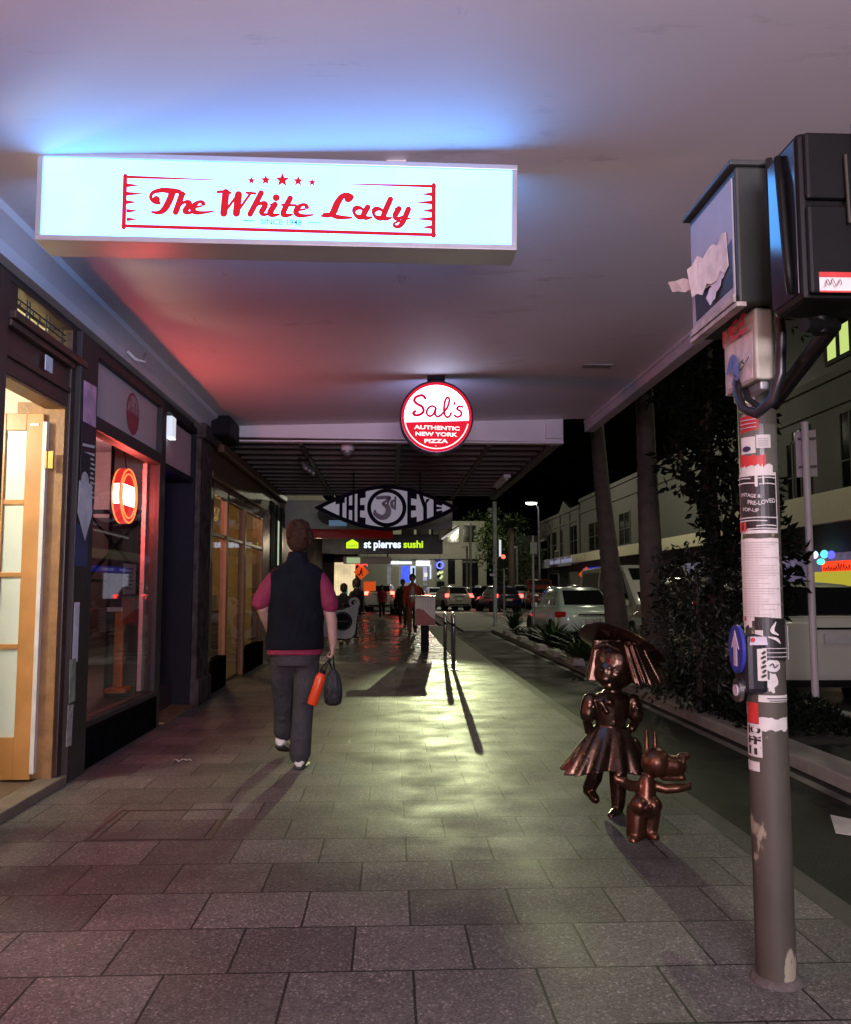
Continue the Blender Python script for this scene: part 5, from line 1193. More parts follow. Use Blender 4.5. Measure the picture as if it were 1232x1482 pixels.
# the bag and the bottle he carries
hp = O+V3(.274, -.012, .835)
BAGC = O+V3(.285, .0, .56)
t = thing('bag', 'small black drawstring bag hanging from the hand of the walking person', 'bag', BAGC)
mb = MB(); mb.loft([(.46, 0, 0, .03, .02), (.475, 0, 0, .06, .035), (.53, .0, 0, .072, .05), (.62, 0, 0, .066, .046), (.7, 0, 0, .045, .03), (.735, 0, 0, .016, .014)], 22)
for k in range(5):
    a = pi+.5+.5*k; mb.limb([V3(.05*cos(a), .035*sin(a), .69), V3(.068*cos(a), .048*sin(a), .58), V3(.055*cos(a), .036*sin(a), .49)], [.008, .011, .008], 8)
mb.v = [p+Vector((BAGC.x, BAGC.y, 0)) for p in mb.v]
mb.build('body', M('bag_black', (.014, .015, .018), .6, var=.3, scale=14, bump=.4, bscale=30), t, remesh=.007, sm=3)
MB().tube([BAGC+V3(-.008, 0, .165), hp+V3(-.02, 0, -.04), hp+V3(-.018, 0, .012), hp+V3(-.004, 0, .02), hp+V3(.008, 0, .0), BAGC+V3(.008, 0, .165)], .006, 8).build('strap', m_black, t, smooth=0)
bt = hp+V3(-.05, -.13, -.075); bb = bt+V3(-.085, .0, -.27)
t = thing('bottle', 'bright orange water bottle with a black cap dangling beside the bag', 'bottle', bb)
d = (bt-bb)
MB().tube([bb, bb+d*.02, bb+d*.72, bb+d*.8, bb+d*.84], [.036, .039, .039, .03, .022], 24).build('body', M('orange_bottle', (.75, .07, .015), .35, var=.05), t, smooth=40)
cpb = MB().tube([bb+d*.842, bb+d*.93], [.025, .024], 20).build('cap', m_black, t, smooth=40)
mb = MB(); mb.tube([bb+d*.9+V3(-.018, 0, 0), bb+d*1.02+V3(-.01, 0, 0), hp+V3(-.01, -.03, -.02), hp+V3(-.012, -.02, -.03), bb+d*.96+V3(.016, 0, 0), bb+d*.9+V3(.018, 0, 0)], .005, 8); mb.build('loop', m_black, cpb, smooth=0)

# ---------------- other people
def walker(px, py, h, top, legs, lab, face=pi, skin=None, hair=(.02, .015, .012), sw=.25, long_=True, extra=None, wide=1.0, inner=None, z=0, vox=.014):
    g0 = gnd(px, py, z); t = thing('person', lab, 'person', (0, 0, 0))
    s = h/1.75; sk_ = skin or m_skin2
    mb = MB(); P = head(mb, V3(0, .03, 1.63), 1.0)
    mb.limb([V3(0, .0, 1.4), V3(0, .02, 1.52)], [.06, .054], 12); mb.limb([V3(0, 0, 1.38), V3(0, 0, .98)], [.11, .1], 12)
    arms = []
    for sx in (-1, 1):
        sh_, el, wr = V3(sx*.18, 0, 1.38), V3(sx*.23, -.05+sx*sw*.2, 1.12), V3(sx*.24, .06+sx*sw*.5, .9); arms.append((sh_, el, wr))
        mb.limb([sh_, el, wr], [.045, .04, .028], 10); hand(mb, wr, (0, .2, -1), (-sx, 0, 0), (0, 1, 0), .5)
    lg = []
    for sx in (-1, 1):
        hp_, kn, an = V3(sx*.09, 0, .9), V3(sx*.09, sx*sw*.35+.04, .49), V3(sx*.09, sx*sw*.9-.02, .1+(.06 if sx*sw < 0 else 0)); lg.append((hp_, kn, an))
        mb.limb([hp_, kn, an], [.075, .05, .038], 10)
    mb.build('body', sk_, t, remesh=vox)
    mb = MB(); hairmesh(mb, P, 1.04); mb.build('hair', M('dark_hair', hair, .6, var=.3), t, remesh=vox)
    mb = MB(); w_ = wide
    mb.loft([(.82, 0, 0, .19*w_, .13*w_), (1.0, 0, 0, .175*w_, .12*w_), (1.2, 0, 0, .19*w_, .125*w_), (1.36, 0, 0, .19*w_, .11*w_), (1.44, 0, 0, .12, .08), (1.49, 0, .01, .065, .06)], 24, 2.3)
    for sh_, el, wr in arms: mb.limb([sh_+V3(0, 0, -.02), el, wr.lerp(el, .12)] if long_ else [sh_+V3(0, 0, -.02), sh_.lerp(el, .8)], ([.07, .062, .05] if long_ else [.07, .066]), 12)
    tp = mb.build('jacket', M('jacket', top, .8, var=.25, scale=8, bump=.3, bscale=24), t, remesh=vox)
    if inner:
        mb = MB(); mb.ell((0, .085*w_, 1.14), (.085, .06, .27)); mb.build('shirt_front', M('shirt', inner, .8), t, smooth=0)
    mb = MB(); mb.loft([(.76, 0, 0, .16*w_, .125*w_), (.96, 0, 0, .175*w_, .118*w_)], 22)
    for hp_, kn, an in lg: mb.limb([hp_, kn, an+V3(0, 0, .02)], [.1*w_, .075*w_, .06*w_], 14)
    mb.build('trousers', M('trousers', legs, .85, var=.2), t, remesh=vox)
    for hp_, kn, an in lg:
        mb = MB(); shoe(mb, V3(an.x, an.y-.07, an.z-.09), V3(an.x, an.y+.17, max(.005, an.z-.1)), .045); mb.build('shoe', m_sole, t, smooth=60)
    if extra: extra(t)
    t.scale = (s, s, s); t.rotation_euler = (0, 0, face); t.location = (g0.x, g0.y, z)
    return t
def shoulder_bag(t):
    mb = MB(); mb.loft([(.72, .27, .05, .07, .12), (.75, .27, .05, .08, .14), (1.0, .27, .05, .07, .12), (1.06, .26, .05, .03, .08)], 16); mb.build('bag', m_black, t, smooth=40)
walker(597, 919, 1.72, (.28, .022, .02), (.16, .045, .03), 'person in a red jacket and pale shirt walking towards the white stand', pi, inner=(.26, .24, .2), sw=.3)
walker(583, 907, 1.62, (.015, .014, .014), (.02, .018, .018), 'person in black walking just behind the red jacketed person', pi, extra=shoulder_bag, sw=-.25)
walker(553, 894, 1.45, (.25, .012, .02), (.012, .012, .014), 'small distant person in a dark red top and black trousers on the wet pavement', pi, sw=.2, wide=1.1, long_=False)
def sitter(px, Y, zs, lab, top=(.015, .014, .016), face=.6, hair=(.03, .02, .015), scarf=None):
    q = at(px, 850, Y); t = thing('person', lab, 'person', (0, 0, 0))
    mb = MB(); P = head(mb, V3(0, .05, zs+.72), 1.0)
    mb.limb([V3(0, .0, zs+.5), V3(0, .03, zs+.62)], [.058, .054], 12); mb.limb([V3(0, 0, zs+.48), V3(0, -.02, zs+.1)], [.11, .1], 12)
    arms = [(V3(sx*.18, 0, zs+.47), V3(sx*.23, .06, zs+.22), V3(sx*.12, .3, zs+.2)) for sx in (-1, 1)]
    for i, (a, b, c) in enumerate(arms): mb.limb([a, b, c], [.045, .04, .028], 10); hand(mb, c, (-.3*(i*2-1), 1, 0), (0, 0, -1), (-(i*2-1), .3, 0), .4)
    lg = [(V3(sx*.09, .02, zs+.06), V3(sx*.12, .42, zs+.05), V3(sx*.12, .42, .1)) for sx in (-1, 1)]
    for a, b, c in lg: mb.limb([a, b, c], [.075, .05, .038], 10)
    mb.build('body', m_skin2, t, remesh=.014)
    mb = MB(); hairmesh(mb, P, 1.04); mb.build('hair', M('dark_hair', hair, .6), t, remesh=.014)
    mb = MB(); mb.loft([(zs+.02, 0, -.01, .19, .15), (zs+.25, 0, 0, .19, .13), (zs+.45, 0, 0, .2, .12), (zs+.53, 0, 0, .13, .09), (zs+.6, 0, .02, .07, .065)], 24, 2.3)
    for a, b, c in arms: mb.limb([a, b, c.lerp(b, .15)], [.075, .065, .05], 12)
    mb.build('coat', M('coat', top, .85, var=.25), t, remesh=.014)
    mb = MB()
    for a, b, c in lg: mb.limb([a, b, c], [.1, .08, .06], 14)
    mb.build('trousers', M('trousers', (.012, .012, .012), .85), t, remesh=.014)
    for a, b, c in lg:
        mb = MB(); shoe(mb, V3(c.x, c.y-.07, .01), V3(c.x, c.y+.17, .005), .045); mb.build('shoe', m_sole, t, smooth=60)
    mb = MB(); mb.box(-.19, .19, -.2, .2, zs-.04, zs-.01); 
    t.location = (q.x, Y, 0); t.rotation_euler = (0, 0, face); return t
def stool(px, Y, zs, lab):
    q = at(px, 850, Y); t = thing('stool', lab, 'stool', (q.x, Y, 0), 'stools behind the cafe barrier')
    mb = MB(); mb.cyl((q.x, Y, zs-.05), (q.x, Y, zs-.01), .2, 24); mb.build('seat', m_black, t)
    for a in (.6, 2.2, 3.8, 5.4): MB().tube([(q.x+.12*cos(a), Y+.12*sin(a), zs-.05), (q.x+.2*cos(a), Y+.2*sin(a), 0)], .012, 8).build('leg', m_steel, t)
sitter(517, 21.6, .72, 'person in a dark coat seated on a stool behind the cafe barrier', face=.9); stool(517, 21.6, .72, 'stool under the bald headed dark coated sitter')
sitter(497, 22.4, .6, 'second dark clothed person seated behind the barrier, nearer the shop wall', face=-.5); stool(497, 22.4, .6, 'stool nearer the shop wall under the second sitter')
q0, q1 = at(497, 848, 23.4), at(503, 862, 23.4)
o = MB().rings([[(q0.x+.06+r*cos(2*pi*i/14), 23.4+r*sin(2*pi*i/14), z) for i in range(14)] for r, z in ((.05, .9), (.055, .92), (.055, q0.z-.06), (.03, q0.z-.02), (.03, q0.z+.03))]).build('teal_bottle', M('teal', (.02, .4, .4), .3, emit=(.02, .6, .6), es=.25), smooth=40); tag(o, 'glowing teal bottle standing on the cafe table behind the barrier', 'bottle')
t = thing('cafe_table', 'small black cafe table behind the barrier carrying the teal bottle', 'table', (q0.x+.06, 23.4, 0))
MB().cyl((q0.x+.06, 23.4, .86), (q0.x+.06, 23.4, .898), .32, 28).build('top', m_black, t); MB().cyl((q0.x+.06, 23.4, 0), (q0.x+.06, 23.4, .86), .03, 12).build('leg', m_black, t); MB().cyl((q0.x+.06, 23.4, 0), (q0.x+.06, 23.4, .03), .2, 24).build('base', m_black, t)

# ================================================================== BRONZE STATUES
m_bronze = M('dark_bronze', (.1, .06, .042), .27, metal=.9, var=.4, scale=7, bump=.12, bscale=25)
m_bronze2 = M('red_bronze', (.15, .07, .042), .32, metal=.85, var=.35, scale=8, bump=.12, bscale=25)
gf = gnd(872, 1172); YS = gf.y
GX = at(880, 1050, YS).x
t = thing('bronze_girl', 'bronze statue of a striding girl in a wide brimmed hat and flared dress', 'statue', (GX, YS, 0))
# local pixel helper: x from px at the statue's depth, z from py, y offset given
def gp_(px, py, dy=0.): q = at(px, py, YS); return V3(q.x, YS+dy, max(q.z, 0.0))
mb = MB()
hc = gp_(893, 960)
mb.ell(hc+V3(-.01, -.02, 0), (.14, .14, .155), (0, .1, 0), 24, 16)                       # skull
mb.ell(gp_(876, 972, -.075), (.085, .08, .09), (0, .15, 0), 18, 12)                     # face
mb.ell(gp_(863, 967, -.138), (.013, .016, .013))   # brow, nose
mb.limb([gp_(864, 980, -.142), gp_(871, 981, -.148)], [.005, .005], 8); mb.ell(gp_(876, 990, -.1), (.04, .04, .03)); mb.ell(gp_(884, 974, -.13), (.035, .03, .03))
mb.limb([gp_(856, 963, -.125), gp_(861, 962, -.138)], .005, 8); mb.limb([gp_(872, 963, -.152), gp_(882, 962, -.148)], .0055, 8)
mb.limb([gp_(888, 990), gp_(886, 1012)], [.05, .055], 12)                               # neck
mb.ell(gp_(884, 1030), (.1, .075, .105)); mb.limb([gp_(884, 1012), gp_(884, 1055)], [.07, .062], 16)
mb.limb([gp_(866, 1015), gp_(905, 1015)], [.045, .045], 12)
# arms: left hangs behind the bodice, right reaches back and holds the bag
mb.limb([gp_(857, 1017), gp_(851, 1040, .02), gp_(856, 1062, .06), gp_(868, 1070, .08)], [.038, .033, .028, .022], 12)
mb.limb([gp_(914, 1018), gp_(922, 1040, .02), gp_(918, 1056, .04), gp_(905, 1062, .02)], [.04, .034, .028, .022], 12)
hand(mb, gp_(905, 1061, .02), (-.8, -.1, -.5), (0, -1, 0), (0, 0, 1), .6, .55); hand(mb, gp_(868, 1069, .08), (.7, .1, -.5), (0, 1, 0), (0, 0, 1), .6, .55)
# legs
mb.limb([gp_(866, 1100, .04), gp_(864, 1128, .06), gp_(858, 1148, .1)], [.058, .05, .042], 12)
mb.limb([gp_(893, 1095, -.02), gp_(892, 1130, -.05), gp_(891, 1160, -.06), gp_(889, 1178, -.06)], [.06, .054, .042, .034], 12)
mb.limb([gp_(858, 1150, .1), gp_(863, 1158, .02)], [.034, .03], 10)
mb.limb([gp_(891, 1178, -.04), gp_(882, 1181, -.11), gp_(876, 1183, -.15)], [.034, .032, .026], 10)
mb.build('body', m_bronze, t, remesh=.0075, sm=3)
# puffed sleeves and dress
mb = MB()
for px, py in ((854, 1022), (917, 1024)):
    mb.limb([gp_(px, py-8), gp_(px+(-3 if px < 880 else 3), py+12)], [.05, .052], 14)
    for k in range(10): a = 2*pi*k/10; q = gp_(px, py); mb.limb([q+V3(.02*cos(a), .02*sin(a), .05), q+V3(.048*cos(a), .048*sin(a), .0), q+V3(.035*cos(a), .035*sin(a), -.045)], .009, 6)
c_ = gp_(884, 1030)
mb.loft([(gp_(0, 1068).z, c_.x, YS, .075, .065), (gp_(0, 1058).z, c_.x, YS, .088, .075), (gp_(0, 1040).z, c_.x, YS, .1, .085), (gp_(0, 1016).z, c_.x, YS, .12, .09), (gp_(0, 1006).z, c_.x, YS, .07, .06)], 24)
for k in range(7): u = -.06+.02*k; mb.limb([V3(c_.x+u, YS-.074+abs(u)*.3, gp_(0, 1022).z), V3(c_.x+u*.7, YS-.078+abs(u)*.25, gp_(0, 1052).z)], [.006, .008], 6)
mb.limb([gp_(866, 1014, -.09), gp_(873, 1028, -.1)], .013, 8); mb.ell(gp_(866, 1015, -.09), (.022, .012, .02)); mb.ell(gp_(878, 1014, -.09), (.022, .012, .018))
n = 72; R = []
for f in [i/10 for i in range(11)]:
    z = gp_(0, 1052+f*68).z; rr = .078+.17*f**.85; r = []
    cx = gp_(884-9*f, 1085).x
    for k in range(n):
        a = 2*pi*k/n; w_ = 1+.13*f*sin(13*a+1.2*f+.8*sin(2*a))
        r.append(V3(cx+rr*w_*cos(a)*1.02, YS+rr*w_*sin(a)*.8, z+.02*f*sin(3*a+.5)+.012*f*cos(a)))
    R.append(r)
inner = [[V3(cx_.x*1, cx_.y, cx_.z) for cx_ in r] for r in R]
cen = [sum(r, Vector())/n for r in R]
inn = [[p.lerp(c, .1)+V3(0, 0, -.0) for p in r] for r, c in zip(R, cen)][::-1]
mb.rings(R+inn, caps=False, closed=True)
mb.build('dress', m_bronze, t, remesh=.0065, sm=2)
# hair: strands sweeping out to the right
mb = MB(); rnd = random.Random(11)
n = 110; R = []; fa = atan2(-.8, -.62)
def hairring(cx, z, rr, rip, inner=0.):
    r_ = []
    for k in range(n):
        a = 2*pi*k/n; dd = abs((a-fa+pi) % (2*pi)-pi); w_ = min(1, max(0, (dd-.55)/.25)); w_ = w_*w_*(3-2*w_)
        rad = (rr*(1+rip*sin(26*a+.8*sin(5*a)))-inner)*w_+.075*(1-w_)
        r_.append(V3(cx+rad*cos(a), YS-.01+rad*.95*sin(a), z+.012*sin(9*a)*(rip > .03)))
    return r_
cxs = gp_(895, 955).x
for f in (0, .12, .3, .5, .7, .88, 1.):
    py = 928+58*f; R.append(hairring(cxs+.045*f, gp_(0, py).z, .155+.078*f**1.3, .03+.05*f))
R.append(hairring(cxs+.045, gp_(0, 988).z, .185, .05)); R.append(hairring(cxs+.03, gp_(0, 976).z, .13, .02))
mb.rings(R)
for k in range(40):
    a = radians(-92+4.6*k); P_ = []
    for f in (.1, .35, .65, .9, 1.02):
        rad = .158+.08*f**1.3+(.006 if k % 2 else -.001); P_.append(V3(cxs+.045*f+rad*cos(a), YS-.01+rad*.95*sin(a), gp_(0, 928+58*f+(3 if k % 3 else 0)).z))
    mb.limb(P_, [.012, .014, .016, .014, .008], 8)
for k in range(7):
    q = gp_(868-1.6*k, 945+4.2*k, -.03+.014*k); mb.limb([q, q+V3(-.012, .03, -.045)], [.024, .014], 8)
mb.limb([gp_(857, 935, -.11), gp_(870, 930, -.15), gp_(886, 938, -.155), gp_(900, 950, -.13)], [.014, .02, .018, .012], 8)
mb.build('hair', m_bronze, t, remesh=.0045, sm=1)
# hat: tilted wide brim and low crown
hb_ = gp_(903, 932); Rh = Euler((-.2, .45, .1)).to_matrix()
mb = MB()
prof = [(0, .085), (.05, .083), (.09, .07), (.115, .03), (.12, .0), (.2, -.006), (.28, -.004), (.283, -.012), (.2, -.018), (.1, -.016), (0, -.014)]
R = [[hb_+Rh @ V3(r*cos(2*pi*k/56)+.001, r*sin(2*pi*k/56), z+(.02*sin(2*pi*k/56*2) if r > .18 else 0)) for k in range(56)] for r, z in prof]
mb.rings(R); hat = mb.build('hat', m_bronze, t, smooth=50)
MB().rings([[hb_+Rh @ V3(r*cos(2*pi*k/56), r*sin(2*pi*k/56), z) for k in range(56)] for r, z in ((.124, .0), (.126, .022), (.119, .026), (.117, .002))], caps=False, closed=True).build('hat_band', m_bronze, hat, smooth=50)
# bag she drags
mb = MB(); mb.ell(gp_(918, 1088, .06), (.07, .05, .085)); mb.limb([gp_(905, 1064, .03), gp_(912, 1072, .05)], .018, 8); mb.limb([gp_(897, 1098, .05), gp_(934, 1100, .06)], [.02, .02], 8)
mb.build('bag', m_bronze, t, remesh=.008, sm=2)
# little creature
gc = gnd(934, 1219); YC = gc.y+.07
def cp_(px, py, dy=0.): q = at(px, py, YC); return V3(q.x, YC+dy, max(q.z, .0))
t = thing('bronze_creature', 'small reddish bronze creature with upright ears standing with arms spread behind the bronze girl', 'statue', (gc.x, YC, 0))
mb = MB()
mb.ell(cp_(950, 1104), (.083, .078, .078), (0, 0, 0), 20, 14)                      # head
mb.limb([cp_(960, 1106, -.01), cp_(978, 1107, -.02)], [.058, .054], 16); mb.ell(cp_(985, 1103, -.02), (.02, .045, .045))
mb.limb([cp_(984, 1092, -.02), cp_(992, 1093, -.02)], [.016, .02], 10); mb.limb([cp_(960, 1124, -.01), cp_(986, 1124, -.03)], [.022, .018], 10)
mb.limb([cp_(937, 1090, .01), cp_(938, 1070, .02), cp_(937, 1057, .02)], [.017, .012, .008], 10); mb.limb([cp_(949, 1088, .01), cp_(950, 1072, .02), cp_(949, 1060, .02)], [.017, .013, .009], 10)
mb.limb([cp_(936, 1130), cp_(935, 1150), cp_(933, 1166)], [.042, .056, .07], 18)      # trunk
mb.ell(cp_(923, 1164, -.025), (.05, .055, .052)); mb.ell(cp_(943, 1164, -.025), (.05, .055, .052))
mb.limb([cp_(930, 1138), cp_(912, 1137, -.01), cp_(898, 1128, -.03), cp_(891, 1126, -.03)], [.028, .03, .026, .02], 12)
mb.limb([cp_(945, 1136), cp_(962, 1141, -.02), cp_(980, 1139, -.03), cp_(993, 1137, -.03)], [.028, .027, .025, .02], 12)
for s_ in (-1, 0, 1): mb.limb([cp_(898, 1128+2*s_, -.03), cp_(888, 1126+4*s_, -.035)], [.012, .009], 8); mb.limb([cp_(986, 1138+2*s_, -.03), cp_(996, 1136+4*s_, -.03)], [.012, .009], 8)
mb.limb([cp_(922, 1172), cp_(920, 1195, -.01), cp_(919, 1208, -.01)], [.058, .052, .05], 14); mb.limb([cp_(944, 1172, .02), cp_(943, 1195, .02), cp_(941, 1206, .02)], [.055, .046, .044], 14)
mb.limb([cp_(922, 1212, -.01), cp_(913, 1213, -.05)], [.034, .03], 12); mb.limb([cp_(940, 1209, .02), cp_(946, 1210, -.02)], [.034, .028], 12)
mb.limb([cp_(933, 1166, -.08), cp_(934, 1161, -.1)], .014, 8)
mb.ell(cp_(960, 1090, -.05), (.009, .009, .009))
mb.build('body', m_bronze2, t, remesh=.0065, sm=2)
# ================================================================== CARS
m_tyre = M('tyre', (.012, .012, .012), .8); m_rim = M('wheel_rim', (.3, .31, .32), .35, metal=.8)
m_cglass = M('car_glass', (.012, .014, .015), .06, var=.05, spec=.6)
m_tailr = M('tail_red', (.22, .008, .01), .15, emit=(1., .03, .03), es=.03)
m_brake = E('brake_red', (1., .06, .05), 6.); m_brake_s = E('brake_red_strong', (1., .05, .03), 14., True)
m_headl = E('headlamp', (1., .85, .6), 5.); m_clear = M('clear_lamp', (.6, .6, .6), .15)
m_plate = M('plate_white', (.6, .6, .58), .4)
DIM = {
 'sedan': dict(L=4.4, W=1.74, st=[(-2.2, .42, .86, .62), (-2.13, .3, .95, .76), (-1.95, .26, 1.0, .82), (-1.6, .22, 1.0, .855), (-.9, .2, .97, .87), (0, .2, .95, .87), (.9, .2, .94, .87), (1.5, .22, .86, .85), (2.05, .28, .74, .77), (2.2, .38, .62, .62)], cab=[(-1.72, .98, .7), (-.95, 1.43, .56), (.2, 1.46, .56), (1.05, .93, .7)]),
 'hatch': dict(L=4.3, W=1.78, st=[(-2.15, .42, .98, .66), (-2.1, .3, 1.03, .8), (-1.9, .24, 1.05, .86), (-1.4, .22, 1.03, .885), (0, .2, .98, .89), (.9, .2, .96, .89), (1.5, .22, .88, .86), (2.0, .28, .76, .78), (2.15, .38, .64, .62)], cab=[(-2.05, 1.02, .72), (-1.6, 1.5, .6), (.1, 1.54, .6), (1.05, .95, .72)]),
 'suv': dict(L=4.6, W=1.86, st=[(-2.3, .46, 1.12, .72), (-2.25, .34, 1.18, .87), (-2.1, .28, 1.2, .91), (-1.5, .26, 1.17, .93), (0, .25, 1.1, .93), (1., .25, 1.04, .93), (1.6, .27, .95, .9), (2.15, .32, .84, .82), (2.3, .42, .7, .66)], cab=[(-2.2, 1.17, .8), (-1.85, 1.6, .68), (.1, 1.66, .68), (1.1, 1.0, .78)]),
 'van': dict(L=4.9, W=1.9, st=[(-2.45, .42, 1.08, .78), (-2.4, .3, 1.14, .9), (-1.5, .26, 1.14, .945), (0, .25, 1.12, .95), (1.6, .25, 1.08, .94), (2.2, .3, .96, .88), (2.45, .4, .8, .74)], cab=[(-2.4, 1.12, .88), (-2.28, 1.98, .8), (1.0, 2.02, .8), (2.05, 1.04, .86)]),
}
def make_car(kind, paint, lab, cat='car', tail=None, plate=True, group=None, sub=0, head_on=False, rearlook=None, nm='parked_car'):
    D_ = DIM[kind]; t = thing(nm, lab, cat, (0, 0, 0), group)
    L_ = D_['L']; R = []
    for y, zb, zt, w in D_['st']:
        r = []
        for x, z in ((-.78, zb), (.78, zb), (.96, zb+.1), (1.0, zb+(zt-zb)*.45), (.985, zt-.16), (.93, zt-.03), (.84, zt), (0, zt+.012), (-.84, zt), (-.93, zt-.03), (-.985, zt-.16), (-1, zb+(zt-zb)*.45), (-.96, zb+.1)):
            r.append((x*w, y, z))
        R.append(r)
    mb = MB(); mb.rings(R)
    c = D_['cab']; 
    A = [(c[i][0], c[i][1], c[i][2]) for i in range(4)]
    (y0, z0, w0), (y1, z1, w1), (y2, z2, w2), (y3, z3, w3) = A
    cabR = []
    def crow(y, z, w, e=.06):
        return y, z, w
    # cabin with softened roof edge
    ring = lambda y, zb, z, wb, w: [(-wb, y, zb-.06), (wb, y, zb-.06), (wb*.6+w*.4, y, zb+(z-zb)*.45), (w, y, z-.05), (w*.88, y, z), (-w*.88, y, z), (-w, y, z-.05), (-(wb*.6+w*.4), y, zb+(z-zb)*.45)]
    cabR = [ring(y0, z0, z0+.03, w0, w0*.99), ring(y0+(y1-y0)*.5, z0, z0+(z1-z0)*.55, w0, w0*.5+w1*.5), ring(y1, z0, z1, w0, w1), ring((y1+y2)/2, z0, (z1+z2)/2+.03, w0, (w1+w2)/2), ring(y2, z0, z2, w0, w2), ring(y2+(y3-y2)*.5, z3, z3+(z2-z3)*.55, w3, (w2+w3)/2), ring(y3, z3, z3+.03, w3, w3*.99)]
    mb.rings(cabR)
    body = mb.build('body', paint, t, smooth=48, sub=sub)
    def panel(q, nrm, name, ins=(.08, .08, .1, .1), mat=None, th=.012, par=None):
        # q: 4 corners (bl, br, tr, tl) on the cabin face
        q = [Vector(p) for p in q]
        P = lambda u, v: (q[0]*(1-u)+q[1]*u)*(1-v)+(q[3]*(1-u)+q[2]*u)*v
        l, r, b, tp = ins; n = Vector(nrm).normalized()
        a = [P(l, b)+n*th, P(1-r, b)+n*th, P(1-r, 1-tp)+n*th, P(l, 1-tp)+n*th]
        return MB().hexa(a, [p-n*(th+.03) for p in a]).build(name, mat or m_cglass, par or t)
    panel([(-w0, y0, z0), (w0, y0, z0), (w1, y1, z1), (-w1, y1, z1)], (0, -(z1-z0), (y1-y0)), 'rear_window', (.09, .09, .08, .13), th=.03)
    panel([(w3, y3, z3), (-w3, y3, z3), (-w2, y2, z2), (w2, y2, z2)], (0, (z2-z3), (y3-y2)), 'windscreen', (.07, .07, .05, .1), th=.03)
    for sx in (-1, 1):
        n_ = (sx*(z1-z0), 0, (w0-w1))
        ym = (y1+y2)/2-.05
        f = lambda y, top: ((w1 if top else w0)*sx, y, (z1-.05 if top else z0))
        panel([f(y0+.55 if kind != 'van' else y0+.15, 0), f(ym-.04, 0), f(ym-.04, 1), f(y1+.12, 1)], n_, 'side_window', (.04, .02, .1, .08), th=.014)
        panel([f(ym+.04, 0), f(y3-.35, 0), f(y2+.0, 1), f(ym+.04, 1)], n_, 'side_window', (.02, .04, .1, .08), th=.014)
        MB().obox((sx*(w3+.14), y3-.35, z3+.06), (.16, .1, .13)).build('wing_mirror', paint, t, bevel=.02)
    wr = .32 if kind != 'suv' else .36
    for sx in (-1, 1):
        for wy in (-L_/2+.78, L_/2-.85):
            W = D_['W']/2
            mb = MB(); prof = [(.6, .0), (.92, .0), (1., .03), (1., .17), (.92, .2), (.6, .2)]
            mb.rings([[(sx*(W-.19+x_), wy+wr*r_*cos(2*pi*i/24), wr+wr*r_*sin(2*pi*i/24)) for i in range(24)] for r_, x_ in prof], caps=True)
            wh = mb.build('wheel', m_tyre, t, smooth=40)
            MB().cyl((sx*(W-.05), wy, wr), (sx*(W+.005), wy, wr), wr*.62, 20).build('rim', m_rim, wh, smooth=40)
            mb = MB(); mb.rings([[(sx*(W-.3+a), wy+(wr+.055)*cos(2*pi*i/24), wr+(wr+.055)*sin(2*pi*i/24)) for i in range(24)] for a in (0, .3)]); mb.build('wheel_arch', m_black, t)
    yr = D_['st'][1][0]; zt = D_['st'][1][2]; wr_ = D_['st'][1][3]
    tl = tail or m_tailr
    for sx in (-1, 1):
        if kind == 'sedan': c_, z_ = ((sx*.74, yr+.09, zt-.13), (.28, .2, .14))
        elif kind in ('hatch', 'suv'): c_, z_ = ((sx*.77, yr+.07, zt-.06), (.24, .22, .22))
        else: c_, z_ = ((sx*.86, yr+.02, 1.0), (.14, .16, .5))
        mb = MB().obox(c_, z_, (0, 0, sx*.42))
        mb.build('tail_light', tl, t, bevel=.035)
        hl = MB().ell((sx*.62, L_/2-.12, .66), (.17, .1, .08)); hl.build('headlight', m_headl if head_on else m_clear, t, smooth=0)
    yb = -L_/2
    mb = MB(); mb.box(-.66, .66, yb-.02, yb+.1, .34, .42); mb.build('bumper_trim', m_black, t, bevel=.02)
    if plate:
        zp = .66 if kind == 'sedan' else (.93 if kind == 'suv' else .74)
        p = MB().box(-.18, .18, yb-.045, yb-.0, zp-.06, zp+.06).build('number_plate', m_plate, t)
    mb = MB(); mb.box(-.35, .35, yb-.03, yb+.05, zt-.14, zt-.115); mb.build('boot_handle', m_cglass, t)
    return t
def put(t, px, Y, rz=0, z=RZ):
    q = at(px, 850, Y); t.location = (q.x, Y, z); t.rotation_euler = (0, 0, rz); return t
paint = lambda n, c, r=.25: M(n, c, r, var=.03, coat=.6, scale=2)
p_white = paint('white_car_paint', (.62, .63, .6)); p_mint = paint('pale_car_paint', (.62, .76, .7)); p_blue = paint('blue_car_paint', (.012, .018, .06)); p_blk = paint('black_car_paint', (.01, .01, .011)); p_silver = paint('silver_car_paint', (.38, .37, .34)); p_red = paint('maroon_car_paint', (.12, .02, .015))
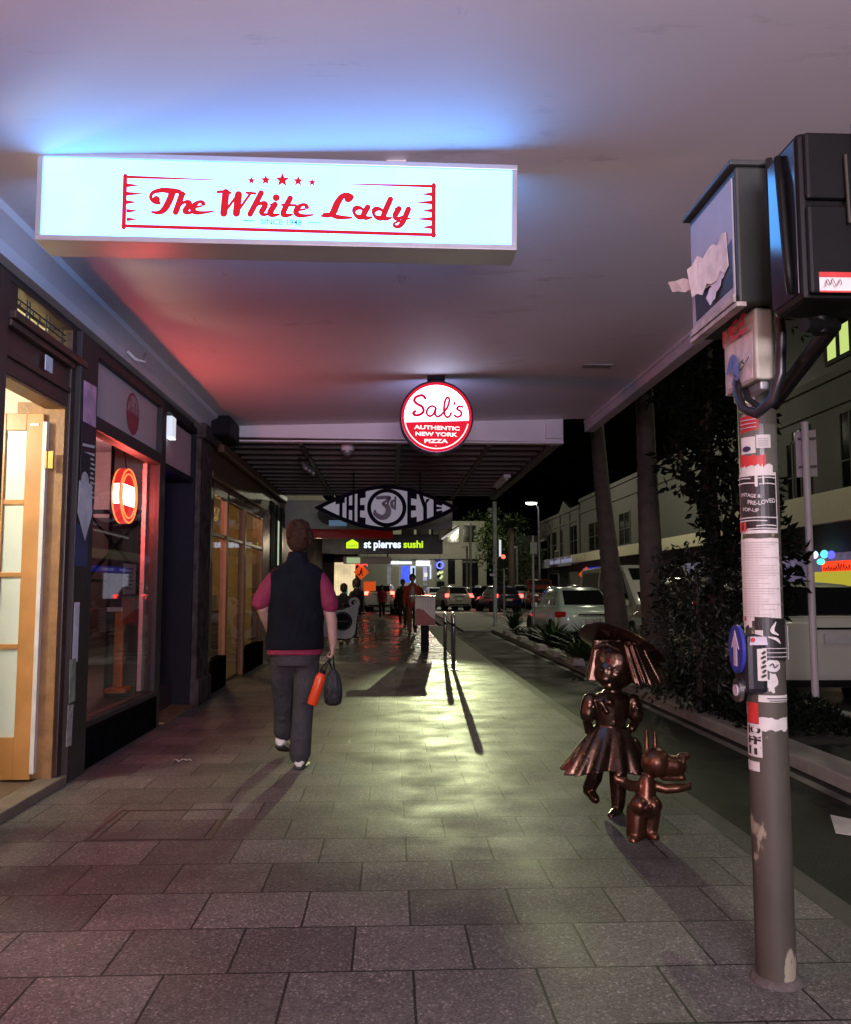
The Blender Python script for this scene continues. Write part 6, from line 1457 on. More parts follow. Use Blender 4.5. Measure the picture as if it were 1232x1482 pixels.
# near white suv at the right edge
g0 = at(1143, 900, 10.4)
suv = make_car('suv', paint('ivory_car_paint', (.66, .68, .58)), 'white car with a wide dark rear window parked beyond the sign post', sub=1)
suv.location = (g0.x+.6, 10.4+2.3, RZ-.09); 
px = MB(); b = -2.3
t_ = MB(); t_.box(-.56, .56, b-.05, b-.03, 1.035, 1.065); t_.build('tailgate_slot', m_cglass, suv)
mb = MB(); mb.rings([[(.075*k_*cos(2*pi*i/28), b-.06, .0+1.115+.05*k_*sin(2*pi*i/28)) for i in range(28)] for k_ in (1, .78)], caps=False); mb.rings([[(.03*k_*cos(2*pi*i/20), b-.062, 1.115+.045*k_*sin(2*pi*i/20)) for i in range(20)] for k_ in (1, .6)], caps=False); mb.rings([[(.055*k_*cos(2*pi*i/20), b-.062, 1.135+.02*k_*sin(2*pi*i/20)) for i in range(20)] for k_ in (1, .6)], caps=False)
mb.build('badge', m_steel, suv)
mm_ = lambda u, v, d: V3(u, b-.047-d, v)
mb = MB(); put_text(mb, 'KNE952', -.15, .15, .895, .965, mm_, 0, .01); mb.build('plate_lettering', M('plate_ink', (.1, .1, .1), .5), suv, fix=False)
MB().box(-.75, -.4, b-.045, b+.02, .5, .53).build('reflector', m_tailr, suv); MB().box(-.92, .92, b-.03, b+.1, .455, .475).build('bumper_edge', m_white, suv)
MB().box(-.6, .6, b+.5, b+.7, 1.63, 1.67).build('roof_spoiler', p_white, suv, bevel=.02)
# mid-distance cars
put(make_car('sedan', p_mint, 'pale green white sedan seen from behind in the lane beside the planter', nm='car'), 826, 22.6, .03)
put(make_car('hatch', p_blk, 'dark car whose roof shows just beyond the pale sedan', nm='car', tail=m_brake), 846, 30, 0)
put(make_car('suv', p_white, 'white people carrier glimpsed between the pale sedan and the leaning palm', tail=m_brake, nm='car'), 874, 36, 0)
put(make_car('hatch', p_blue, 'dark blue hatchback with glowing tail lights behind the blue lit pole', tail=m_brake, nm='car'), 720, 52, .2)
put(make_car('hatch', p_silver, 'silver hatchback with long lit tail lights waiting at the junction', tail=m_brake, nm='car'), 651, 56, .22)
put(make_car('sedan', p_blk, 'black car just right of the silver hatchback at the junction', tail=m_brake, nm='car'), 681, 62, .3)
put(make_car('suv', p_white, 'white car right of the dark blue hatchback', tail=m_tailr, nm='car'), 748, 62, .1)
put(make_car('van', p_red, 'dark maroon van facing the viewer right of the white car by the dark blue hatchback', cat='van', nm='van', head_on=True), 779, 58, pi-.1)
put(make_car('suv', p_white, 'white car with glaring brake lights left of the red jacketed person', tail=m_brake_s, nm='car'), 553, 54, -.06)
put(make_car('hatch', p_silver, 'car with brake lights glowing red behind the red jacketed person', tail=m_brake_s, nm='car'), 592, 47, .1)
put(make_car('sedan', p_silver, 'far pale car at the kerb to the left of the brake lights', tail=m_tailr, nm='car'), 536, 66, 1.2)
mbn = make_car('van', p_white, 'white minibus with a reflective windscreen between the two palm trunks', cat='minibus', nm='minibus')
put(mbn, 925, 19.5+2.4, pi+.08)
car_r = put(make_car('suv', p_silver, 'dim silver car behind the dark bush right of the palms', nm='parked_car'), 1010, 16.5, 0)

put(make_car('suv', p_silver, 'grey car at the far end of the queue left of the traffic light', tail=m_brake, nm='car'), 700, 70, .1)
put(make_car('hatch', p_white, 'white hatchback far beyond the steel sign pole', tail=m_brake, nm='car'), 790, 66, 0)
put(make_car('sedan', p_white, 'far white sedan just left of the silver hatchback', tail=m_brake, nm='car'), 627, 72, .1)
put(make_car('hatch', p_blk, 'dark hatchback between the white hatchback and the pale sedan', tail=m_brake, nm='car'), 806, 50, 0)
# ================================================================== PLANTS
m_leafA = M('dark_leaf', (.005, .009, .004), .8, var=.6, scale=3, spec=.12); m_leafB = M('flax_leaf', (.03, .065, .016), .45, var=.4, scale=3); m_bark = M('palm_bark', (.075, .062, .05), .85, var=.4, scale=9, bump=.6, bscale=20); m_bark2 = M('bark', (.07, .05, .035), .9, var=.4, scale=9, bump=.6, bscale=20)
def leaf(mb, c, d, up, L_, w):
    s = d.cross(up)
    if s.length < 1e-4: s = d.cross(V3(1, 0, 0))
    s.normalize(); u = s.cross(d)
    mb.add([c, c+d*L_*.45+s*w*.5+u*L_*.06, c+d*L_, c+d*L_*.45-s*w*.5+u*L_*.06, c+d*L_*.5-u*L_*.05], [(0, 1, 4), (1, 2, 4), (2, 3, 4), (3, 0, 4)])
def rv(r): 
    while True:
        v = V3(r.uniform(-1, 1), r.uniform(-1, 1), r.uniform(-1, 1))
        if .05 < v.length < 1: return v
def tree(nm, lab, cat, base, clumps, nleaf, lsz, trunk, group=None, mat=None, seed=1):
    r = random.Random(seed); t = thing(nm, lab, cat, base, group)
    mb = MB()
    for pts, rad in trunk: mb.tube([base+Vector(p) for p in pts], rad, 9)
    mb.build('trunk', m_bark2, t, smooth=0)
    mb = MB(); tot = sum(c[1][0]*c[1][1]*c[1][2] for c in clumps)
    for c, rr in clumps:
        n = int(nleaf*rr[0]*rr[1]*rr[2]/tot)
        for _ in range(n):
            v = rv(r); v = v.normalized()*(v.length**.6); p = base+Vector(c)+V3(v.x*rr[0], v.y*rr[1], v.z*rr[2])
            d = (v.normalized()*.6+rv(r)*.9+V3(0, 0, -.15)).normalized(); leaf(mb, p, d, rv(r), lsz*r.uniform(.6, 1.3), lsz*.45)
    mb.build('crown', mat or m_leafA, t, fix=False); return t
tb = V3(3.75, 9.8, 0)
r = random.Random(5)
cl = [((r.uniform(-.42, .3), r.uniform(-.7, .9), z), (r.uniform(.38, .55), r.uniform(.45, .7), r.uniform(.35, .55))) for z in [1.3+.28*i for i in range(16)]]
tree('street_tree', 'tall dark bushy tree standing in the planter left of the signal pole', 'tree', tb, cl, 5200, .13, [([(0, 0, 0), (.05, 0, 1.6), (.0, .1, 3.2), (.1, 0, 5.)], [.1, .085, .07, .03]), ([(.03, 0, 1.5), (.5, .3, 2.6)], [.05, .02]), ([(.02, 0, 1.9), (-.45, -.2, 3.0)], [.05, .02])], seed=3)
bb_ = at(1000, 900, 9.4); 
tree('bush', 'dark rounded bush with small glossy leaves at the foot of the street tree', 'bush', V3(bb_.x-.0, 9.2, 0), [((-.15, 0, 1.55), (.35, .35, .3)), ((.1, 0, 1.2), (.55, .5, .45)), ((-.1, -.1, .8), (.6, .5, .45)), ((.3, .1, .75), (.55, .5, .45)), ((0, 0, .35), (.7, .5, .3))], 3000, .075, [([(0, 0, 0), (.02, 0, .8), (0, 0, 1.5)], [.035, .03, .012])], mat=M('bush_leaf', (.007, .012, .005), .5, var=.5, scale=3), seed=8)
bb_ = at(1160, 838, 10.2)
tree('bush', 'small spiky bush between the signal pole and the parked white car', 'bush', V3(4.68, 10.2, 0), [((0, 0, 1.42), (.14, .15, .16)), ((.02, 0, 1.15), (.13, .15, .2))], 260, .1, [([(0, 0, 0), (.0, 0, 1.4)], [.025, .012])], seed=9)
def flax(px, Y, n, L_, lab, spread=1.0, seed=1, mat=None, x=None):
    q = at(px, 880, Y); base = V3(q.x if x is None else x, Y, .0); r = random.Random(seed); t = thing('flax_plant', lab, 'plant', base, 'spiky plants in the planter strip')
    mb = MB()
    for k in range(n):
        a = r.uniform(0, 2*pi); tilt = r.uniform(.1, .95)*spread; l = L_*r.uniform(.6, 1.1); w = .03*r.uniform(.7, 1.3)
        d = V3(cos(a)*sin(tilt), sin(a)*sin(tilt), cos(tilt)); s = V3(-sin(a), cos(a), 0)
        P = [base+d*l*f+V3(cos(a), sin(a), 0)*.25*l*f*f*spread-V3(0, 0, .22*l*f*f*spread) for f in (0, .35, .7, 1.)]
        W = [w*.8, w, w*.7, .002]
        mb.add([p+s*ww for p, ww in zip(P, W)]+[p-s*ww for p, ww in zip(P, W)], [(i, i+1, 5+i, 4+i) for i in range(3)])
    mb.build('leaves', mat or m_leafB, t, fix=False); return t
flax(742, 27.6, 90, .95, 'green spiky flax clump at the foot of the blue lit pole', 1.1, 1)
labs = ['dark flax clump in the planter in front of the pale sedan', 'broad dark clump of strappy leaves next to the steel sign pole', 'low strappy plant at the planter kerb beside the concrete blocks', 'dark strappy clump just behind the hat of the bronze girl']
for k, (px, Y, n, L_) in enumerate(((858, 16.0, 60, .95), (800, 19.5, 130, .75), (775, 22, 80, .6), (838, 14.8, 130, .62))): flax(px, Y, n, L_, labs[k], 1.0, 20+k)
labs = ['spiky plant at the foot of the leaning palm', 'tall spiky plant between the two palm trunks', 'spiky plant right of the taller palm trunk']
for k, (px, Y, n, L_) in enumerate(((884, 13.8, 46, 1.05), (925, 13.0, 60, 1.1), (948, 10.8, 40, .8))): flax(px, Y, n, L_, labs[k], .8, 40+k)
# ground cover
mb = MB(); r = random.Random(31)
for k in range(3600):
    x = r.uniform(PX0+.34, PX1-.05); y = 7.7+(r.random()**1.6)*18
    hgt = .16+.22*noise.noise(V3(x*1.6, y*.7, 3)); 
    if hgt < .08: continue
    leaf(mb, V3(x, y, r.uniform(.0, hgt)), (rv(r)+V3(0, 0, .6)).normalized(), rv(r), r.uniform(.06, .14), .05)
for k in range(500):
    x = r.uniform(PX0+.1, PX0+.6); y = r.uniform(7.8, 9.4); leaf(mb, V3(x, y, r.uniform(.02, .16)), (rv(r)+V3(-.3, 0, .5)).normalized(), rv(r), r.uniform(.06, .12), .05)
o = mb.build('ground_cover', m_leafA, fix=False); tag(o, 'low dark ground cover filling the planter strip', 'ground cover', kind='stuff')
def palm(pts, rad, lab, seed):
    t = thing('palm_tree', lab, 'palm tree', pts[0], 'palms in the planter strip')
    mb = MB(); P = []; R_ = []
    n = 60
    C = catmull([tuple(p)+(q,) for p, q in zip(pts, rad)], n//(len(pts)-1))
    for i, c in enumerate(C): P.append(V3(*c[:3])); R_.append(c[3]*(1+.04*(i % 2)))
    mb.tube(P, R_, 16); mb.build('trunk', m_bark, t, smooth=0)
    r = random.Random(seed); mb = MB(); top = pts[-1]
    for k in range(14):
        a = 2*pi*k/14+r.uniform(-.2, .2); el = r.uniform(-.1, .9); L_ = 2.2
        d = V3(cos(a)*cos(el), sin(a)*cos(el), sin(el)); prev = None
        for i in range(18):
            f = i/17; p = top+d*L_*f-V3(0, 0, 1.1*f*f)
            s = V3(-sin(a), cos(a), 0)
            for sg in (-1, 1): leaf(mb, p, (s*sg+d*.5-V3(0, 0, .35)).normalized(), V3(0, 0, 1), .5*(1-abs(f-.4)), .04)
    mb.build('fronds', m_leafA, t, fix=False)
b0 = at(900, 905, 13.3); b0.z = 0; m0 = at(885, 830, 13.3); m1 = at(874, 730, 13.3); m2 = at(866, 640, 13.3); tp = m2+(m2-m1)*2.2
palm([b0, m0, m1, m2, tp], [.2, .155, .125, .11, .09], 'leaning palm with a ringed slender trunk beside the pale sedan', 2)
b0 = at(955, 960, 11.6); b0.z = 0; m0 = at(945, 860, 11.6); m1 = at(939, 740, 11.6); m2 = at(934, 600, 11.6); tp = m2+(m2-m1)*1.6
palm([b0, m0, m1, m2, tp], [.2, .165, .145, .12, .1], 'thicker upright palm trunk right of the leaning palm', 4)
# concrete blocks along the planter kerb
labs = ['farthest small concrete kerb block along the planter', 'second farthest concrete kerb block along the planter', 'concrete kerb block beside the steel sign pole base', 'concrete kerb block below the dark strappy plants', 'nearest concrete kerb block just left of the girl statue hat']
for k, (px, py) in enumerate(((735, 921), (757, 930), (783, 943), (806, 952), (833, 964))):
    q = gnd(px, py, 0); L_ = .62
    t = MB(); t.rings([[(q.x-.12, y, .03), (q.x+.12, y, .03), (q.x+.08, y, .15), (q.x-.08, y, .15)] for y in (q.y-L_/2, q.y+L_/2)])
    o = t.build('kerb_block', M('pale_concrete', (.4, .4, .36), .7, var=.2, scale=8), bevel=.015); tag(o, labs[k], 'kerb block', 'concrete blocks along the planter kerb')
p = gnd(992, 992, 0)

# ================================================================== POLES AND LAMPS
g0 = gnd(717, 905); Y = g0.y; tp = at(716.5, 726, Y)
t = thing('street_pole', 'slim white pole tinted by blue light, plastered with small stickers behind the flax plant', 'pole', g0)
MB().cyl((g0.x, Y, 0), (g0.x, Y, tp.z), .075, 20).build('pole', M('blue_lit_white_pole', (.55, .72, .8), .5, var=.3, scale=5), t, smooth=40)  # blue light on the whitish pole is put into its base colour
mb = MB(); r = random.Random(2)
for k in range(11):
    z = 1.0+.17*k; a = r.uniform(-.8, .8); 
    mb.rings([[(g0.x+rr*sin(a+s), Y-rr*cos(a+s), zz) for rr, zz in ((.076, z), (.079, z), (.079, z+.1), (.076, z+.1))] for s in (-.4, 0, .4)])
mb.build('sticker_patch', M('old_stickers', (.4, .4, .42), .6, var=.6, scale=6), t)
q = at(709, 738, Y); q2 = at(709, 747, Y)
mb = MB(); mb.limb([q+V3(0, 0, 0), q+V3(-.03, -.12, .0)], .075, 12); mb.limb([q2, q2+V3(-.03, -.12, -.02)], .07, 12); mb.cyl(q+V3(0, 0, -.1), V3(g0.x, Y, q.z-.1), .02, 8); mb.build('camera', M('camera_white', (.6, .6, .6), .4), t)
q = at(712, 832, Y); MB().obox((q.x, Y-.05, q.z), (.18, .06, .09)).build('bracket', m_white, t)
# traffic light behind it
q = at(727, 808, 44)
t = thing('traffic_signal', 'distant traffic light showing red beside the blue lit pole', 'traffic light', (q.x, 44, 0))
mb = MB(); mb.box(q.x-.13, q.x+.2, 44, 44.2, q.z-.5, q.z+.45); mb.build('housing', m_black, t, bevel=.02)
MB().cyl((q.x+.1, 44.1, -.1), (q.x+.1, 44.1, q.z+.5), .05, 10).build('pole', m_galv, t)
MB().cyl((q.x+.06, 43.98, q.z+.08), (q.x+.06, 44.0, q.z+.08), .11, 20).build('red_lens', E('signal_red', (1., .08, .05), 3.), t)
MB().box(q.x-.16, q.x-.06, 43.9, 44, q.z+.1, q.z+.95).build('white_strip', E('white_glow', (.7, .75, .8), .8), t)
g0 = gnd(773, 925); Y = g0.y; tp = at(771, 775, Y)
t = thing('sign_post', 'thin grey steel sign post in the planter left of the pale sedan', 'sign post', g0)
MB().cyl((g0.x, Y, 0), (g0.x, Y, tp.z), .035, 12).build('post', m_galv, t, smooth=40)
mb = MB(); a = at(767, 785, Y); b = at(777, 802, Y); mb.box(a.x, b.x, Y-.06, Y-.037, b.z, a.z); mb.build('plate', M('plate_grey', (.3, .31, .3), .5), t)
# the lit street lamp
YL = 62.; hd = at(769, 728.5, YL); pl_ = at(779.5, 735, YL)
t = thing('street_lamp', 'tall lit street lamp with a white glowing head above the far shops', 'street lamp', (pl_.x, YL, 0))
MB().tube([(pl_.x, YL, -.1), (pl_.x, YL, pl_.z), (pl_.x-.15, YL, pl_.z+.22), (hd.x+.2, YL, hd.z+.12)], [.09, .06, .05, .045], 12).build('pole', m_galv, t, smooth=0)
MB().ell((hd.x, YL, hd.z+.1), (.5, .22, .09)).build('head', m_galv, t, smooth=0)
MB().ell((hd.x, YL, hd.z), (.42, .2, .1)).build('lamp', E('lamp_glow', (1., .95, .8), 14., True), t, smooth=0)
for px, y0_, Yp, lab in ((681, 757, 60, 'thin dark pole left of the blue lit pole'), (676, 790, 70, 'short far pole behind the silver hatchback'), (748, 790, 62, 'dark pole rising in front of the far dark tree')):
    q = at(px, y0_, Yp); t = thing('street_pole', lab, 'pole', (q.x, Yp, 0), 'distant poles at the junction')
    MB().cyl((q.x, Yp, -.1), (q.x, Yp, q.z), .09, 10).build('pole', M('grey_pole', (.2, .19, .17), .6, var=.2), t)
    MB().obox((q.x-.2, Yp, q.z-.1), (.5, .15, .15)).build('lamp_arm', m_galv, t)
q = at(683, 756, 60)
# trees at the far side
for k, (px, Y, zc_, R1, lab) in enumerate(((742, 64, 3.4, 2.0, 'green lit round tree behind the distant traffic light'), (718, 75, 5.0, 2.8, 'dark tree far behind the blue lit pole'), (700, 84, 6.0, 3.0, 'large black tree against the sky at the end of the street'), (762, 70, 3.2, 1.6, 'small dim tree next to the street lamp pole'))):
    q = at(px, 850, Y); r = random.Random(60+k)
    tree('far_tree', lab, 'tree', V3(q.x, Y, 0), [((r.uniform(-R1*.5, R1*.5), r.uniform(-.8, .8), zc_+r.uniform(-R1*.5, R1*.6)), (R1*.5, R1*.5, R1*.45)) for _ in range(8)], 1400, .38, [([(0, 0, 0), (0, 0, zc_)], [.16, .1])], 'trees at the far junction', M('lit_leaf', (.045, .075, .02), .55, var=.5, scale=1), seed=70+k)
q = at(740, 775, 56)
palm([V3(q.x, 56, 0), V3(q.x, 56, 3), q+V3(0, 0, .6)], [.22, .2, .18], 'distant palm with a thick pale trunk by the junction', 6)
# ================================================================== BUILDINGS ACROSS THE ROAD (facade plane faces the road, -x)
m_fA = M('dirty_stucco', (.32, .31, .27), .8, var=.25, scale=.7, detail=8); m_fB = M('pale_stucco', (.1, .097, .09), .8, var=.25, scale=.8, detail=8); m_fC = M('grey_green_wall', (.1, .105, .09), .8, var=.25, scale=.6, detail=8)
m_wpane = M('night_pane', (.008, .009, .011), .08, var=.1); m_fasc = M('cream_fascia', (.62, .58, .4), .55, var=.1); m_under = M('awning_soffit', (.3, .29, .26), .7, var=.15)
XB = 14.2
def row_building(lab, Y0, Y1, zt, mat, wins, awn=None, parapet=.25, X=XB, depth=9, shop=None):
    t = thing('street_building', lab, 'building', (X, (Y0+Y1)/2, 0))
    MB().box(X, X+depth, Y0, Y1, 0, zt).build('wall', mat, t)
    MB().box(X-.14, X+.3, Y0-.0, Y1-.01, zt-.003, zt+parapet).build('parapet', mat, t, bevel=.02)
    MB().box(X-.1, X-.002, Y0+.1, Y1-.1, zt-.9, zt-.72).build('cornice', mat, t, bevel=.02)
    for (yc, zc_, w_, h_, lit) in wins:
        mb = MB(); x = X-.05
        for a in ((yc-w_/2-.09, yc-w_/2, zc_-h_/2-.09, zc_+h_/2+.09), (yc+w_/2, yc+w_/2+.09, zc_-h_/2-.09, zc_+h_/2+.09), (yc-w_/2, yc+w_/2, zc_+h_/2, zc_+h_/2+.09), (yc-w_/2, yc+w_/2, zc_-h_/2-.09, zc_-h_/2), (yc-.03, yc+.03, zc_-h_/2, zc_+h_/2), (yc-w_/2, yc-.03, zc_-.02, zc_+.02), (yc+.03, yc+w_/2, zc_-.02, zc_+.02)):
            mb.box(x, X+.03, *a)
        f = mb.build('window', mat if not lit else m_black, t)
        MB().box(X-.012, X-.004, yc-w_/2, yc+w_/2, zc_-h_/2, zc_+h_/2).build('pane', lit or m_wpane, f)
    if awn:
        z0, z1, pr, am = awn
        a = MB().box(X-pr, X-pr+.08, Y0+.05, Y1-.05, z0, z1).build('awning', am, t, bevel=.01)
        MB().box(X-pr+.085, X-.003, Y0+.05, Y1-.05, z0+.1, z0+.2).build('awning_soffit', m_under, a)
    if shop:
        for (y0, y1, z0, z1, mt, nm) in shop: MB().box(X-.03, X-.004, y0, y1, z0, z1).build(nm, mt, t)
    return t
def yat(px, X): return atx(px, 850, X).y
m_lit = E('yellow_green_window', (.62, .78, .22), .75)
m_dimshop = E('dim_shop', (.32, .3, .38), .3, False, .5); m_whiteshop = E('white_shop', (.75, .72, .9), .8, True, .35); m_bluesign = E('blue_sign', (.03, .04, .5), .8)
# building C (right edge), tall dark upper storeys
Yc0, Yc1 = 6., yat(1085, XB)
tC = row_building('grey wall building with tall narrow windows and a cream awning at the right edge', Yc0, Yc1, 8.0, m_fC, [(y, 5.3, 1.1, 3.0, None) for y in (22.2, 25.4, 28.6, 31.8, 19.)], (3.3, 4.25, 1.0, m_fasc))
t = thing('street_building', 'black upper block with a yellow lit window above the grey wall building', 'building', (XB+1, 20, 8.3))
MB().box(XB+.6, XB+9, Yc0, Yc1-.1, 8.26, 15.).build('wall', M('black_cladding', (.012, .012, .012), .6), t)
f = MB(); q0, q1 = atx(1196, 480, XB+.6), atx(1300, 480, XB+.6)
ya, yb_ = q1.y, q0.y
for k in range(6): y = yb_-(yb_-ya)*k/5; f.box(XB+.52, XB+.59, y-.09, y+.09, 8.95, 11.4)
f.box(XB+.5, XB+.6, ya, yb_, 8.8, 8.95); f.box(XB+.5, XB+.6, ya, yb_, 11.4, 11.5)
f = f.build('window', m_black, t); MB().box(XB+.56, XB+.59, ya, yb_, 8.95, 9.95).build('lit_pane', m_lit, f); MB().box(XB+.565, XB+.59, ya, yb_, 9.96, 11.4).build('pane', m_wpane, f)
# shops under the awning of building C: neon and yellow board
t = thing('takeaway_sign', 'red neon takeaway sign with teal and blue lights under the cream awning', 'sign', (XB-.5, 24.5, 2.9))
A = lambda px, py: atx(px, py, XB-.3)
a, b = A(1192, 813), A(1232, 827)
mb = MB(); mb.prism([(a.y+.5*cos(x)*.0, a.z) for x in (0,)]+[(b.y-3, a.z), (b.y-3, b.z), (a.y, b.z)], lambda u, v, d: V3(XB-.3-d, u, v), 0, .05); mb.build('red_panel', E('neon_panel', (1., .05, .015), 1.3, False, .6), t)
mb = MB(); r = random.Random(4)
for k in range(18): y = a.y-.15*k-.1; stroke(mb, [(y, b.z+.05), (y-.06, (a.z+b.z)/2+r.uniform(-.05, .1)), (y-.1, b.z+.08)], .04, lambda u, v, d: V3(XB-.36-d, u, v), 0)
mb.build('dark_glyphs', m_black, t, fix=False)
mb = MB(); q = A(1191, 813); mb.ell((XB-.36, q.y, q.z), (.05, .25, .1)); mb.build('green_light', E('teal_light', (.1, .9, .5), 1.6), t)
for k, (px, py, c_, nm) in enumerate(((1196, 802, (.1, .9, .8), 'teal_light'), (1206, 803, (.1, .1, 1.), 'blue_light'), (1182, 803, (.5, .6, .8), 'white_light'))):
    q = A(px, py); MB().ell((XB-.36, q.y, q.z), (.06, .22, .13)).build(nm, E(nm, c_, 1.6), t)
a, b = A(1175, 826), A(1260, 848); MB().box(XB-.36, XB-.30, b.y, a.y, b.z, a.z-.05).build('yellow_board', E('yellow_board', (.6, .52, .05), .6), t)
a, b = A(1130, 806), A(1260, 835); MB().box(XB-.26, XB-.22, b.y, a.y, b.z-.2, a.z).build('shop_glow', E('violet_glow', (.18, .14, .24), .5, False, .6), t)
# building A
Ya0, Ya1 = yat(1085, XB)+.02, yat(842, XB)
wA = []
for px, pyc, w_, h_ in ((905, 777, 2.3, 1.9), (862, 779, 3.6, 1.9), (895, 780, .1, .1)):
    q = atx(px, pyc, XB)
    if h_ > 1: wA.append((q.y, 4.9, w_, h_, None))
wA += [(34, 5.2, 1.2, 2.4, None), (37.5, 5.2, 1.2, 2.4, None), (29, 5.2, 1.2, 2.4, None)]
ys0, ys1 = yat(872, XB), yat(845, XB)
tA = row_building('plain stucco shop building with square dark windows behind the palm trunks', Ya0, Ya1, 7.7, m_fB, wA, (3.15, 3.75, .8, m_fasc), shop=[(ys0, ys1-.3, .6, 2.3, m_whiteshop, 'lit_shop_window'), (ys0-3, ys1-.2, 2.35, 2.75, m_bluesign, 'blue_sign_band'), (36, ys0-4, .8, 2.5, m_dimshop, 'dim_shop_window')])
mb = MB(); mq = lambda u, v, d: V3(XB-.034-d, u, v); r = random.Random(9)
for y_, n in ((ys1-1.0, 4), (ys0+1.8, 7)):
    for k in range(n): y = y_-.34*k; stroke(mb, [(y, 2.45), (y-.06, 2.63+r.uniform(-.03, .03)), (y-.16, 2.5), (y-.2, 2.62)], .06, mq, 0)
mb.build('blue_sign_lettering', E('lettering_white', (.6, .65, 1.), .9), tA, fix=False)
# building B, set beyond, lower parapet with stepped top
Yb0, Yb1 = Ya1+.02, yat(783, XB)
wB = []
for px, w_ in ((800, 3.6), (812, 1.6), (831, 2.6)):
    q = atx(px, 780, XB); wB.append((q.y, 4.95, w_, 2.3, None))
tB = row_building('two storey cream shop building with decorative stepped parapet beside the street lamp', Yb0, Yb1, 7.3, m_fB, wB, (3.0, 3.75, .8, M('lilac_fascia', (.25, .24, .3), .6, var=.15)), shop=[(yat(808, XB), yat(797, XB), .5, 2.5, m_wpane, 'dark_shop_window'), (yat(838, XB), yat(826, XB), .5, 2.6, m_fB, 'pilaster')])
for px in (783, 800, 812, 826, 840): y = yat(px, XB) if px < 840 else Yb0+.4; MB().box(XB-.12, XB-.003, y-.35, y+.35, 3.76, 7.25).build('pilaster', m_fB, tB, bevel=.03)
mb = MB(); mb.prism([(yat(826, XB), 7.55), (yat(815, XB), 8.5), (yat(808, XB), 7.55)], lambda u, v, d: V3(XB+.1+d, u, v), 0, .3); mb.build('gable', m_fB, tB)
mb = MB(); mq = lambda u, v, d: V3(XB-.804-d, u, v); y0_, y1_ = yat(797, XB-.8), yat(829, XB-.8)
n = 26; r = random.Random(5)
for k in range(n):
    if k in (5, 13): continue
    y = y0_+(y1_-y0_)*k/n; dy = (y1_-y0_)/n*.6
    stroke(mb, [(y, 3.25), (y+dy*.2, 3.25+r.choice((.28, .4))), (y+dy, 3.27), (y+dy*.9, 3.45)], .09, mq, 0)
mb.build('awning_lettering', E('lilac_lettering', (.34, .32, .48), .6), tB, fix=False)
# dim shed next to it, towards the junction
row_building('low dim shop at the far left end of the terrace across the road', Yb1+.02, 77, 5.6, m_fA, [(72, 3.6, 1.6, 1.6, None)], None)
# far building closing the view
YF = 80.
def fx(px): return at(px, 850, YF).x
tF = thing('street_building', 'grey corner building with columns and a blue lit shop closing the street view', 'building', (2, YF, 0))
x0, x1 = -8, fx(702)
MB().box(x0, x1, YF, YF+10, 0, 7.6).build('wall', M('far_grey_wall', (.27, .27, .24), .8, var=.2, scale=.5), tF)
mb = MB()
for px in (572, 607, 624, 643, 664, 699): x = fx(px); mb.box(x-.35, x+.35, YF-.25, YF-.003, 0, 4.0)
mb.build('column', M('column_stone', (.34, .33, .29), .8, var=.15), tF, bevel=.04)
MB().box(x0, x1+.2, YF-.4, YF-.26, 4.0, 5.2).build('entablature', M('column_stone', (.3, .29, .26), .8, var=.15), tF, bevel=.03)
for k, px in enumerate((590, 612, 634, 655, 680)):
    x = fx(px); f = MB(); f.box(x-.7, x+.7, YF-.06, YF-.003, 5.5, 7.3); f = f.build('window', m_fA, tF); MB().box(x-.6, x+.6, YF-.075, YF-.062, 5.6, 7.2).build('pane', m_wpane, f)
def shopw(a, b, za, zb, mt, nm, d=.02):
    p, q = at(a, za, YF), at(b, zb, YF); return MB().box(p.x, q.x, YF-.06-d, YF-.01-d, q.z, p.z).build(nm, mt, tF)
shopw(560, 623, 817, 848, E('shop_dim', (.25, .25, .24), .5, False, .5), 'shop_window', 0); shopw(594, 608, 819, 843, E('shop_pale', (.6, .75, .95), .8, False, .4), 'lit_display', .05)
shopw(597, 600, 822, 840, m_wpane, 'display_gap', .1)
shopw(581, 592, 819, 843, E('shop_blue', (.06, .1, 1.), 1.1, False, .4), 'blue_display', .05) ; shopw(611, 618, 820, 840, E('shop_glow2', (.35, .35, .6), .9, False, .4), 'lilac_display', .05)
shopw(563, 596, 813, 816.5, E('strip_white', (.9, .95, 1.), 1.6), 'strip_light', .3); shopw(602, 622, 812, 819, E('strip_white2', (.95, .93, 1.), 1.8), 'strip_light', .3)
shopw(622, 624, 818, 838, E('strip_white3', (.6, .7, 1.), 1.), 'strip_light', .3); shopw(614, 619, 829, 835, E('white_notice_glow', (.9, .9, .85), .8), 'lit_notice', .12)
shopw(633, 640, 812, 836, m_wpane, 'door', 0); shopw(648, 661, 812, 845, m_wpane, 'dark_door', 0); shopw(668, 692, 814, 850, m_wpane, 'dark_shop_window', 0)
t = thing('neon_ring', 'small blue neon ring sign in the doorway of the corner building', 'neon sign', at(637, 818, YF-.4))
q = at(637, 818, YF-.4); mb = MB(); mb.tube([q+V3(.3*cos(a), 0, .3*sin(a)) for a in [2*pi*i/20 for i in range(21)]], .07, 6); mb.build('tube', E('neon_blue', (.12, .14, 1.), 2.2), t, smooth=0); MB().cyl(q+V3(0, 0, .3), q+V3(0, 0, 1.), .02, 6).build('hanger', m_black, t)
t = thing('shop_display', 'glowing pale green window display beneath the blue neon ring', 'window display', at(638, 832, YF-.3))
mb = MB(); r = random.Random(6); q = at(638, 833, YF-.3)
for k in range(7): mb.ell(q+V3(r.uniform(-.25, .25), 0, r.uniform(-.5, .5)), (.1, .05, .12))
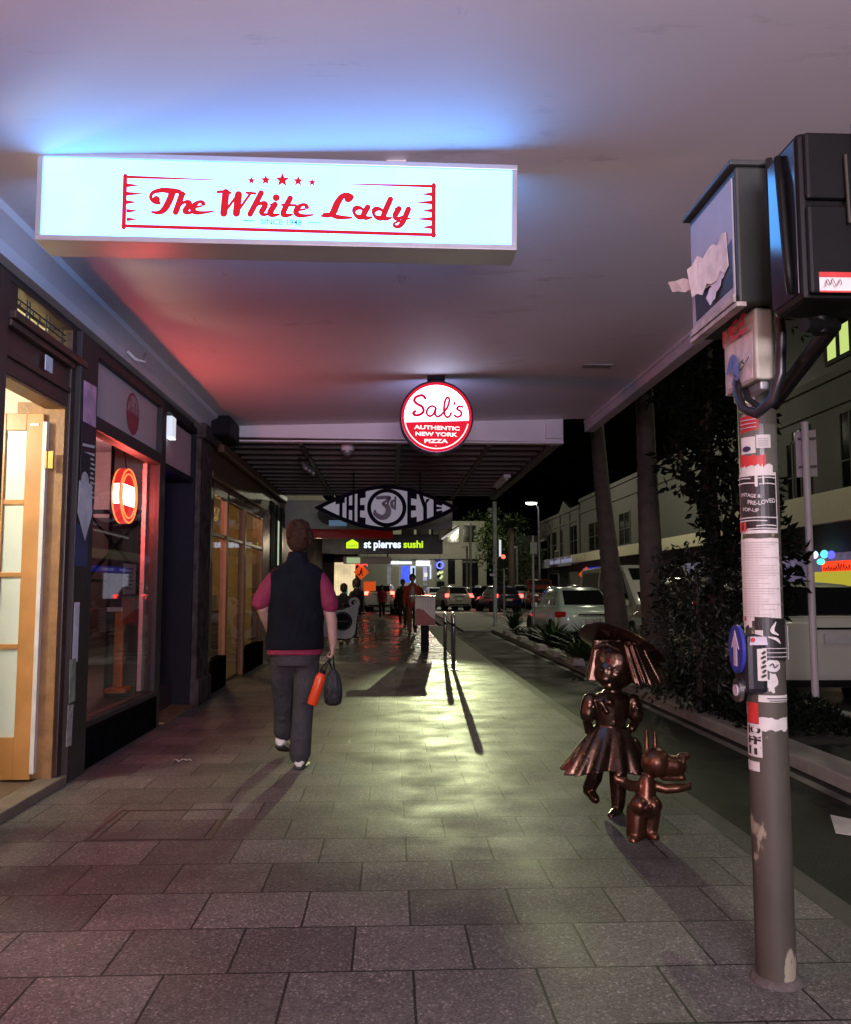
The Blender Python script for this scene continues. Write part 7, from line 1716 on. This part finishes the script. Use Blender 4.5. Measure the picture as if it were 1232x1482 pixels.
mb.build('bulb', E('display_glow', (.7, .8, .4), .9), t); MB().box(q.x-.35, q.x+.35, YF-.4, YF-.1, 0, q.z-.55).build('stand', m_black, t)
row_building('dark tall block filling the skyline right of the corner building', 84, 110, 6.5, M('dark_block', (.05, .05, .05), .8), [], None, X=fx(702)+4)
# left side beyond the kiosk
t = thing('street_building', 'dark building on the left beyond the corner kiosk', 'building', (-6, 45, 0))
MB().box(-14, -5, 36, 74, 0, 8).build('wall', m_fA, t)
MB().box(-5.0, -4.9, 40, 60, .5, 2.8).build('shop_window', m_dimshop, t)

# ================================================================== LIGHTS
def lamp(nm, typ, loc, power, col, size=.1, tgt=None, **k):
    d = bpy.data.lights.new(nm, typ); o = bpy.data.objects.new(nm, d); COL.objects.link(o); o.location = loc
    d.energy = power; d.color = col
    if typ == 'AREA': d.shape = 'RECTANGLE'; d.size = size; d.size_y = k.get('sy', size)
    else: d.shadow_soft_size = size
    if typ == 'SPOT': d.spot_size = radians(k.get('ang', 40)); d.spot_blend = k.get('blend', .5)
    if tgt is not None: o.rotation_euler = (Vector(tgt)-Vector(loc)).to_track_quat('-Z', 'Y').to_euler()
    return o
YGC = (1., .95, .68)
p_ = at(641, 801.5, SYY); zb = p_.z; YK = 27.0
KEYP = V3(1.44+(1.44-.44)*(YK-24.1)/(24.1-4.74), YK, zb+zb*(YK-24.25)/(24.25-4.74))
lamp('street_floodlight', 'SPOT', KEYP, 6000, (.92, 1., .52), .02, (.5, 3.4, 0), ang=15, blend=.9)
lamp('shopfront_behind', 'AREA', (.4, -2.6, 1.95), 285, (.97, .8, .94), 2., (.1, 3, 2.7), sy=.8)
lamp('floor_fill_behind', 'AREA', (-.4, -1.2, 3.2), 25, (1., .72, .72), .8, (-.2, 2.8, 0), sy=.6)  # added unseen light behind the viewer, lifts the near floor
lamp('red_shop_neon', 'AREA', (-2.2, 2.7, .75), 9, (1., .07, .06), .25, (-.9, 3.0, 0), sy=.7)
lamp('red_upper_neon', 'AREA', (-2.15, 1.2, 2.4), 18, (1., .1, .1), .5, (3, 2.2, 3.3), sy=.5)
lamp('neon_glow', 'POINT', NC+V3(.06, 0, 0), 62, (1., .1, .08), .012)
lamp('hall_lamp', 'POINT', (-3.3, 4.9, 2.6), 95, (1., .9, .68), .12)
lamp('window_room_fill', 'POINT', (-3.2, 10.6, 2.9), 60, (1., .45, .45), .15)  # added red fill, brightens the upper walls of the window room
lamp('recess_lamp', 'POINT', (XF-.25, 9.0, 2.3), 1.8, (.25, .12, 1.), .08)
lamp('walker_fill', 'POINT', (-1.7, 20.6, 2.4), 26, (1., .8, .55), .1)  # added unseen fill that warms the seated people and the walkers
lamp('cafe_lamp', 'POINT', (-3.0, 14.6, 2.6), 48, (1., .68, .28), .12)
for i, (x, y, p) in enumerate(((8.5, 3, 190), (7.5, 15.5, 400), (9, 38, 620), (8.5, 52, 520), (4, 72, 1100))):
    lamp('road_lamp', 'POINT', (x, y, 8.5), p, YGC, .2)
# ================================================================== RENDER
SC.render.engine = 'CYCLES'
cy = SC.cycles; cy.use_denoising = True; cy.max_bounces = 7; cy.diffuse_bounces = 4; cy.glossy_bounces = 4; cy.transparent_max_bounces = 10; cy.sample_clamp_indirect = 4; cy.caustics_reflective = False; cy.caustics_refractive = False
cy.use_light_tree = True
vs = SC.view_settings; SC.display_settings.display_device = 'sRGB'
vs.view_transform = 'Standard'; vs.look = 'None'; vs.exposure = .32; vs.gamma = 1
